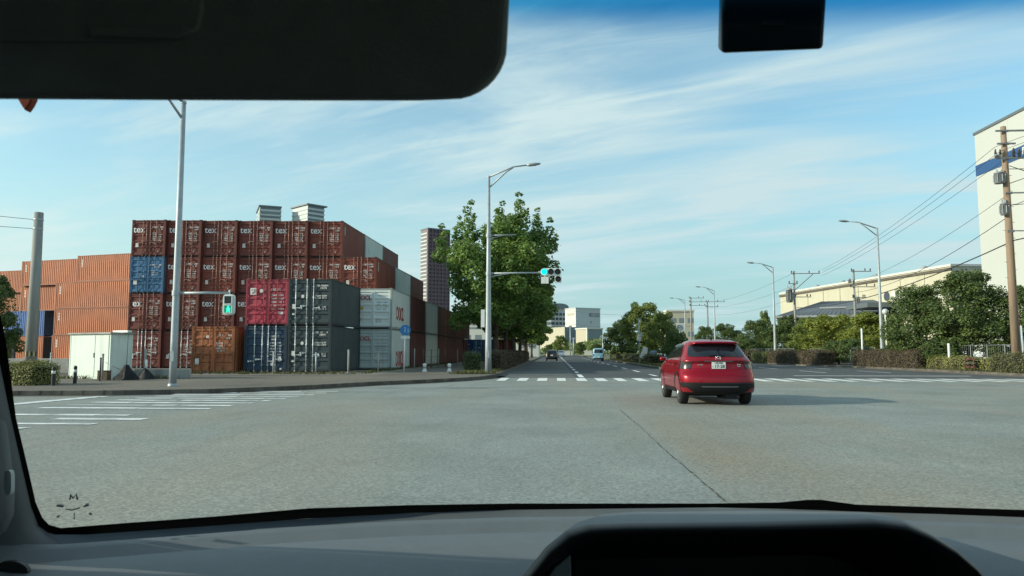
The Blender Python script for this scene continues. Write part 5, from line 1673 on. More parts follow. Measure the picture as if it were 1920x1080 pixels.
G_AV = "trees in a row along the left kerb of the avenue"
tree("big", (-4.5, 57, KZ), "big leafy green tree behind the lamp carrying the vehicle signal", 1.0, 0.0, G_AV)
for k, (Y, s, w) in enumerate(((66, 1.12, "second tree of the avenue row, close behind the biggest one"), (75, 1.12, "third tree of the avenue row counting from the biggest"), (84, 1.15, "fourth tree of the avenue row counting from the biggest"),
                            (94, 1.15, "fifth tree of the avenue row, its crown beside the distant buildings"), (106, 1.02, "sixth tree of the avenue row, above the black hatchback"), (122, 1.0, "seventh tree of the avenue row, far behind"), (142, 1.0, "farthest tree of the avenue row before the distant tower"))):
    tree("big2", (-4.4 + 0.2 * math.sin(k * 2.1), Y, KZ), w, s, k * 1.9 + 0.4, G_AV)
def hedge(name, label, p0, p1, width, h, lm, seed, n=None, leaf=0.075, group=None, round_top=0.10, z=KZ):
    rr = random.Random(seed)
    p0, p1 = Vector((*p0, 0)), Vector((*p1, 0))
    d = p1 - p0; L_ = d.length; u_ = d.normalized(); s_ = Vector((-u_.y, u_.x, 0))
    b = MB()
    b.box((L_ / 2, 0, h * 0.46), (L_ - 0.16, width - 0.18, h * 0.9), 0, 1)
    n = n or int((L_ * width + 2 * h * (L_ + width)) * 300)
    vs = []
    A = [L_ * width, L_ * h, L_ * h, width * h, width * h]
    for _ in range(n):
        f = rr.choices(range(5), A)[0]
        a, c = rr.random(), rr.random()
        j = abs(rr.gauss(0, 0.045)) * (1 if rr.random() < .5 else -1)
        wob = 0.07 * math.sin(a * L_ * 2.3 + seed) + 0.04 * math.sin(a * L_ * 6.1)
        if f == 0: p = Vector((a * L_, (c - .5) * width, h + j + wob)); nn = Vector((0, 0, 1))
        elif f in (1, 2):
            sg = -1 if f == 1 else 1
            p = Vector((a * L_, sg * (width / 2 + j + 0.5 * wob), c * h)); nn = Vector((0, sg, 0.3))
            if c > 0.85: p.y -= sg * round_top * (c - 0.85) / 0.15
        else:
            sg = -1 if f == 3 else 1
            p = Vector((L_ / 2 + sg * (L_ / 2 + j), (a - .5) * width, c * h)); nn = Vector((sg, 0, 0.3))
        nn = (nn + Vector((rr.gauss(0, .55), rr.gauss(0, .55), rr.gauss(0, .55)))).normalized()
        l = leaf * rr.uniform(0.6, 1.4)
        add_leaf(vs, rr, p, nn, l, l * 0.36)
    k = len(vs) // 4
    b.add(vs, [(4 * i, 4 * i + 1, 4 * i + 2, 4 * i + 3) for i in range(k)], 0)
    o = b.build(name, [lm, M_core])
    o.location = (p0.x, p0.y, z); o.rotation_euler = (0, 0, math.atan2(d.y, d.x))
    return tag(o, label, "hedge", group)
G_H = "clipped hedges along the right kerb"
hedge("clipped_hedge", "neat boxy hedge on the corner below the stout concrete pole", (at(-40, 720, 25.4).x, 25.4), (at(86, 720, 25.1).x, 25.1), 1.2, 0.68, L_fresh, 3, leaf=0.055, n=9000)
hedge("clipped_hedge", "brownish green hedge at the foot of the brown utility pole", (25.5, 34.5), (25.6, 44.2), 1.2, 1.0, L_hedge, 4, group=G_H)
hedge("clipped_hedge", "low green hedge between the two taller ones under the pair of big dark trees", (25.9, 47.5), (25.9, 52.2), 1.1, 0.75, L_fresh, 5, group=G_H)
hedge("clipped_hedge", "small bright green hedge block beside the red barrier", (25.9, 44.7), (25.9, 46.0), 1.0, 0.78, L_fresh, 15, group=G_H)
hedge("clipped_hedge", "dark brownish hedge at the foot of the nearest right street lamp", (25.4, 52.4), (24.7, 61.5), 1.3, 1.2, L_brown, 6, group=G_H)
hedge("clipped_hedge", "long dark hedge below the far transformer pole", (23.6, 66.0), (22.6, 78.0), 1.4, 1.15, L_brown, 7, group=G_H)
hedge("clipped_hedge", "small fresh green hedge left of the long dark one", (22.5, 79.5), (22.4, 84.0), 1.2, 1.0, L_fresh, 8, group=G_H)
hedge("clipped_hedge", "far dark hedge just right of the red crossover", (22.4, 85.5), (22.3, 110.0), 1.3, 1.25, L_brown, 9, leaf=0.14, n=5000, group=G_H)
hedge("clipped_hedge", "hedge running along the grass median behind the red crossover", (10.2, 75.0), (10.0, 125.0), 1.5, 0.75, L_hedge, 10, leaf=0.13, n=12000)
G_HL = "brown hedges along the left kerb of the avenue"
hedge("clipped_hedge", "brown boxy hedge right behind the signal lamp pole", (-3.75, 46.0), (-3.75, 52.5), 0.9, 1.12, L_brown, 11, group=G_HL)
hedge("clipped_hedge", "second brown hedge of the avenue row beneath the big tree", (-3.75, 53.6), (-3.75, 64.0), 0.9, 1.15, L_brown, 12, group=G_HL)
hedge("clipped_hedge", "third brown hedge of the avenue row, far under the trees", (-3.8, 67.0), (-3.8, 96.0), 0.9, 1.1, L_brown, 13, leaf=0.14, n=8000, group=G_HL)
hedge("clipped_hedge", "dark round shrub left of the signal lamp pole base", (-5.4, 44.6), (-4.55, 44.9), 0.9, 1.0, L_dark, 14)
G_M = "trees on the grass median"
for px, Y, pyt, key, lab, wpx in ((1206, 86, 560, "mid", "tallest tree on the median, with a thin bare top", 92), (1166, 112, 598, "camphor2", "dark spreading tree at the far end of the median", 74), (1243, 72, 577, "mid", "median tree just left of the red crossover", 70),
                                  (1268, 62.5, 618, "shrubby", "low rounded dark tree touching the red crossover roof", 52)):
    a = at(px, 655, Y); top = at(px, pyt, Y).z - KZ
    hgt = {"mid": 6.9, "camphor2": 6.2, "shrubby": 2.8, "camphor": 7.0, "lime": 5.2}[key]
    wid = {"mid": 5.6, "camphor2": 5.2, "shrubby": 3.4, "camphor": 6.4, "lime": 5.4}[key]
    tree(key, (a.x, Y, KZ), lab, wpx / F * Y / wid, px * 0.7, G_M, scz=top / hgt)
G_R = "trees beyond the right hedges"
for i, (px, Y, pyt, key, lab, wpx) in enumerate(((1722, 56, 531, "camphor", "dark dense tree, left one of the big pair before the cream warehouse", 128), (1818, 54, 503, "camphor", "biggest dark tree, left of the brown utility pole", 172),
                                  (1925, 52, 535, "camphor2", "dark tree cut by the frame edge right of the brown utility pole", 110), (1645, 74, 580, "lime", "light green tree behind the globe lamp", 124),
                                  (1560, 80, 586, "lime", "light green tree below the grey hipped roof", 126), (1604, 90, 588, "mid", "mid green tree between the two light green ones", 100), (1518, 86, 590, "mid", "mid green tree just right of the far transformer pole", 84), (1480, 90, 590, "camphor2", "dark tree right beneath the far transformer pole", 92),
                                  (1420, 100, 598, "camphor", "dark tree right of the red crossover roof", 78), (1360, 118, 606, "camphor2", "dark rounded tree above the red crossover", 76), (1322, 126, 610, "camphor", "dark tree over the left part of the red crossover roof", 50),
                                  (1435, 150, 577, "mid", "small tree rising above the others under the second street lamp", 30))):
    a = at(px, 655, Y); top = at(px, pyt, Y).z - KZ
    hgt = {"mid": 6.9, "camphor2": 6.2, "shrubby": 2.8, "camphor": 7.0, "lime": 5.2}[key]
    wid = {"mid": 5.6, "camphor2": 5.2, "shrubby": 3.4, "camphor": 6.4, "lime": 5.4}[key]
    tree(key, (a.x, Y, KZ), lab, wpx / F * Y / wid, i * 1.7, G_R, scz=top / hgt)
for i, (px, Y, pyt, lab) in enumerate(((1600, 68, 634, "dark low shrub behind the mesh fence, below the mid green tree"), (1572, 70, 638, "dark low shrub behind the mesh fence at the right end of the long hedge"), (1690, 58, 640, "dark low shrub at the foot of the globe light post"),
                                   (1762, 53, 636, "dark low shrub between the trunks of the pair of big dark trees"), (1400, 96, 634, "dark low shrub beside the red crossover, right of its roof"))):
    a = at(px, 655, Y); top = at(px, pyt, Y).z - KZ
    tree("shrubby", (a.x, Y, KZ), lab, 1.0, i * 1.3, "low shrubs behind the right hedges", "shrub", "low_shrub", scz=top / 2.8)
a = at(2, 655, 37.0)
tree("camphor2", (a.x - 0.5, 37.0, KZ), "dark tree cut by the windscreen pillar at the far left", 0.62, 0.6, scz=at(5, 520, 37.0).z / 6.2)
# far trees where the avenue ends
for i, (px, Y, pyt, key, wpx, lab) in enumerate(((1051, 262, 626, "mid", 34, "far round tree at the end of the avenue, left of the tall signposts"), (1088, 300, 640, "camphor", 26, "far low tree at the end of the avenue, before the beige block"),
                                   (1118, 310, 643, "camphor2", 24, "far low tree before the grey block face"), (1030, 270, 645, "camphor", 26, "far low tree beyond the black hatchback"))):
    a = at(px, 655, Y); top = at(px, pyt, Y).z - KZ
    hgt = {"mid": 6.9, "camphor2": 6.2, "camphor": 7.0}[key]; wid = {"mid": 5.6, "camphor2": 5.2, "camphor": 6.4}[key]
    tree(key, (a.x, Y, 0), lab, wpx / F * Y / wid, i * 2.2, "trees at the far end of the avenue", scz=top / hgt)
# a far wood that reads as one mass
rr = random.Random(77)
vs = []
for _ in range(9000):
    X = rr.uniform(-140, 190); Y = 330 + rr.gauss(0, 6)
    hh = 4.5 + 1.8 * math.sin(X * 0.11) + 1.2 * math.sin(X * 0.37 + 1)
    p = Vector((X, Y, rr.uniform(0, hh)))
    n = Vector((rr.gauss(0, .6), -1 + rr.gauss(0, .6), 0.6)).normalized()
    add_leaf(vs, rr, p, n, rr.uniform(0.8, 1.6), 0.45)
b = MB(); b.add(vs, [(4 * i, 4 * i + 1, 4 * i + 2, 4 * i + 3) for i in range(len(vs) // 4)])
struct(b.build("far_wood", L_mid), "stuff")

# ------------------------------------------------------------------ street furniture
M_bollard = mat("bollard_black", (0.02, 0.02, 0.022), 0.6)
M_shed = mat("shed_panel", (0.62, 0.69, 0.63), 0.55, var=0.05, scale=2, dirt=(0.42, 0.46, 0.42), dirt_lo=0.52, dirt_hi=0.85, dstretch=(3, 3, 0.2))
M_tarp = mat("black_tarp", (0.009, 0.010, 0.011), 0.75, var=0.3, scale=6, bump=0.6, bscale=7)
M_blue = mat("sign_blue", (0.015, 0.16, 0.42), 0.4)
M_red2 = mat("barrier_red", (0.13, 0.05, 0.045), 0.6, var=0.2)
for px, pyb, Y, lab in ((99, 729, 24.6, "black bollard with a white band at the right end of the clipped hedge"), (140, 721, 26.2, "black bollard with a white band in front of the white shed")):
    a = at(px, pyb, Y)
    t = thing("bollard", lab, "bollard", (a.x, Y, KZ), 0, "black bollards on the corner")
    b = MB(); b.lathe([(0.062, 0), (0.058, 0.55), (0.062, 0.60), (0.04, 0.64), (0, 0.65)], 14); b.build("post", M_bollard, t)
    b = MB(); b.lathe([(0.060, 0.40), (0.0645, 0.405), (0.0645, 0.495), (0.060, 0.50)], 14); b.build("reflective_band", M_white, t)
# white shed
YS = 30.2
a = at(205, 700, YS)
th = R(24)
t = thing("prefab_shed", "small greenish white shed with a flat roof at the yard corner", "shed", (a.x, YS, KZ), -th)
sa, sb = 2.75, 1.0
hs = at(205, 626, YS).z - KZ
b = MB(); b.bb(-sa, 0, 0, sb, 0, hs); b.bb(-sa - 0.012, -sa + 0.05, -0.012, 0.05, 0, hs); b.bb(-0.05, 0.012, -0.012, 0.05, 0, hs); b.bb(-0.05, 0.012, sb - 0.05, sb + 0.012, 0, hs)
b.build("wall", M_shed, t)
b = MB(); b.bb(-sa + 0.10, -1.02, -0.022, -0.002, 0.08, hs - 0.06); b.bb(-0.98, -0.10, -0.022, -0.002, 0.08, hs - 0.06)
b.bb(-1.06, -1.02, -0.045, -0.022, 0.9, 1.1, 1)
b.build("door", [M_shed, M_dark], t)
b = MB(); b.bb(-sa - 0.09, 0.09, -0.09, sb + 0.06, hs, hs + 0.07); b.build("roof", M_conc, t)
b = MB(); b.bb(-0.62, 0.35, 0.5, 0.7, hs + 0.07, hs + 0.16); o = b.build("plank", M_white, None)
o.location = (a.x, YS, KZ); o.rotation_euler = (0, 0, -th); tag(o, "bleached plank lying on the flat roof of the white shed", "plank")
# low walls
def lowwall(px0, px1, Y, pyt, lab, th_=0.16):
    a, c = at(px0, 690, Y), at(px1, 690, Y)
    b = MB(); h = at(px0, pyt, Y).z - KZ
    b.bb(0, c.x - a.x, 0, th_, 0, h); 
    o = b.build("low_wall", M_conc, None, 0.012); o.location = (a.x, Y, KZ); return tag(o, lab, "wall")
lowwall(251, 356, 31.6, 692, "low concrete wall right of the white shed below the red containers")
lowwall(-40, 128, 45.0, 672, "grey concrete wall beneath the orange containers, left of the white shed")
lowwall(360, 470, 38.6, 706, "thin concrete sill under the rusty orange container")
# black mounds of tarp with rods
def mound(px, pyb, Y, r, h, lab, seed):
    a = at(px, pyb, Y)
    rr = random.Random(seed)
    b = MB(); n = 18
    vs, fs = [], []
    ph = [rr.uniform(0.6, 1.35) for _ in range(n)]; pw_ = [rr.uniform(0.85, 1.18) for _ in range(200)]
    lv = [(1.0, 0.0), (0.9, 0.16), (0.68, 0.42), (0.42, 0.68), (0.30, 0.82), (0.26, 0.93), (0.14, 1.0)]
    for (q, z) in lv:
        for k in range(n):
            an = k / n * 6.283; w = q * r * (1 + (ph[k] - 1) * (1 - 0.8 * z)) * pw_[(k * 7 + int(z * 90)) % 200]
            vs.append((w * math.cos(an), w * math.sin(an), z * h))
    for i in range(len(lv) - 1):
        for k in range(n): fs.append((i * n + k, i * n + (k + 1) % n, (i + 1) * n + (k + 1) % n, (i + 1) * n + k))
    fs.append(tuple((len(lv) - 1) * n + k for k in range(n)))
    b.add(vs, fs, 0, True)
    t = thing("tarp_mound", lab, "tarp", (a.x, Y, KZ))
    b.build("tarp", M_tarp, t)
    return t, a
t, a = mound(236, 712, 29.6, 0.42, 0.62, "black tarp tied over a stake in front of the shed, with a guy wire", 1)
b = MB(); b.tube([(0, 0, 0.6), (-0.22, 0.4, 1.9)], 0.012, 6); b.build("guy_wire", M_wire, t)
b = MB(); b.tube([(-0.12, -0.05, 0.36), (-0.85, -0.1, 0.72)], 0.014, 6); b.build("stay_rod", M_arm, t)
t, a = mound(272, 713, 30.6, 0.34, 0.46, "smaller dark tarp mound with a white pipe, right of the shed", 2)
b = MB(); b.tube([(0.04, 0, 0.3), (0.02, 0, 0.82)], 0.05, 8); b.build("pipe", M_white, t)
# crate and posts before the shed
a = at(195, 713, 29.3)
t = thing("wooden_box", "brown box on the ground against the shed door", "box", (a.x, 29.3, KZ))
b = MB()
for k in range(4): b.bb(-0.2, 0.2, -0.15, 0.15, 0.09 * k + 0.002, 0.09 * k + 0.085)
b.bb(-0.19, 0.19, -0.14, 0.14, 0, 0.37)
b.build("planks", mat("box_wood", (0.16, 0.11, 0.065), 0.85, var=0.3, scale=9), t)
b = MB(); b.bb(-0.22, 0.22, -0.17, 0.17, 0.37, 0.39); b.build("lid", M_kerb, t)
for px, pyt, pyb, Y, r, m_, lab in ((191, 664, 713, 28.8, 0.045, M_conc, "grey post standing in front of the brown box"), (187, 671, 717, 28.4, 0.03, M_bollard, "thin dark post beside the grey one at the shed"),
                               (271, 655, 706, 31.0, 0.05, M_conc, "grey post before the low wall, behind the smaller mound"), (592, 661, 704, 38.7, 0.04, M_steel, "thin steel post before the slate grey containers"),
                               (512, 661, 704, 38.7, 0.04, M_steel, "thin steel post before the navy container"), (653, 656, 699, 40.0, 0.05, M_conc, "grey post beside the dark side of the slate grey containers"),
                               (709, 661, 699, 41.0, 0.05, M_conc, "grey post before the dingy white container doors"), (94, 662, 700, 28.5, 0.03, M_steel, "thin steel post rising behind the clipped hedge")):
    a = at(px, pyb, Y); h = at(px, pyt, Y).z - KZ
    b = MB(); b.tube([(0, 0, 0), (0, 0, h)], r, 10); b.lathe([(r * 1.15, h - 0.02), (r * 1.15, h + 0.01), (0, h + 0.02)], 10)
    b.lathe([(r * 1.8, 0), (r * 1.8, 0.02), (r, 0.03)], 10)
    o = b.build("fence_post", m_); o.location = (a.x, Y, KZ); tag(o, lab, "post", "posts before the yard")
# round blue sign
YB2 = 41.5
a = at(757.5, 697, YB2)
t = thing("round_sign", "round blue road sign on a white post before the white containers", "road sign", (a.x, YB2, KZ))
zt = at(762, 619, YB2).z - KZ
b = MB(); b.tube([(0, 0, 0), (0.03, 0, zt + 0.3)], 0.038, 10); b.build("post", M_white, t)
b = MB(); b.slab([(0.06 + 0.31 * math.cos(k / 24 * 6.283), 0, zt + 0.31 * math.sin(k / 24 * 6.283)) for k in range(24)], (0, -0.06, 0), (0, -0.045, 0)); disc = b.build("disc", M_blue, t)
M_pale = mat("sign_pale", (0.30, 0.46, 0.56), 0.5)
for (x, z, s_) in ((-0.02, 0.04, 1.0), (0.16, -0.02, 0.8)):
    b = MB()
    b.slab([(x + 0.06 + 0.04 * s_ * math.cos(k / 10 * 6.283), 0, zt + z + 0.09 * s_ + 0.04 * s_ * math.sin(k / 10 * 6.283)) for k in range(10)], (0, -0.066, 0), (0, -0.06, 0))
    b.bb(x + 0.06 - 0.03 * s_, x + 0.06 + 0.03 * s_, -0.066, -0.06, zt + z - 0.16 * s_, zt + z + 0.04 * s_)
    b.build("symbol", M_pale, disc)
b = MB(); b.bb(-0.2, 0.32, -0.055, -0.04, zt - 0.47, zt - 0.35); b.build("lower_plate", M_white, t)
for px, pyb, lab in ((796, 697, "short white bollard on the pavement, left one of a pair"), (842.5, 697, "short white bollard on the pavement, right one of a pair")):
    a = gr(px, pyb, KZ)
    t = thing("white_bollard", lab, "bollard", (a.x, a.y, KZ), 0, "short white bollards")
    b = MB(); b.lathe([(0.15, 0), (0.15, 0.05), (0.105, 0.08), (0.10, 0.34), (0.12, 0.36), (0.115, 0.42), (0.06, 0.47), (0, 0.48)], 14); b.build("post", M_white, t)
    b = MB(); b.lathe([(0.112, 0.20), (0.118, 0.205), (0.118, 0.25), (0.112, 0.255)], 14); b.build("band", M_kerb, t)
# wire fence with rusty posts
p0, p1 = at(742, 690, 47), at(905, 680, 82)
t = thing("wire_fence", "thin rusty wire fence in front of the avenue containers", "fence", (p0.x + 1.2, p0.y, KZ))
d = Vector((p1.x - p0.x + 0.6, p1.y - p0.y, 0))
M_rust = mat("rusty_steel", (0.12, 0.075, 0.05), 0.8, var=0.4, scale=6)
n = 16
for k in range(n + 1):
    q = d * (k / n)
    b = MB(); b.tube([(q.x, q.y, 0), (q.x, q.y, 1.35)], 0.035, 6); b.build("post", M_rust if k % 3 else M_conc, t)
for z in (0.35, 0.8, 1.25):
    b = MB(); b.tube([(0, 0, z), (d.x, d.y, z)], 0.009, 5); b.build("wire", M_rust, t)
# globe lamp and plain posts on the right
for px, pyt, Y, globe, lab in ((1663, 590, 58.5, True, "white post with a round globe light beside the nearest right lamp"), (1617, 617, 62, False, "plain pale post between the light green trees and the hedge"),
                               (1455, 645, 88, False, "short white post at the hedge gap, right of the red crossover"), (1779, 645, 50, False, "white pole under the pair of big dark trees")):
    a = at(px, 655, Y); h = at(px, pyt, Y).z - KZ
    t = thing("lamp_post" if globe else "marker_post", lab, "lamp" if globe else "post", (a.x, Y, KZ))
    b = MB(); b.tube([(0, 0, 0), (0, 0, h)], 0.07, 10); b.build("post", M_white, t)
    b = MB()
    if globe: b.lathe([(0.0, h - 0.02)] + [(0.24 * math.sin(R(q)), h + 0.22 - 0.24 * math.cos(R(q))) for q in range(15, 181, 15)], 16); b.build("globe", M_glass_lens, t)
    else: b.lathe([(0.085, h - 0.03), (0.085, h + 0.02), (0, h + 0.05)], 10); b.build("cap", M_white, t)
# median post with a small box, far tall posts
for px, Y, pyt, box_, lab in ((1189, 70, 600, True, "slim grey post with a small box at the edge of the median"), (1069.5, 232, 610, False, "far tall grey post at the end of the avenue, left one of two"), (1075.5, 225, 633, False, "far shorter grey post at the end of the avenue, right one of two"),
                              (1131, 130, 628, False, "far white post near the median end, right of the light blue minicar")):
    a = at(px, 655, Y); h = at(px, pyt, Y).z
    t = thing("signal_post", lab, "post", (max(a.x, 7.9) if box_ else a.x, Y, KZ if box_ else 0))
    r = 0.055 if box_ else 0.16
    b = MB(); b.tube([(0, 0, 0), (0, 0, h)], r, 8); b.build("post", M_steel, t)
    b = MB()
    if box_: b.bb(-0.18, 0.18, -0.12, 0.12, h * 0.5, h * 0.5 + 0.5); b.bb(0.06, 0.3, -0.1, 0.1, h * 0.62, h * 0.62 + 0.3)
    else: b.bb(-0.5, 0.5, -0.12, 0.12, h - 0.5, h - 0.1)
    b.build("box", M_steel, t)
# red barrier, white notice and fence behind the right hedges
a = at(1780, 668, 44.0)
t = thing("street_barrier", "low red and white barrier between the hedges under the big dark trees", "barrier", (25.1, 46.6, KZ), R(90))
for y in (-0.45, 0.45):
    b = MB(); b.tube([(y, 0, 0), (y, 0, 0.78)], 0.03, 8); b.build("leg", M_red2, t)
for z in (0.18, 0.42, 0.66):
    b = MB(); b.bb(-0.55, 0.55, -0.05, -0.032, z, z + 0.09); b.build("rail", M_red2 if z != 0.42 else M_kerb, t)
M_fence = mat("fence_grey", (0.22, 0.235, 0.235), 0.6, 0.2, var=0.15)
def mesh_fence(p0, p1, h, lab, n):
    p0, p1 = Vector((*p0, KZ)), Vector((*p1, KZ))
    t = thing("mesh_fence", lab, "fence", p0, 0, "wire mesh fences behind the right hedges")
    d = p1 - p0
    for k in range(n + 1):
        q = d * (k / n); b = MB(); b.tube([(q.x, q.y, 0), (q.x, q.y, h)], 0.03, 6); b.build("post", M_fence, t)
    b = MB()
    for z in (0.12, h * 0.5, h - 0.04): b.tube([(0, 0, z), (d.x, d.y, z)], 0.018, 5)
    m_ = int(d.length / 0.22)
    for k in range(m_):
        q = d * (k / m_); b.tube([(q.x, q.y, 0.12), (q.x, q.y, h - 0.04)], 0.006, 4, 0, False)
    b.build("mesh_panel", M_fence, t)
mesh_fence((27.6, 43.5), (27.4, 52.5), 1.6, "wire mesh fence behind the low hedge and the red barrier", 5)
mesh_fence((26.2, 62.5), (25.6, 76), 1.5, "wire mesh fence closing the gap right of the long dark hedge", 6)
mesh_fence((24.6, 78), (24.4, 104), 1.5, "far wire mesh fence behind the small fresh hedge", 9)
# parked vans in the lot on the right
for px, Y, rz, pm, lab in ((1698, 66, 1.3, M_wht, "white parked van half hidden under the left dark tree"), (1745, 64, 1.4, M_sil, "silver parked van under the dark trees"), (1868, 62, 1.2, M_wht, "white parked van behind the hedge beside the brown pole"), (1590, 82, 1.4, M_wht, "white parked van at the gap between hedges")):
    a = at(px, 655, Y)
    make_car("parked_van", lab, S_van, pm, (a.x, Y, KZ), rz, sv, "van", "vans parked on the right lot")
# leaning white board in the median shrubs
a = at(1206, 660, 80)
t = thing("notice_board", "leaning white board among the shrubs at the median", "board", (max(a.x, 8.4), 80, KZ))
b = MB(); b.slab([(-0.42, 0, 0.5), (0.30, 0, 0.3), (0.5, 0, 1.55), (0.05, 0, 1.7)], (0, -0.02, 0), (0, 0.02, 0)); b.build("panel", M_white, t)
b = MB(); b.tube([(0, 0.04, 0), (0.05, 0.04, 1.2)], 0.03, 6); b.build("leg", M_steel, t)
# ------------------------------------------------------------------ buildings
M_cream = mat("cream_cladding", (0.50, 0.47, 0.36), 0.6, var=0.03, scale=0.2, dirt=(0.43, 0.39, 0.27), dirt_lo=0.5, dirt_hi=0.8, dscale=0.3, dstretch=(1, 1, 0.1))
M_wcream = mat("white_cladding", (0.475, 0.485, 0.455), 0.6, var=0.02, scale=0.1)
M_cap = mat("roof_edge_metal", (0.14, 0.16, 0.17), 0.5, 0.3)
M_navy = mat("navy_stripe", (0.022, 0.075, 0.20), 0.5)
M_grroof = mat("grey_standing_seam_roof", (0.13, 0.135, 0.145), 0.5, 0.2, var=0.1, scale=0.5)
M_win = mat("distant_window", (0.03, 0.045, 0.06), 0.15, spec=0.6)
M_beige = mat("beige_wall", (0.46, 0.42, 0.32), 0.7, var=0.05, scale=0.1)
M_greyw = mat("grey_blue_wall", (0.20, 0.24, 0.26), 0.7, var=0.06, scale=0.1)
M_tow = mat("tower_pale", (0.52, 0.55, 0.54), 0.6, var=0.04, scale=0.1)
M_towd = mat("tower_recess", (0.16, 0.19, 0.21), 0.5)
M_purple = mat("tower_purple", (0.155, 0.095, 0.105), 0.6, var=0.08, scale=0.1)
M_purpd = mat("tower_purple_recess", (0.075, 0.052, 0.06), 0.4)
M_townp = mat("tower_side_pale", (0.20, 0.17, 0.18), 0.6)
M_white2 = mat("bright_wall", (0.60, 0.60, 0.54), 0.6)

# tall white warehouse on the right edge
X0 = at(1846, 600, 104).x
t = thing("white_warehouse", "tall white warehouse with a navy blue stripe behind the brown utility pole", "warehouse", (X0, 104, 0))
hw_ = at(1828, 254, 104).z
b = MB(); b.bb(0, 70, -90, 0, 0, hw_); b.build("wall", M_wcream, t)
b = MB(); b.bb(-0.15, 70.15, -90.1, 0.15, hw_, hw_ + 0.35); b.build("roof_edge", M_cap, t)
z0, z1 = at(1830, 331, 104).z, at(1830, 311, 104).z
b = MB(); b.bb(-0.06, 0, -90, 0.0, z0, z1); b.bb(-0.06, 70, 0.0, 0.06, z0, z1); st_ = b.build("stripe", M_navy, t)
b = MB()
b.bb(-0.075, -0.06, -11.4, -10.2, z0 + 0.35, z0 + 1.25); b.bb(-0.075, -0.06, -13.0, -12.0, z0 + 0.5, z0 + 1.25)
b.build("lettering", M_white2, st_)
for k in range(12):
    b = MB(); b.bb(-0.012, 0, -7.5 * k - 7.45, -7.5 * k - 7.40, 0, hw_); b.build("panel_joint", M_cream, t)

# long cream warehouse
H2 = 20.0
def edge_pt(px, py_):
    Y = (H2 - CAMZ) / ((at(px, py_, 100).z - CAMZ) / 100)
    a = at(px, py_, Y); return Vector((a.x, a.y, 0))
A, B = edge_pt(1463, 552), edge_pt(1783, 499)
t = thing("cream_warehouse", "long cream warehouse with a flat roof behind the trees, its sign half hidden by leaves", "warehouse", B, math.atan2((A - B).y, (A - B).x))
Ln = (A - B).length
b = MB(); b.bb(0, Ln, -60, 0, 0, H2); b.build("wall", M_cream, t)
b = MB(); b.bb(-0.2, Ln + 0.2, 0.0, 0.35, H2 - 0.9, H2 - 0.3); b.build("gutter", M_kerb, t)
b = MB(); b.bb(-0.2, Ln + 0.2, -60, 0.25, H2, H2 + 0.5); b.build("roof_edge", M_white2, t)
for k in range(1, 9):
    b = MB(); b.bb(Ln * k / 9 - 0.12, Ln * k / 9 + 0.12, 0, 0.18, 0, H2 - 0.9); b.build("downpipe", M_cream, t)
for fx in (0.18, 0.42, 0.62, 0.8):
    b = MB(); b.lathe([(0.5, H2 + 0.5), (0.5, H2 + 1.2), (0.9, H2 + 1.3), (0.5, H2 + 1.7), (0, H2 + 1.8)], 10, (Ln * fx, -4, 0)); b.build("roof_vent", M_tr, t)
for fx in (0.32, 0.5, 0.72):
    b = MB(); b.bb(Ln * fx - 3, Ln * fx + 3, 0, 1.6, 13.2, 13.6); b.build("canopy", M_cap, t)
    b = MB(); b.bb(Ln * fx - 1.4, Ln * fx + 1.4, 0, 0.1, 11.2, 13.0); b.build("window", M_win, t)
# the sign: a dark round emblem and a row of characters
fx = (edge_pt(1675, 520) - B).length
b = MB()
M_signtxt = mat("dark_sign_letters", (0.05, 0.06, 0.09), 0.6)
b.slab([(fx - 1.0 + 1.2 * math.cos(k / 16 * 6.283), 0, 15.1 + 1.2 * math.sin(k / 16 * 6.283)) for k in range(16)], (0, 0.0, 0), (0, 0.08, 0))
b.build("emblem", M_signtxt, t)
b = MB(); b.bb(fx - 24, fx - 3, 0.0, 0.05, 13.4, 16.2, 0); sb_ = b.build("sign_board", M_white2, t)
b = MB(); rr = random.Random(3)
x = fx - 4.6
while x > fx - 22:
    w = rr.uniform(1.2, 1.7)
    b.bb(x - w, x - w + 0.3, 0.05, 0.09, 14.0, 15.7); b.bb(x - w + 0.3, x - 0.3, 0.05, 0.09, 15.4, 15.7); b.bb(x - w + 0.3, x - 0.3, 0.05, 0.09, 14.7, 15.0)
    if rr.random() < 0.6: b.bb(x - 0.3, x, 0.05, 0.09, 14.0, 15.7)
    x -= w + 0.5
b.build("sign_lettering", M_signtxt, sb_)
# grey hipped roof
YR = 112
e0, e1, r0, r1 = at(1452, 593, YR), at(1735, 590, YR - 8), at(1538, 566, YR + 12), at(1735, 562, YR + 6)
t = thing("grey_roof_hall", "low hall with a wide dark grey hipped roof above the light green trees", "hall", (0, 0, 0))
ze = e0.z
b = MB()
bk = 26
P0, P1, P2, P3 = Vector((e0.x, YR, ze)), Vector((e1.x, YR - 6, ze)), Vector((e1.x, YR + bk, ze)), Vector((e0.x * (YR + bk) / YR + 1, YR + bk, ze))
Q0, Q1 = Vector((r0.x, YR + 12, r0.z)), Vector((e1.x, YR + 8, r0.z))
for q in ((P0, P1, Q1, Q0), (P1, P2, Q1), (P2, P3, Q0, Q1), (P3, P0, Q0), (P3, P2, P1, P0)):
    b.add(list(q), [tuple(range(len(q)))])
for k in range(1, 30):
    f = k / 30; p = P0.lerp(P1, f); q = Q0.lerp(Q1, f)
    b.bar(p + Vector((0, 0, .04)), q + Vector((0, 0, .04)), 0.08, 0.08)
b.build("roof", M_grroof, t)
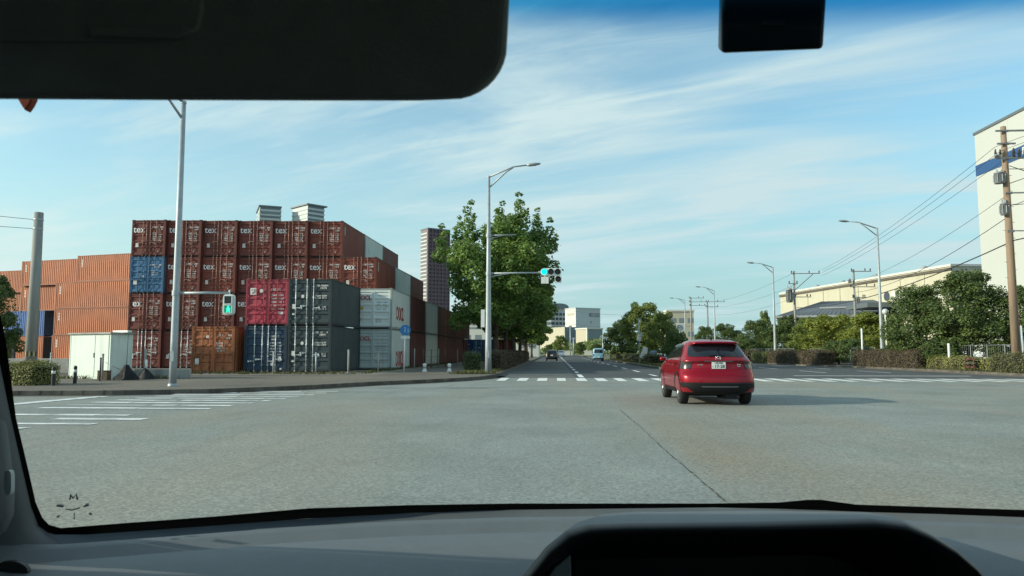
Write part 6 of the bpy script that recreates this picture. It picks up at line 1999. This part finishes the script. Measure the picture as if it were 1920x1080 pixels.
b = MB(); s0, s1 = P0.lerp(Q0, 0.42), P1.lerp(Q1, 0.42); b.bar(s0 + (s1 - s0) * 0.25 + Vector((0, -0.1, .2)), s1 + Vector((0, -.1, .2)), 0.6, 0.25); b.build("roof_band", M_tr, t)
b = MB(); b.bar(P0 + Vector((0, -0.1, -.1)), P1 + Vector((0, -.1, -.1)), 0.25, 0.3); b.build("gutter", M_tr, t)
b = MB(); b.prism([(e0.x + 1.5, YR + 2), (e1.x - 1, YR - 3.5), (e1.x - 1, YR + bk - 2), (e0.x + 9, YR + bk - 2)], 0, ze - 0.02); b.build("wall", M_greyw, t)
for k in range(6):
    f = 0.1 + k * 0.15; p = P0.lerp(P1, f); b = MB(); b.bb(p.x - 1.6, p.x + 1.6, p.y + 1.5, p.y + 1.95, 2.5, 5.0); b.build("window", M_win, t)
# dark canopy with lights in front of the cream wall
a, c = at(1618, 577, 104), at(1700, 577, 100)
t = thing("loading_canopy", "dark flat loading canopy above the globe lamp", "canopy", (a.x, 104, 0))
b = MB(); b.bb(0, c.x - a.x + 3, -1.5, 6, a.z, a.z + 0.6); b.build("roof", M_cap, t)
for k in range(4):
    b = MB(); b.bb(1 + k * 2.4, 1.25 + k * 2.4, 3, 3.25, 0, a.z); b.build("column", M_steel, t)
# white lot buildings under the dark trees
for px0, px1, Y, py_, lab in ((1660, 1800, 100, 640, "low white building glimpsed under the dark trees"), (1850, 1990, 86, 628, "low white building right of the brown pole behind the hedge")):
    a, c = at(px0, 655, Y), at(px1, 655, Y)
    t = thing("low_building", lab, "building", (a.x, Y, 0), 0, "low white buildings on the right lot")
    h = at(px0, py_, Y).z
    b = MB(); b.bb(0, c.x - a.x, 0, 9, 0, h); b.build("wall", M_white2, t)
    b = MB(); b.bb(-0.2, c.x - a.x + 0.2, -0.2, 9.2, h, h + 0.25); b.build("roof", M_cap, t)
    for k in range(3):
        b = MB(); b.bb(1.5 + k * 3, 3 + k * 3, -0.03, 0, h * 0.35, h * 0.8); b.build("window", M_win, t)
# cream block and round-emblem sign left of the far poles
a, c = at(1252, 655, 175), at(1302, 655, 175)
t = thing("cream_block", "cream building behind the signboard with a round emblem", "building", (a.x, 175, 0))
h = at(1275, 584, 175).z
b = MB(); b.bb(0, c.x - a.x, 0, 16, 0, h); b.build("wall", M_cream, t)
b = MB(); b.bb(-0.2, c.x - a.x + 0.2, -0.2, 16, h, h + 0.4); b.build("roof_edge", M_white2, t)
for z in (h * 0.45, h * 0.75):
    for k in range(3):
        b = MB(); b.bb(0.7 + k * 2, 2.0 + k * 2, -0.05, 0, z, z + 1.1); b.build("window", M_greyw, t)
a = at(1274, 640, 150)
t = thing("emblem_sign", "tall pale signboard with a round emblem above the low rounded tree", "sign", (a.x, 150, 0))
zb_, zt_ = at(1274, 631, 150).z, at(1274, 606, 150).z
b = MB(); b.bb(-1.15, 1.15, 0, 0.4, zb_ - 0.4, zt_); b.build("board", M_white2, t)
b = MB(); b.bb(-1.0, 1.0, -0.03, 0.0, zb_ + 0.9, zt_ - 0.15); b.build("panel", M_tow, t)
b = MB(); zc_ = (zb_ + 0.9 + zt_) / 2
b.tube([(0.5 * math.cos(k / 20 * 6.283), -0.06, zc_ + 0.5 * math.sin(k / 20 * 6.283)) for k in range(21)], 0.07, 6, caps=False)
b.tube([(-0.42, -0.06, zc_ + 0.25), (-0.15, -0.06, zc_ + 0.15), (0, -0.06, zc_ - 0.2), (0.15, -0.06, zc_ + 0.15), (0.42, -0.06, zc_ + 0.25)], 0.06, 6)
b.build("emblem", M_cap, t)
b = MB()
for s_ in (-0.9, 0.9): b.tube([(s_, 0.2, 0), (s_, 0.2, zb_ - 0.3)], 0.12, 8)
b.build("frame", M_steel, t)
b = MB(); rowtext(b, random.Random(8), -0.9, zb_ + 0.2, 0.4, 1.8, -0.01); b.build("lettering", M_greyw, t)

def far_block(name, label, px0, pxc, px1, Y, pyt, wallL, wallR, cat="building", base=0, deg=30):
    """a block whose near vertical edge stands at pxc, its two faces running back to px0 and px1"""
    o = at(pxc, 650, Y)
    th = R(deg)
    def reach(px, dx, dy):
        q = at(px, 650, 1.0); s = q.x / q.y          # x / y along the pixel column
        return (s * Y - o.x) / (dx - s * dy)
    aL = reach(px0, -math.sin(th), math.cos(th))
    aR = reach(px1, math.cos(th), math.sin(th))
    t = thing(name, label, cat, (o.x, Y, 0), th)
    h = at(pxc, pyt, Y).z
    b = MB(); b.bb(0, aR, 0, aL, base, h)
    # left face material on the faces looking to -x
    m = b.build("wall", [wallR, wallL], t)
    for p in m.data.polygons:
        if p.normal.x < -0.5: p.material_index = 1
    return t, aL, aR, h
# white block at the end of the avenue with a dark sign
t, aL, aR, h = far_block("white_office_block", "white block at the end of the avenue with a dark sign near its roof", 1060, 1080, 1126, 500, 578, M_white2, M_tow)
b = MB(); b.bb(aR * 0.55, aR * 0.96, -0.3, 0, h - 5.2, h - 3.0); sg_ = b.build("sign_board", M_towd, t)
b = MB(); rowtext(b, random.Random(4), aR * 0.57, h - 4.8, 1.4, aR * 0.38, -0.31); b.build("sign_lettering", M_white2, sg_)
b = MB(); b.bb(-0.2, 0, aL * 0.2, aL * 0.8, h - 4.5, h - 3.0); b.build("sign_band", M_beige, t)
b = MB(); b.bb(-0.3, aR + 0.3, -0.3, aL + 0.3, h, h + 0.5); b.build("roof_edge", M_tow, t)
b = MB(); b.bb(aR * 0.6, aR * 0.63, -0.2, 0, h - 10, h - 8.5); b.build("vent", M_towd, t)
b = MB(); b.bb(-0.2, aR + 0.2, -0.2, 0, h * 0.42, h * 0.46); b.build("wall_band", M_greyw, t)
# striped round-roofed tower behind it
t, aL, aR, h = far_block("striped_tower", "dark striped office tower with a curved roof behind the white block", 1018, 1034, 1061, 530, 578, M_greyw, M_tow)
for k in range(8):
    b = MB(); z = h - 3.2 - k * 3.3; b.bb(-0.1, aR + 0.1, -0.25, aL, z - 1.9, z); b.build("window_band", M_win, t)
for k in range(1, 4):
    b = MB(); b.bb(aR * k / 4 - 0.25, aR * k / 4 + 0.25, -0.45, -0.25, h * 0.15, h); b.build("pier", M_tow, t)
b = MB()
b.slab([(aR / 2 + (aR / 2 + 1.5) * math.cos(k / 16 * math.pi), 0, h + 3.6 * math.sin(k / 16 * math.pi) ** 0.6) for k in range(17)], (0, -2, 0), (0, aL + 1, 0)); b.build("roof", M_towd, t)
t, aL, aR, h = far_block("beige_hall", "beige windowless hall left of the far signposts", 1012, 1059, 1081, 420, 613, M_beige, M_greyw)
for k in range(3):
    b = MB(); b.bb(aR * (0.15 + k * 0.28), aR * (0.33 + k * 0.28), -0.15, 0, 1, h - 2); b.build("panel", M_towd, t)
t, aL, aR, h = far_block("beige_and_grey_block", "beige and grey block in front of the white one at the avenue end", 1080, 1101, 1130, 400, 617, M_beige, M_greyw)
b = MB(); b.bb(-0.4, aR + 0.3, -0.4, aL + 0.3, h, h + 0.7); b.build("roof_edge", M_white2, t)
b = MB(); b.bb(-0.3, 0.5, -0.3, 0.5, 0, h); b.build("corner_pillar", M_white2, t)
# low white wall and guard rail at the very end
for px0, px1, Y, py0_, lab in ((1047, 1073, 256, 655.5, "low white wall at the end of the avenue left of the signposts"), (1096, 1132, 256, 655.0, "low white wall at the end of the avenue behind the light blue minicar")):
    a, c = at(px0, 655, Y), at(px1, 655, Y)
    b = MB(); b.bb(0, c.x - a.x, 0, 0.3, 0, 1.5); b.bb(-0.1, c.x - a.x + 0.1, -0.08, 0.38, 1.5, 1.6)
    o = b.build("low_wall", M_white2); o.location = (a.x, Y, 0); tag(o, lab, "wall", "low white walls at the avenue end")

# residential towers behind the container stack
def balconies(t, aL, aR, h, n, step, out_, m_slab, m_rec, low=0):
    for k in range(n):
        z = h - 2.0 - k * step
        if z < low: break
        b = MB(); b.bb(-out_, aR + out_, -out_, aL + out_, z - 1.5, z); b.build("balcony", m_slab, t)
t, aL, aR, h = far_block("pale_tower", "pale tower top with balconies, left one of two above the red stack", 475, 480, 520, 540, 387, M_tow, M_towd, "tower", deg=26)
balconies(t, aL, aR, h, 12, 3.3, 0.35, M_tow, M_towd, 60)
b = MB(); b.bb(-1.0, aR + 0.5, -0.8, aL + 1, h, h + 1.0); b.build("roof", M_towd, t)
b = MB(); b.bb(1, aR - 1, -0.5, 0, h - 5.5, h - 3.4); b.build("window_band", M_greyw, t)
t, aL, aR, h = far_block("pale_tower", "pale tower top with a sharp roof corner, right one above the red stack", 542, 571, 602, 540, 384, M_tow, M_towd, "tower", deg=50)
balconies(t, aL, aR, h, 12, 3.3, 0.35, M_tow, M_towd, 60)
b = MB(); b.bb(-1.2, aR + 2.2, -1.2, aL + 1.6, h, h + 1.0); b.build("roof", M_towd, t)
for k in range(4):
    b = MB(); b.bb(aR + 0.6, aR + 2.2, aL * 0.3, aL * 0.7, h - 5 - k * 3.3, h - 3.6 - k * 3.3); b.build("side_balcony", M_tow, t)
# purple tower
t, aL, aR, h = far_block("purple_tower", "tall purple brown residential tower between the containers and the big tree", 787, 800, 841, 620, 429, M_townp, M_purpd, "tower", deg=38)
nf = 30
for k in range(nf):
    z = h - 3.0 - k * 3.25
    if z < 3: break
    b = MB(); b.bb(0.3, aR + 0.5, -0.5, aL - 0.5, z - 1.5, z); b.build("balcony", M_purple, t)
    for p in b.f: pass
for k in range(0, 7):
    b = MB(); x = 0.45 + (aR - 0.45) * k / 6; b.bb(x - 0.45, x + 0.45, -0.75, -0.5, 0, h); b.build("pier", M_purple, t)
for k in range(nf):
    z = h - 3.0 - k * 3.25
    if z < 3: break
    b = MB(); b.bb(-0.4, 0, aL * 0.06, aL * 0.94, z - 1.2, z); b.build("side_balcony", M_tow, t)
b = MB(); b.bb(-0.4, aR + 0.6, -0.8, aL + 0.4, h, h + 1.0); b.build("roof_edge", M_towd, t)
for x in (0.80, 0.90):
    b = MB(); b.bb(aR * x - 0.9, aR * x + 0.6, -0.9, -0.78, h - 4.6, h - 3.0); b.build("roof_window", M_white2, t)
# long low white building behind the avenue trees
a, c = at(862, 655, 170), at(1010, 655, 170)
t = thing("white_depot", "long low white depot glimpsed between the avenue tree trunks", "building", (a.x, 170, 0))
h = at(880, 614, 170).z
b = MB(); b.bb(0, c.x - a.x, 0, 20, 0, h); b.build("wall", M_white2, t)
b = MB(); b.bb(-0.3, c.x - a.x + .3, -0.3, 20, h, h + 0.5); b.build("roof", M_tow, t)
for k in range(7):
    b = MB(); x = 1 + k * 2.5; b.bb(x, x + 1.4, -0.06, 0, h * 0.3, h * 0.75); b.build("window", M_greyw, t)
a, c = at(858, 655, 230), at(925, 655, 230)
t = thing("beige_apartment_block", "beige apartment block with balcony rows seen under the big tree", "building", (a.x, 230, 0))
h = at(880, 596, 230).z
b = MB(); b.bb(0, c.x - a.x, 0, 12, 0, h); b.build("wall", M_beige, t)
for k in range(4):
    b = MB(); z = h - 0.4 - k * 2.7; b.bb(-0.2, c.x - a.x + .2, -0.8, 0, z - 1.0, z); b.build("balcony", M_white2, t)
# ------------------------------------------------------------------ the car the picture is taken from
M_dash = mat("dash_plastic", (0.108, 0.126, 0.138), 0.55, var=0.06, scale=30, bump=0.12, bscale=420, spec=0.45)
M_trim = mat("pillar_trim", (0.085, 0.095, 0.104), 0.7, var=0.05, scale=20, bump=0.08, bscale=500)
M_visor = mat("visor_fabric", (0.40, 0.385, 0.34), 0.9, var=0.08, scale=40, bump=0.1, bscale=500)
M_frit = mat("glass_frit", (0.003, 0.003, 0.0035), 0.8, spec=0.1)
M_liner = mat("headliner", (0.16, 0.16, 0.15), 0.95)
M_camb = mat("camera_black", (0.006, 0.007, 0.008), 0.55)
M_badge = mat("pale_badge", (0.42, 0.45, 0.46), 0.5)
own = thing("own_car", "interior of the car the view is seen from, dark sun visor and grey dashboard", "car interior", (0, 0, 0), YAW)
RY = Matrix.Rotation(-YAW, 3, "Z")
CP = Vector((0, 0, CAMZ))
def L(px, py, d):
    r = RY @ ray(px, py)
    return CP + r * (d / r.y)
def glass_y(x, z): return (2.04 - z) / 0.8 - 0.25 * (x - 0.12) ** 2
def G(px, py, off=0.0):
    r = RY @ ray(px, py); r = r / r.y
    d = 1.0
    for _ in range(30):
        p = CP + r * d
        d = 0.5 * d + 0.5 * glass_y(p.x, p.z)
    return CP + r * (d - off)
def clear_mat(name, col):
    m = bpy.data.materials.new(name); m.use_nodes = True
    n, l = m.node_tree.nodes, m.node_tree.links
    n.remove(n["Principled BSDF"])
    t = n.new("ShaderNodeBsdfTransparent"); t.inputs["Color"].default_value = (*col, 1)
    l.new(t.outputs[0], n["Material Output"].inputs["Surface"])
    return m, n, l, t
M_ws, *_ = clear_mat("windscreen_glass", (0.925, 0.985, 0.965))
M_band, n_, l_, t_ = clear_mat("shade_band_glass", (0.2, 0.5, 0.75))
g_ = n_.new("ShaderNodeTexCoord"); s_ = n_.new("ShaderNodeSeparateXYZ"); l_.new(g_.outputs["Object"], s_.inputs[0])
mr_ = n_.new("ShaderNodeMapRange"); mr_.interpolation_type = "SMOOTHSTEP"
l_.new(s_.outputs[2], mr_.inputs["Value"]); mr_.inputs["From Min"].default_value = G(1200, 88).z; mr_.inputs["From Max"].default_value = G(1200, 8).z
mx_ = n_.new("ShaderNodeMix"); mx_.data_type = "RGBA"; l_.new(mr_.outputs["Result"], mx_.inputs["Factor"])
mx_.inputs["A"].default_value = (1, 1, 1, 1); mx_.inputs["B"].default_value = (0.075, 0.42, 0.72, 1)
l_.new(mx_.outputs["Result"], t_.inputs["Color"])
zt_b = G(1200, 90).z
def gp(x, z, off=0.0): return Vector((x, glass_y(x, z) - off, z))
b = MB(); b.grid(lambda u_, v_: gp(-0.84 + 1.92 * u_, 0.98 + (1.665 - 0.98) * v_), 24, 12); ws = b.build("windscreen", M_ws, own)
b = MB(); b.grid(lambda u_, v_: gp(-0.84 + 1.92 * u_, zt_b + (1.665 - zt_b) * v_, 0.004), 24, 8); b.build("shade_band", M_band, ws)
B_in = [(-60, 300), (-22, 480), (12, 644), (30, 783), (53, 880), (67, 942), (79, 970), (92, 984), (114, 990), (244, 980), (407, 968), (579, 953), (770, 947), (960, 944), (1335, 944), (1460, 942), (1515, 937), (1540, 937), (1605, 946), (1760, 951), (1920, 956), (2100, 963)]
B_out = [(-90, 300), (-48, 480), (-8, 644), (20, 783), (42, 880), (58, 950), (72, 986), (94, 1001), (122, 1005), (285, 994), (407, 985), (579, 972), (770, 962), (960, 956), (1335, 951.5), (1460, 954), (1515, 956), (1545, 957), (1620, 960), (1760, 964), (1920, 970), (2100, 977)]
b = MB()
vs = []
for a, c in zip(B_in, B_out):
    vs += [G(*a, 0.006), G(*a, 0.016), G(*c, 0.02), G(*c, 0.006)]
fs = [(i * 4 + j, i * 4 + j + 1, (i + 1) * 4 + j + 1, (i + 1) * 4 + j) for i in range(len(B_in) - 1) for j in range(3)]
b.add(vs, fs, 0, False); b.build("frit_band", M_frit, ws)
# dashboard: rows that run across the car, from the foot of the glass towards the seats
rowsx = np.linspace(-0.92, 1.10, 60)
Bo = [G(*c, 0.03) for c in B_out if c[1] > 930 and c[0] > 60]
bx = [q.x for q in Bo]; by_ = [q.y for q in Bo]; bz = [q.z for q in Bo]
prof = [(0.0, 0.0), (0.012, -0.010), (0.030, -0.014), (0.042, -0.004), (0.055, 0.0005), (0.075, -0.002), (0.095, -0.012), (0.11, -0.013), (0.125, -0.006), (0.19, -0.008), (0.30, -0.020), (0.40, -0.05), (0.48, -0.11), (0.52, -0.20), (0.54, -0.45)]
b = MB(); vs = []
for x in rowsx:
    y0 = float(np.interp(x, bx, by_)); z0 = float(np.interp(x, bx, bz))
    for (dy, dz) in prof: vs.append((x, y0 - dy, z0 + dz))
m_ = len(prof)
b.add(vs, [(i * m_ + j, i * m_ + j + 1, (i + 1) * m_ + j + 1, (i + 1) * m_ + j) for i in range(len(rowsx) - 1) for j in range(m_ - 1)], 0, True)
dash = b.build("dashboard", M_dash, own)
b = MB(); vs = []
for x in np.linspace(-0.72, 0.95, 60):
    y0 = float(np.interp(x, bx, by_)); z0 = float(np.interp(x, bx, bz))
    vs += [(x, y0 - 0.017, z0 - 0.0095), (x, y0 - 0.030, z0 - 0.0125)]
b.add(vs, [(2 * i, 2 * i + 1, 2 * i + 3, 2 * i + 2) for i in range(59)]); b.build("defroster_vent", M_dark, dash)
def oval(cx, cy, rx, ry, d, name, m, th_=0.006):
    b = MB(); pts = [L(cx + rx * math.cos(k / 20 * 6.283), cy + ry * math.sin(k / 20 * 6.283), d) for k in range(20)]
    b.slab(pts, (0, 0, 0), (0, th_, 0)); return b.build(name, m, dash)
oval(18, 1072, 34, 20, 0.93, "vent", M_dark)
oval(205, 1080, 26, 8, 0.98, "vent", M_dark)
# instrument hood
near_ = [(945, 1130), (985, 1080), (1025, 1030), (1062, 1000), (1105, 988), (1180, 985), (1420, 982), (1640, 976), (1700, 982), (1748, 1002), (1795, 1030), (1835, 1064), (1890, 1130)]
far_ = [(1020, 1130), (1050, 1060), (1075, 1005), (1100, 975), (1130, 964), (1190, 959), (1420, 957), (1610, 961), (1655, 968), (1690, 985), (1715, 1010), (1740, 1050), (1775, 1130)]
inn_ = [(975, 1130), (1012, 1084), (1046, 1044), (1078, 1018), (1112, 1006), (1184, 1002), (1420, 999), (1634, 994), (1690, 1000), (1734, 1018), (1778, 1044), (1812, 1074), (1860, 1130)]
b = MB(); vs = []
for a, c, q in zip(near_, far_, inn_):
    p0, p1, p2 = L(*a, 0.74), L(*c, 1.02), L(*q, 0.745)
    mid = p0.lerp(p1, 0.5) + Vector((0, 0, 0.004))
    lip = p0 + Vector((0, -0.008, 0)) + (p2 - p0) * 0.5
    vs += [p1, mid, p0 + Vector((0, 0.01, 0.0)), p0 + (p2 - p0) * 0.12, lip, p2, p2 + Vector((0, 0.10, -0.035)), p2 + Vector((0, 0.20, -0.09))]
b.add(vs, [(i * 8 + j, i * 8 + j + 1, (i + 1) * 8 + j + 1, (i + 1) * 8 + j) for i in range(len(near_) - 1) for j in range(7)], 0, True)
for i_ in range(len(b.f)): b.m[i_] = 1 if i_ % 7 >= 2 else 0  # lip and inside coloured black as the unlit side of the hood
hood = b.build("instrument_hood", [M_dash, M_dark], own)
b = MB(); b.slab([L(*q, 0.90) for q in ((1072, 1140), (1072, 1030), (1085, 1008), (1420, 1000), (1740, 1004), (1752, 1030), (1752, 1140))], (0, 0, 0), (0, 0.02, 0)); b.build("instrument_panel", M_dark, hood, 0.004)
b = MB(); b.slab([L(*q, 0.86) for q in ((1070, 1040), (1072, 1095), (1020, 1095), (1040, 1064))], (0, 0, 0), (0, 0.012, 0)); b.build("trim_strip", M_badge, hood, 0.002)
b = MB(); b.slab([L(*q, 0.86) for q in ((1753, 1060), (1775, 1095), (1757, 1095))], (0, 0, 0), (0, 0.012, 0)); b.build("trim_strip", M_badge, hood, 0.002)
# left windscreen pillar
edge = [(-90, 300), (-48, 480), (-8, 644), (20, 783), (42, 880), (58, 950), (72, 986), (94, 1001)]
b = MB(); vs = []
cols = [(0, 0, 0.0), (-14, 3, 0.03), (-34, 8, 0.05), (-70, 14, 0.07), (-160, 24, 0.10)]
ext = edge + [(130, 1012), (180, 1016)]
for i, e in enumerate(ext):
    g0 = G(*e, 0.022)
    for (dx, dy, dd) in cols:
        k = max(0, i - 5) / 4
        vs.append(L(e[0] + dx * (1 - .3 * k), e[1] + dy * (1 + 1.2 * k) + dx * -0.25 * k, g0.y - dd))
b.add(vs, [(i * 5 + j, i * 5 + j + 1, (i + 1) * 5 + j + 1, (i + 1) * 5 + j) for i in range(len(ext) - 1) for j in range(4)], 0, True)
pil = b.build("windscreen_pillar", M_trim, own)
tr_ = [(-70, 420), (-36, 560), (-12, 660), (8, 760), (20, 850), (28, 920), (26, 965), (12, 995), (-10, 1012), (-60, 1030)]
b = MB(); vs = []
for (x_, y_) in tr_:
    for (dx, dd) in ((0, 0.0), (-3, -0.012), (-14, -0.03), (-60, -0.05), (-260, -0.06)):
        vs.append(L(x_ + dx, y_, 0.86 + dd))
b.add(vs, [(i * 5 + j, i * 5 + j + 1, (i + 1) * 5 + j + 1, (i + 1) * 5 + j) for i in range(len(tr_) - 1) for j in range(4)], 0, True)
b.build("pillar_cover", M_trim, pil)
b = MB(); pts = [L(14 + 7 * (abs(math.cos(a)) ** 0.6) * math.copysign(1, math.cos(a)), 905 + 23 * (abs(math.sin(a)) ** 0.6) * math.copysign(1, math.sin(a)), 0.815) for a in [k / 20 * 6.283 for k in range(20)]]
b.slab(pts, (0, 0, 0), (0, 0.006, 0)); b.build("airbag_badge", M_badge, pil)
# sun visor, folded down
vp = [(-760, -300), (-760, 184), (-300, 186), (0, 187), (300, 189), (600, 190), (790, 190), (838, 188)]
vp += [(850 + 105 * math.sin(R(q)), 85 + 103 * math.cos(R(q))) for q in range(10, 90, 10)]
vp += [(956, 60), (959, 0), (962, -150), (930, -260), (860, -300)]
b = MB()
n_v = len(vp)
b.add([L(x_, y_, 0.42) for x_, y_ in vp] + [L(x_ * 0.985 + 4, y_ - 3, 0.438) for x_, y_ in vp], [tuple(range(n_v))[::-1], tuple(range(n_v, 2 * n_v))] + [(i_, (i_ + 1) % n_v, n_v + (i_ + 1) % n_v, n_v + i_) for i_ in range(n_v)])
visor = b.build("sun_visor", M_visor, own)
bv = visor.modifiers.new("bevel", "BEVEL"); bv.width = 0.007; bv.segments = 4; bv.limit_method = "ANGLE"
mp_ = [(-700, -280), (-700, 74), (0, 76), (300, 76), (345, 70), (370, 52), (378, 20), (380, -280)]
b = MB(); b.slab([L(x_, y_, 0.4165) for x_, y_ in mp_], (0, 0, 0), (0, 0.0045, 0)); b.build("mirror_cover", M_visor, visor, 0.0015)
b = MB(); b.slab([L(x_, y_, 0.4155) for x_, y_ in ((170, 52), (350, 50), (365, 62), (330, 74), (170, 70))], (0, -0.003, 0), (0, 0.001, 0)); b.build("mirror_cover_grip", M_visor, visor, 0.0015)
b = MB(); a_ = L(-700, -300, 0.43); c_ = L(870, -300, 0.43); b.tube([a_, c_], 0.008, 8); b.build("visor_rod", M_trim, visor)
# roof, floor and sides keep the cabin as dark as it is
b = MB(); b.bb(-0.80, 1.04, -2.3, 0.46, 1.665, 1.70); b.build("headliner", M_liner, own)
b = MB(); b.bb(-0.95, 1.19, -2.35, 0.50, 1.705, 1.74); b.build("roof", M_trim, own)
b = MB(); b.bb(-0.95, 1.19, -2.35, 0.75, 0.28, 0.34); b.build("floor", M_trim, own)
b = MB(); b.bb(-0.95, 1.19, -2.42, -2.36, 0.3, 1.70); b.build("tailgate", M_trim, own)
for x0, x1 in ((-0.97, -0.90), (1.14, 1.21)):
    b = MB(); b.bb(x0, x1, -2.35, 0.95, 0.3, 1.06); b.build("door", M_trim, own)
    b = MB(); b.bb(x0 + 0.005, x1 - 0.005, -0.35, -0.15, 1.06, 1.70); b.bb(x0 + 0.005, x1 - 0.005, -2.35, -2.0, 1.06, 1.70); b.build("door_pillar", M_trim, own)
# small marks on the windscreen
M_smudge = mat("windscreen_ink", (0.16, 0.19, 0.185), 0.8)
b = MB()
def mark(pts, r): b.tube([G(*p, 0.008) for p in pts], r, 4)
mark([(131, 936), (132, 927), (137, 934), (143, 926), (145, 936)], 0.0016)
mark([(122, 954), (135, 956), (150, 952)], 0.0010)
mark([(105, 947), (119, 949)], 0.0020); mark([(156, 948), (166, 946)], 0.0024)
mark([(106, 968), (112, 968)], 0.0018); mark([(166, 962), (172, 964)], 0.0016); mark([(139, 962), (139, 974)], 0.0008)
b.build("windscreen_mark", M_smudge, ws)
M_sideL, *_ = clear_mat("sun_cutting_side_glass", (0.16, 0.18, 0.17))  # unseen side panes, their tint added to cut sun and sky in the cabin
M_sideR, *_ = clear_mat("light_cutting_side_glass", (0.75, 0.80, 0.78))
for x_, M_side in ((-0.935, M_sideL), (1.175, M_sideR)):
    b = MB(); b.bb(x_ - 0.003, x_ + 0.003, -1.99, -0.36, 1.06, 1.70); b.build("side_window", M_side, own)
    b = MB(); b.slab([(x_ - 0.003, -0.14, 1.06), (x_ - 0.003, 0.95, 1.06), (x_ - 0.003, 0.47, 1.70), (x_ - 0.003, -0.14, 1.70)], (0, 0, 0), (0.006, 0, 0)); b.build("side_window", M_side, own)

# things that hang in the cabin
p = L(1450, 20, 0.60)
Mz = Matrix.Rotation(YAW, 3, "Z")
t = thing("dash_camera", "black dash camera box hanging at the top of the windscreen", "dash camera", Mz @ p, YAW)
def LC(px, py, d): return L(px, py, d) - p
b = MB()
fr = [(1352, 100), (1543, 92), (1553, -70), (1352, -70)]
bk = [(1346, 94), (1538, 86), (1548, -60), (1350, -60)]
vs = [LC(x_, y_, 0.585) for x_, y_ in fr] + [LC(x_, y_, 0.635) for x_, y_ in bk]
b.add(vs, [(0, 1, 2, 3), (7, 6, 5, 4), (0, 4, 5, 1), (1, 5, 6, 2), (2, 6, 7, 3), (3, 7, 4, 0)])
b.build("body", M_camb, t, 0.003)
b = MB(); b.slab([LC(x_, y_, 0.5845) for x_, y_ in ((1427, 38), (1472, 38), (1472, 47), (1427, 47))], (0, 0, 0), (0, 0.002, 0)); b.build("label_patch", mat("faint_grey_label", (0.03, 0.032, 0.033), 0.6), t)
b = MB(); q0 = LC(1450, -50, 0.62); q1 = LC(1450, -70, 0.60) + Vector((0, 0.0, 0.02)); b.bar(q0, q1 + Vector((0, 0.03, 0.02)), 0.05, 0.03); b.build("mount", M_camb, t)
p = L(52, 196, 0.62)
t = thing("hanging_ornament", "small rust red pointed ornament peeking out below the sun visor", "ornament", Mz @ p, YAW)
b = MB(); b.slab([L(x_, y_, 0.62) - p for x_, y_ in ((36, 150), (68, 150), (66, 187), (60, 199), (52, 210), (45, 200), (38, 188))], (0, -0.004, 0), (0, 0.004, 0)); b.build("pendant", mat("rust_red_felt", (0.30, 0.055, 0.025), 0.9, var=0.3, scale=60), t, 0.001)
b = MB(); b.tube([L(52, 150, 0.62) - p, L(52, -80, 0.60) - p], 0.001, 5); b.build("string", M_dark, t)
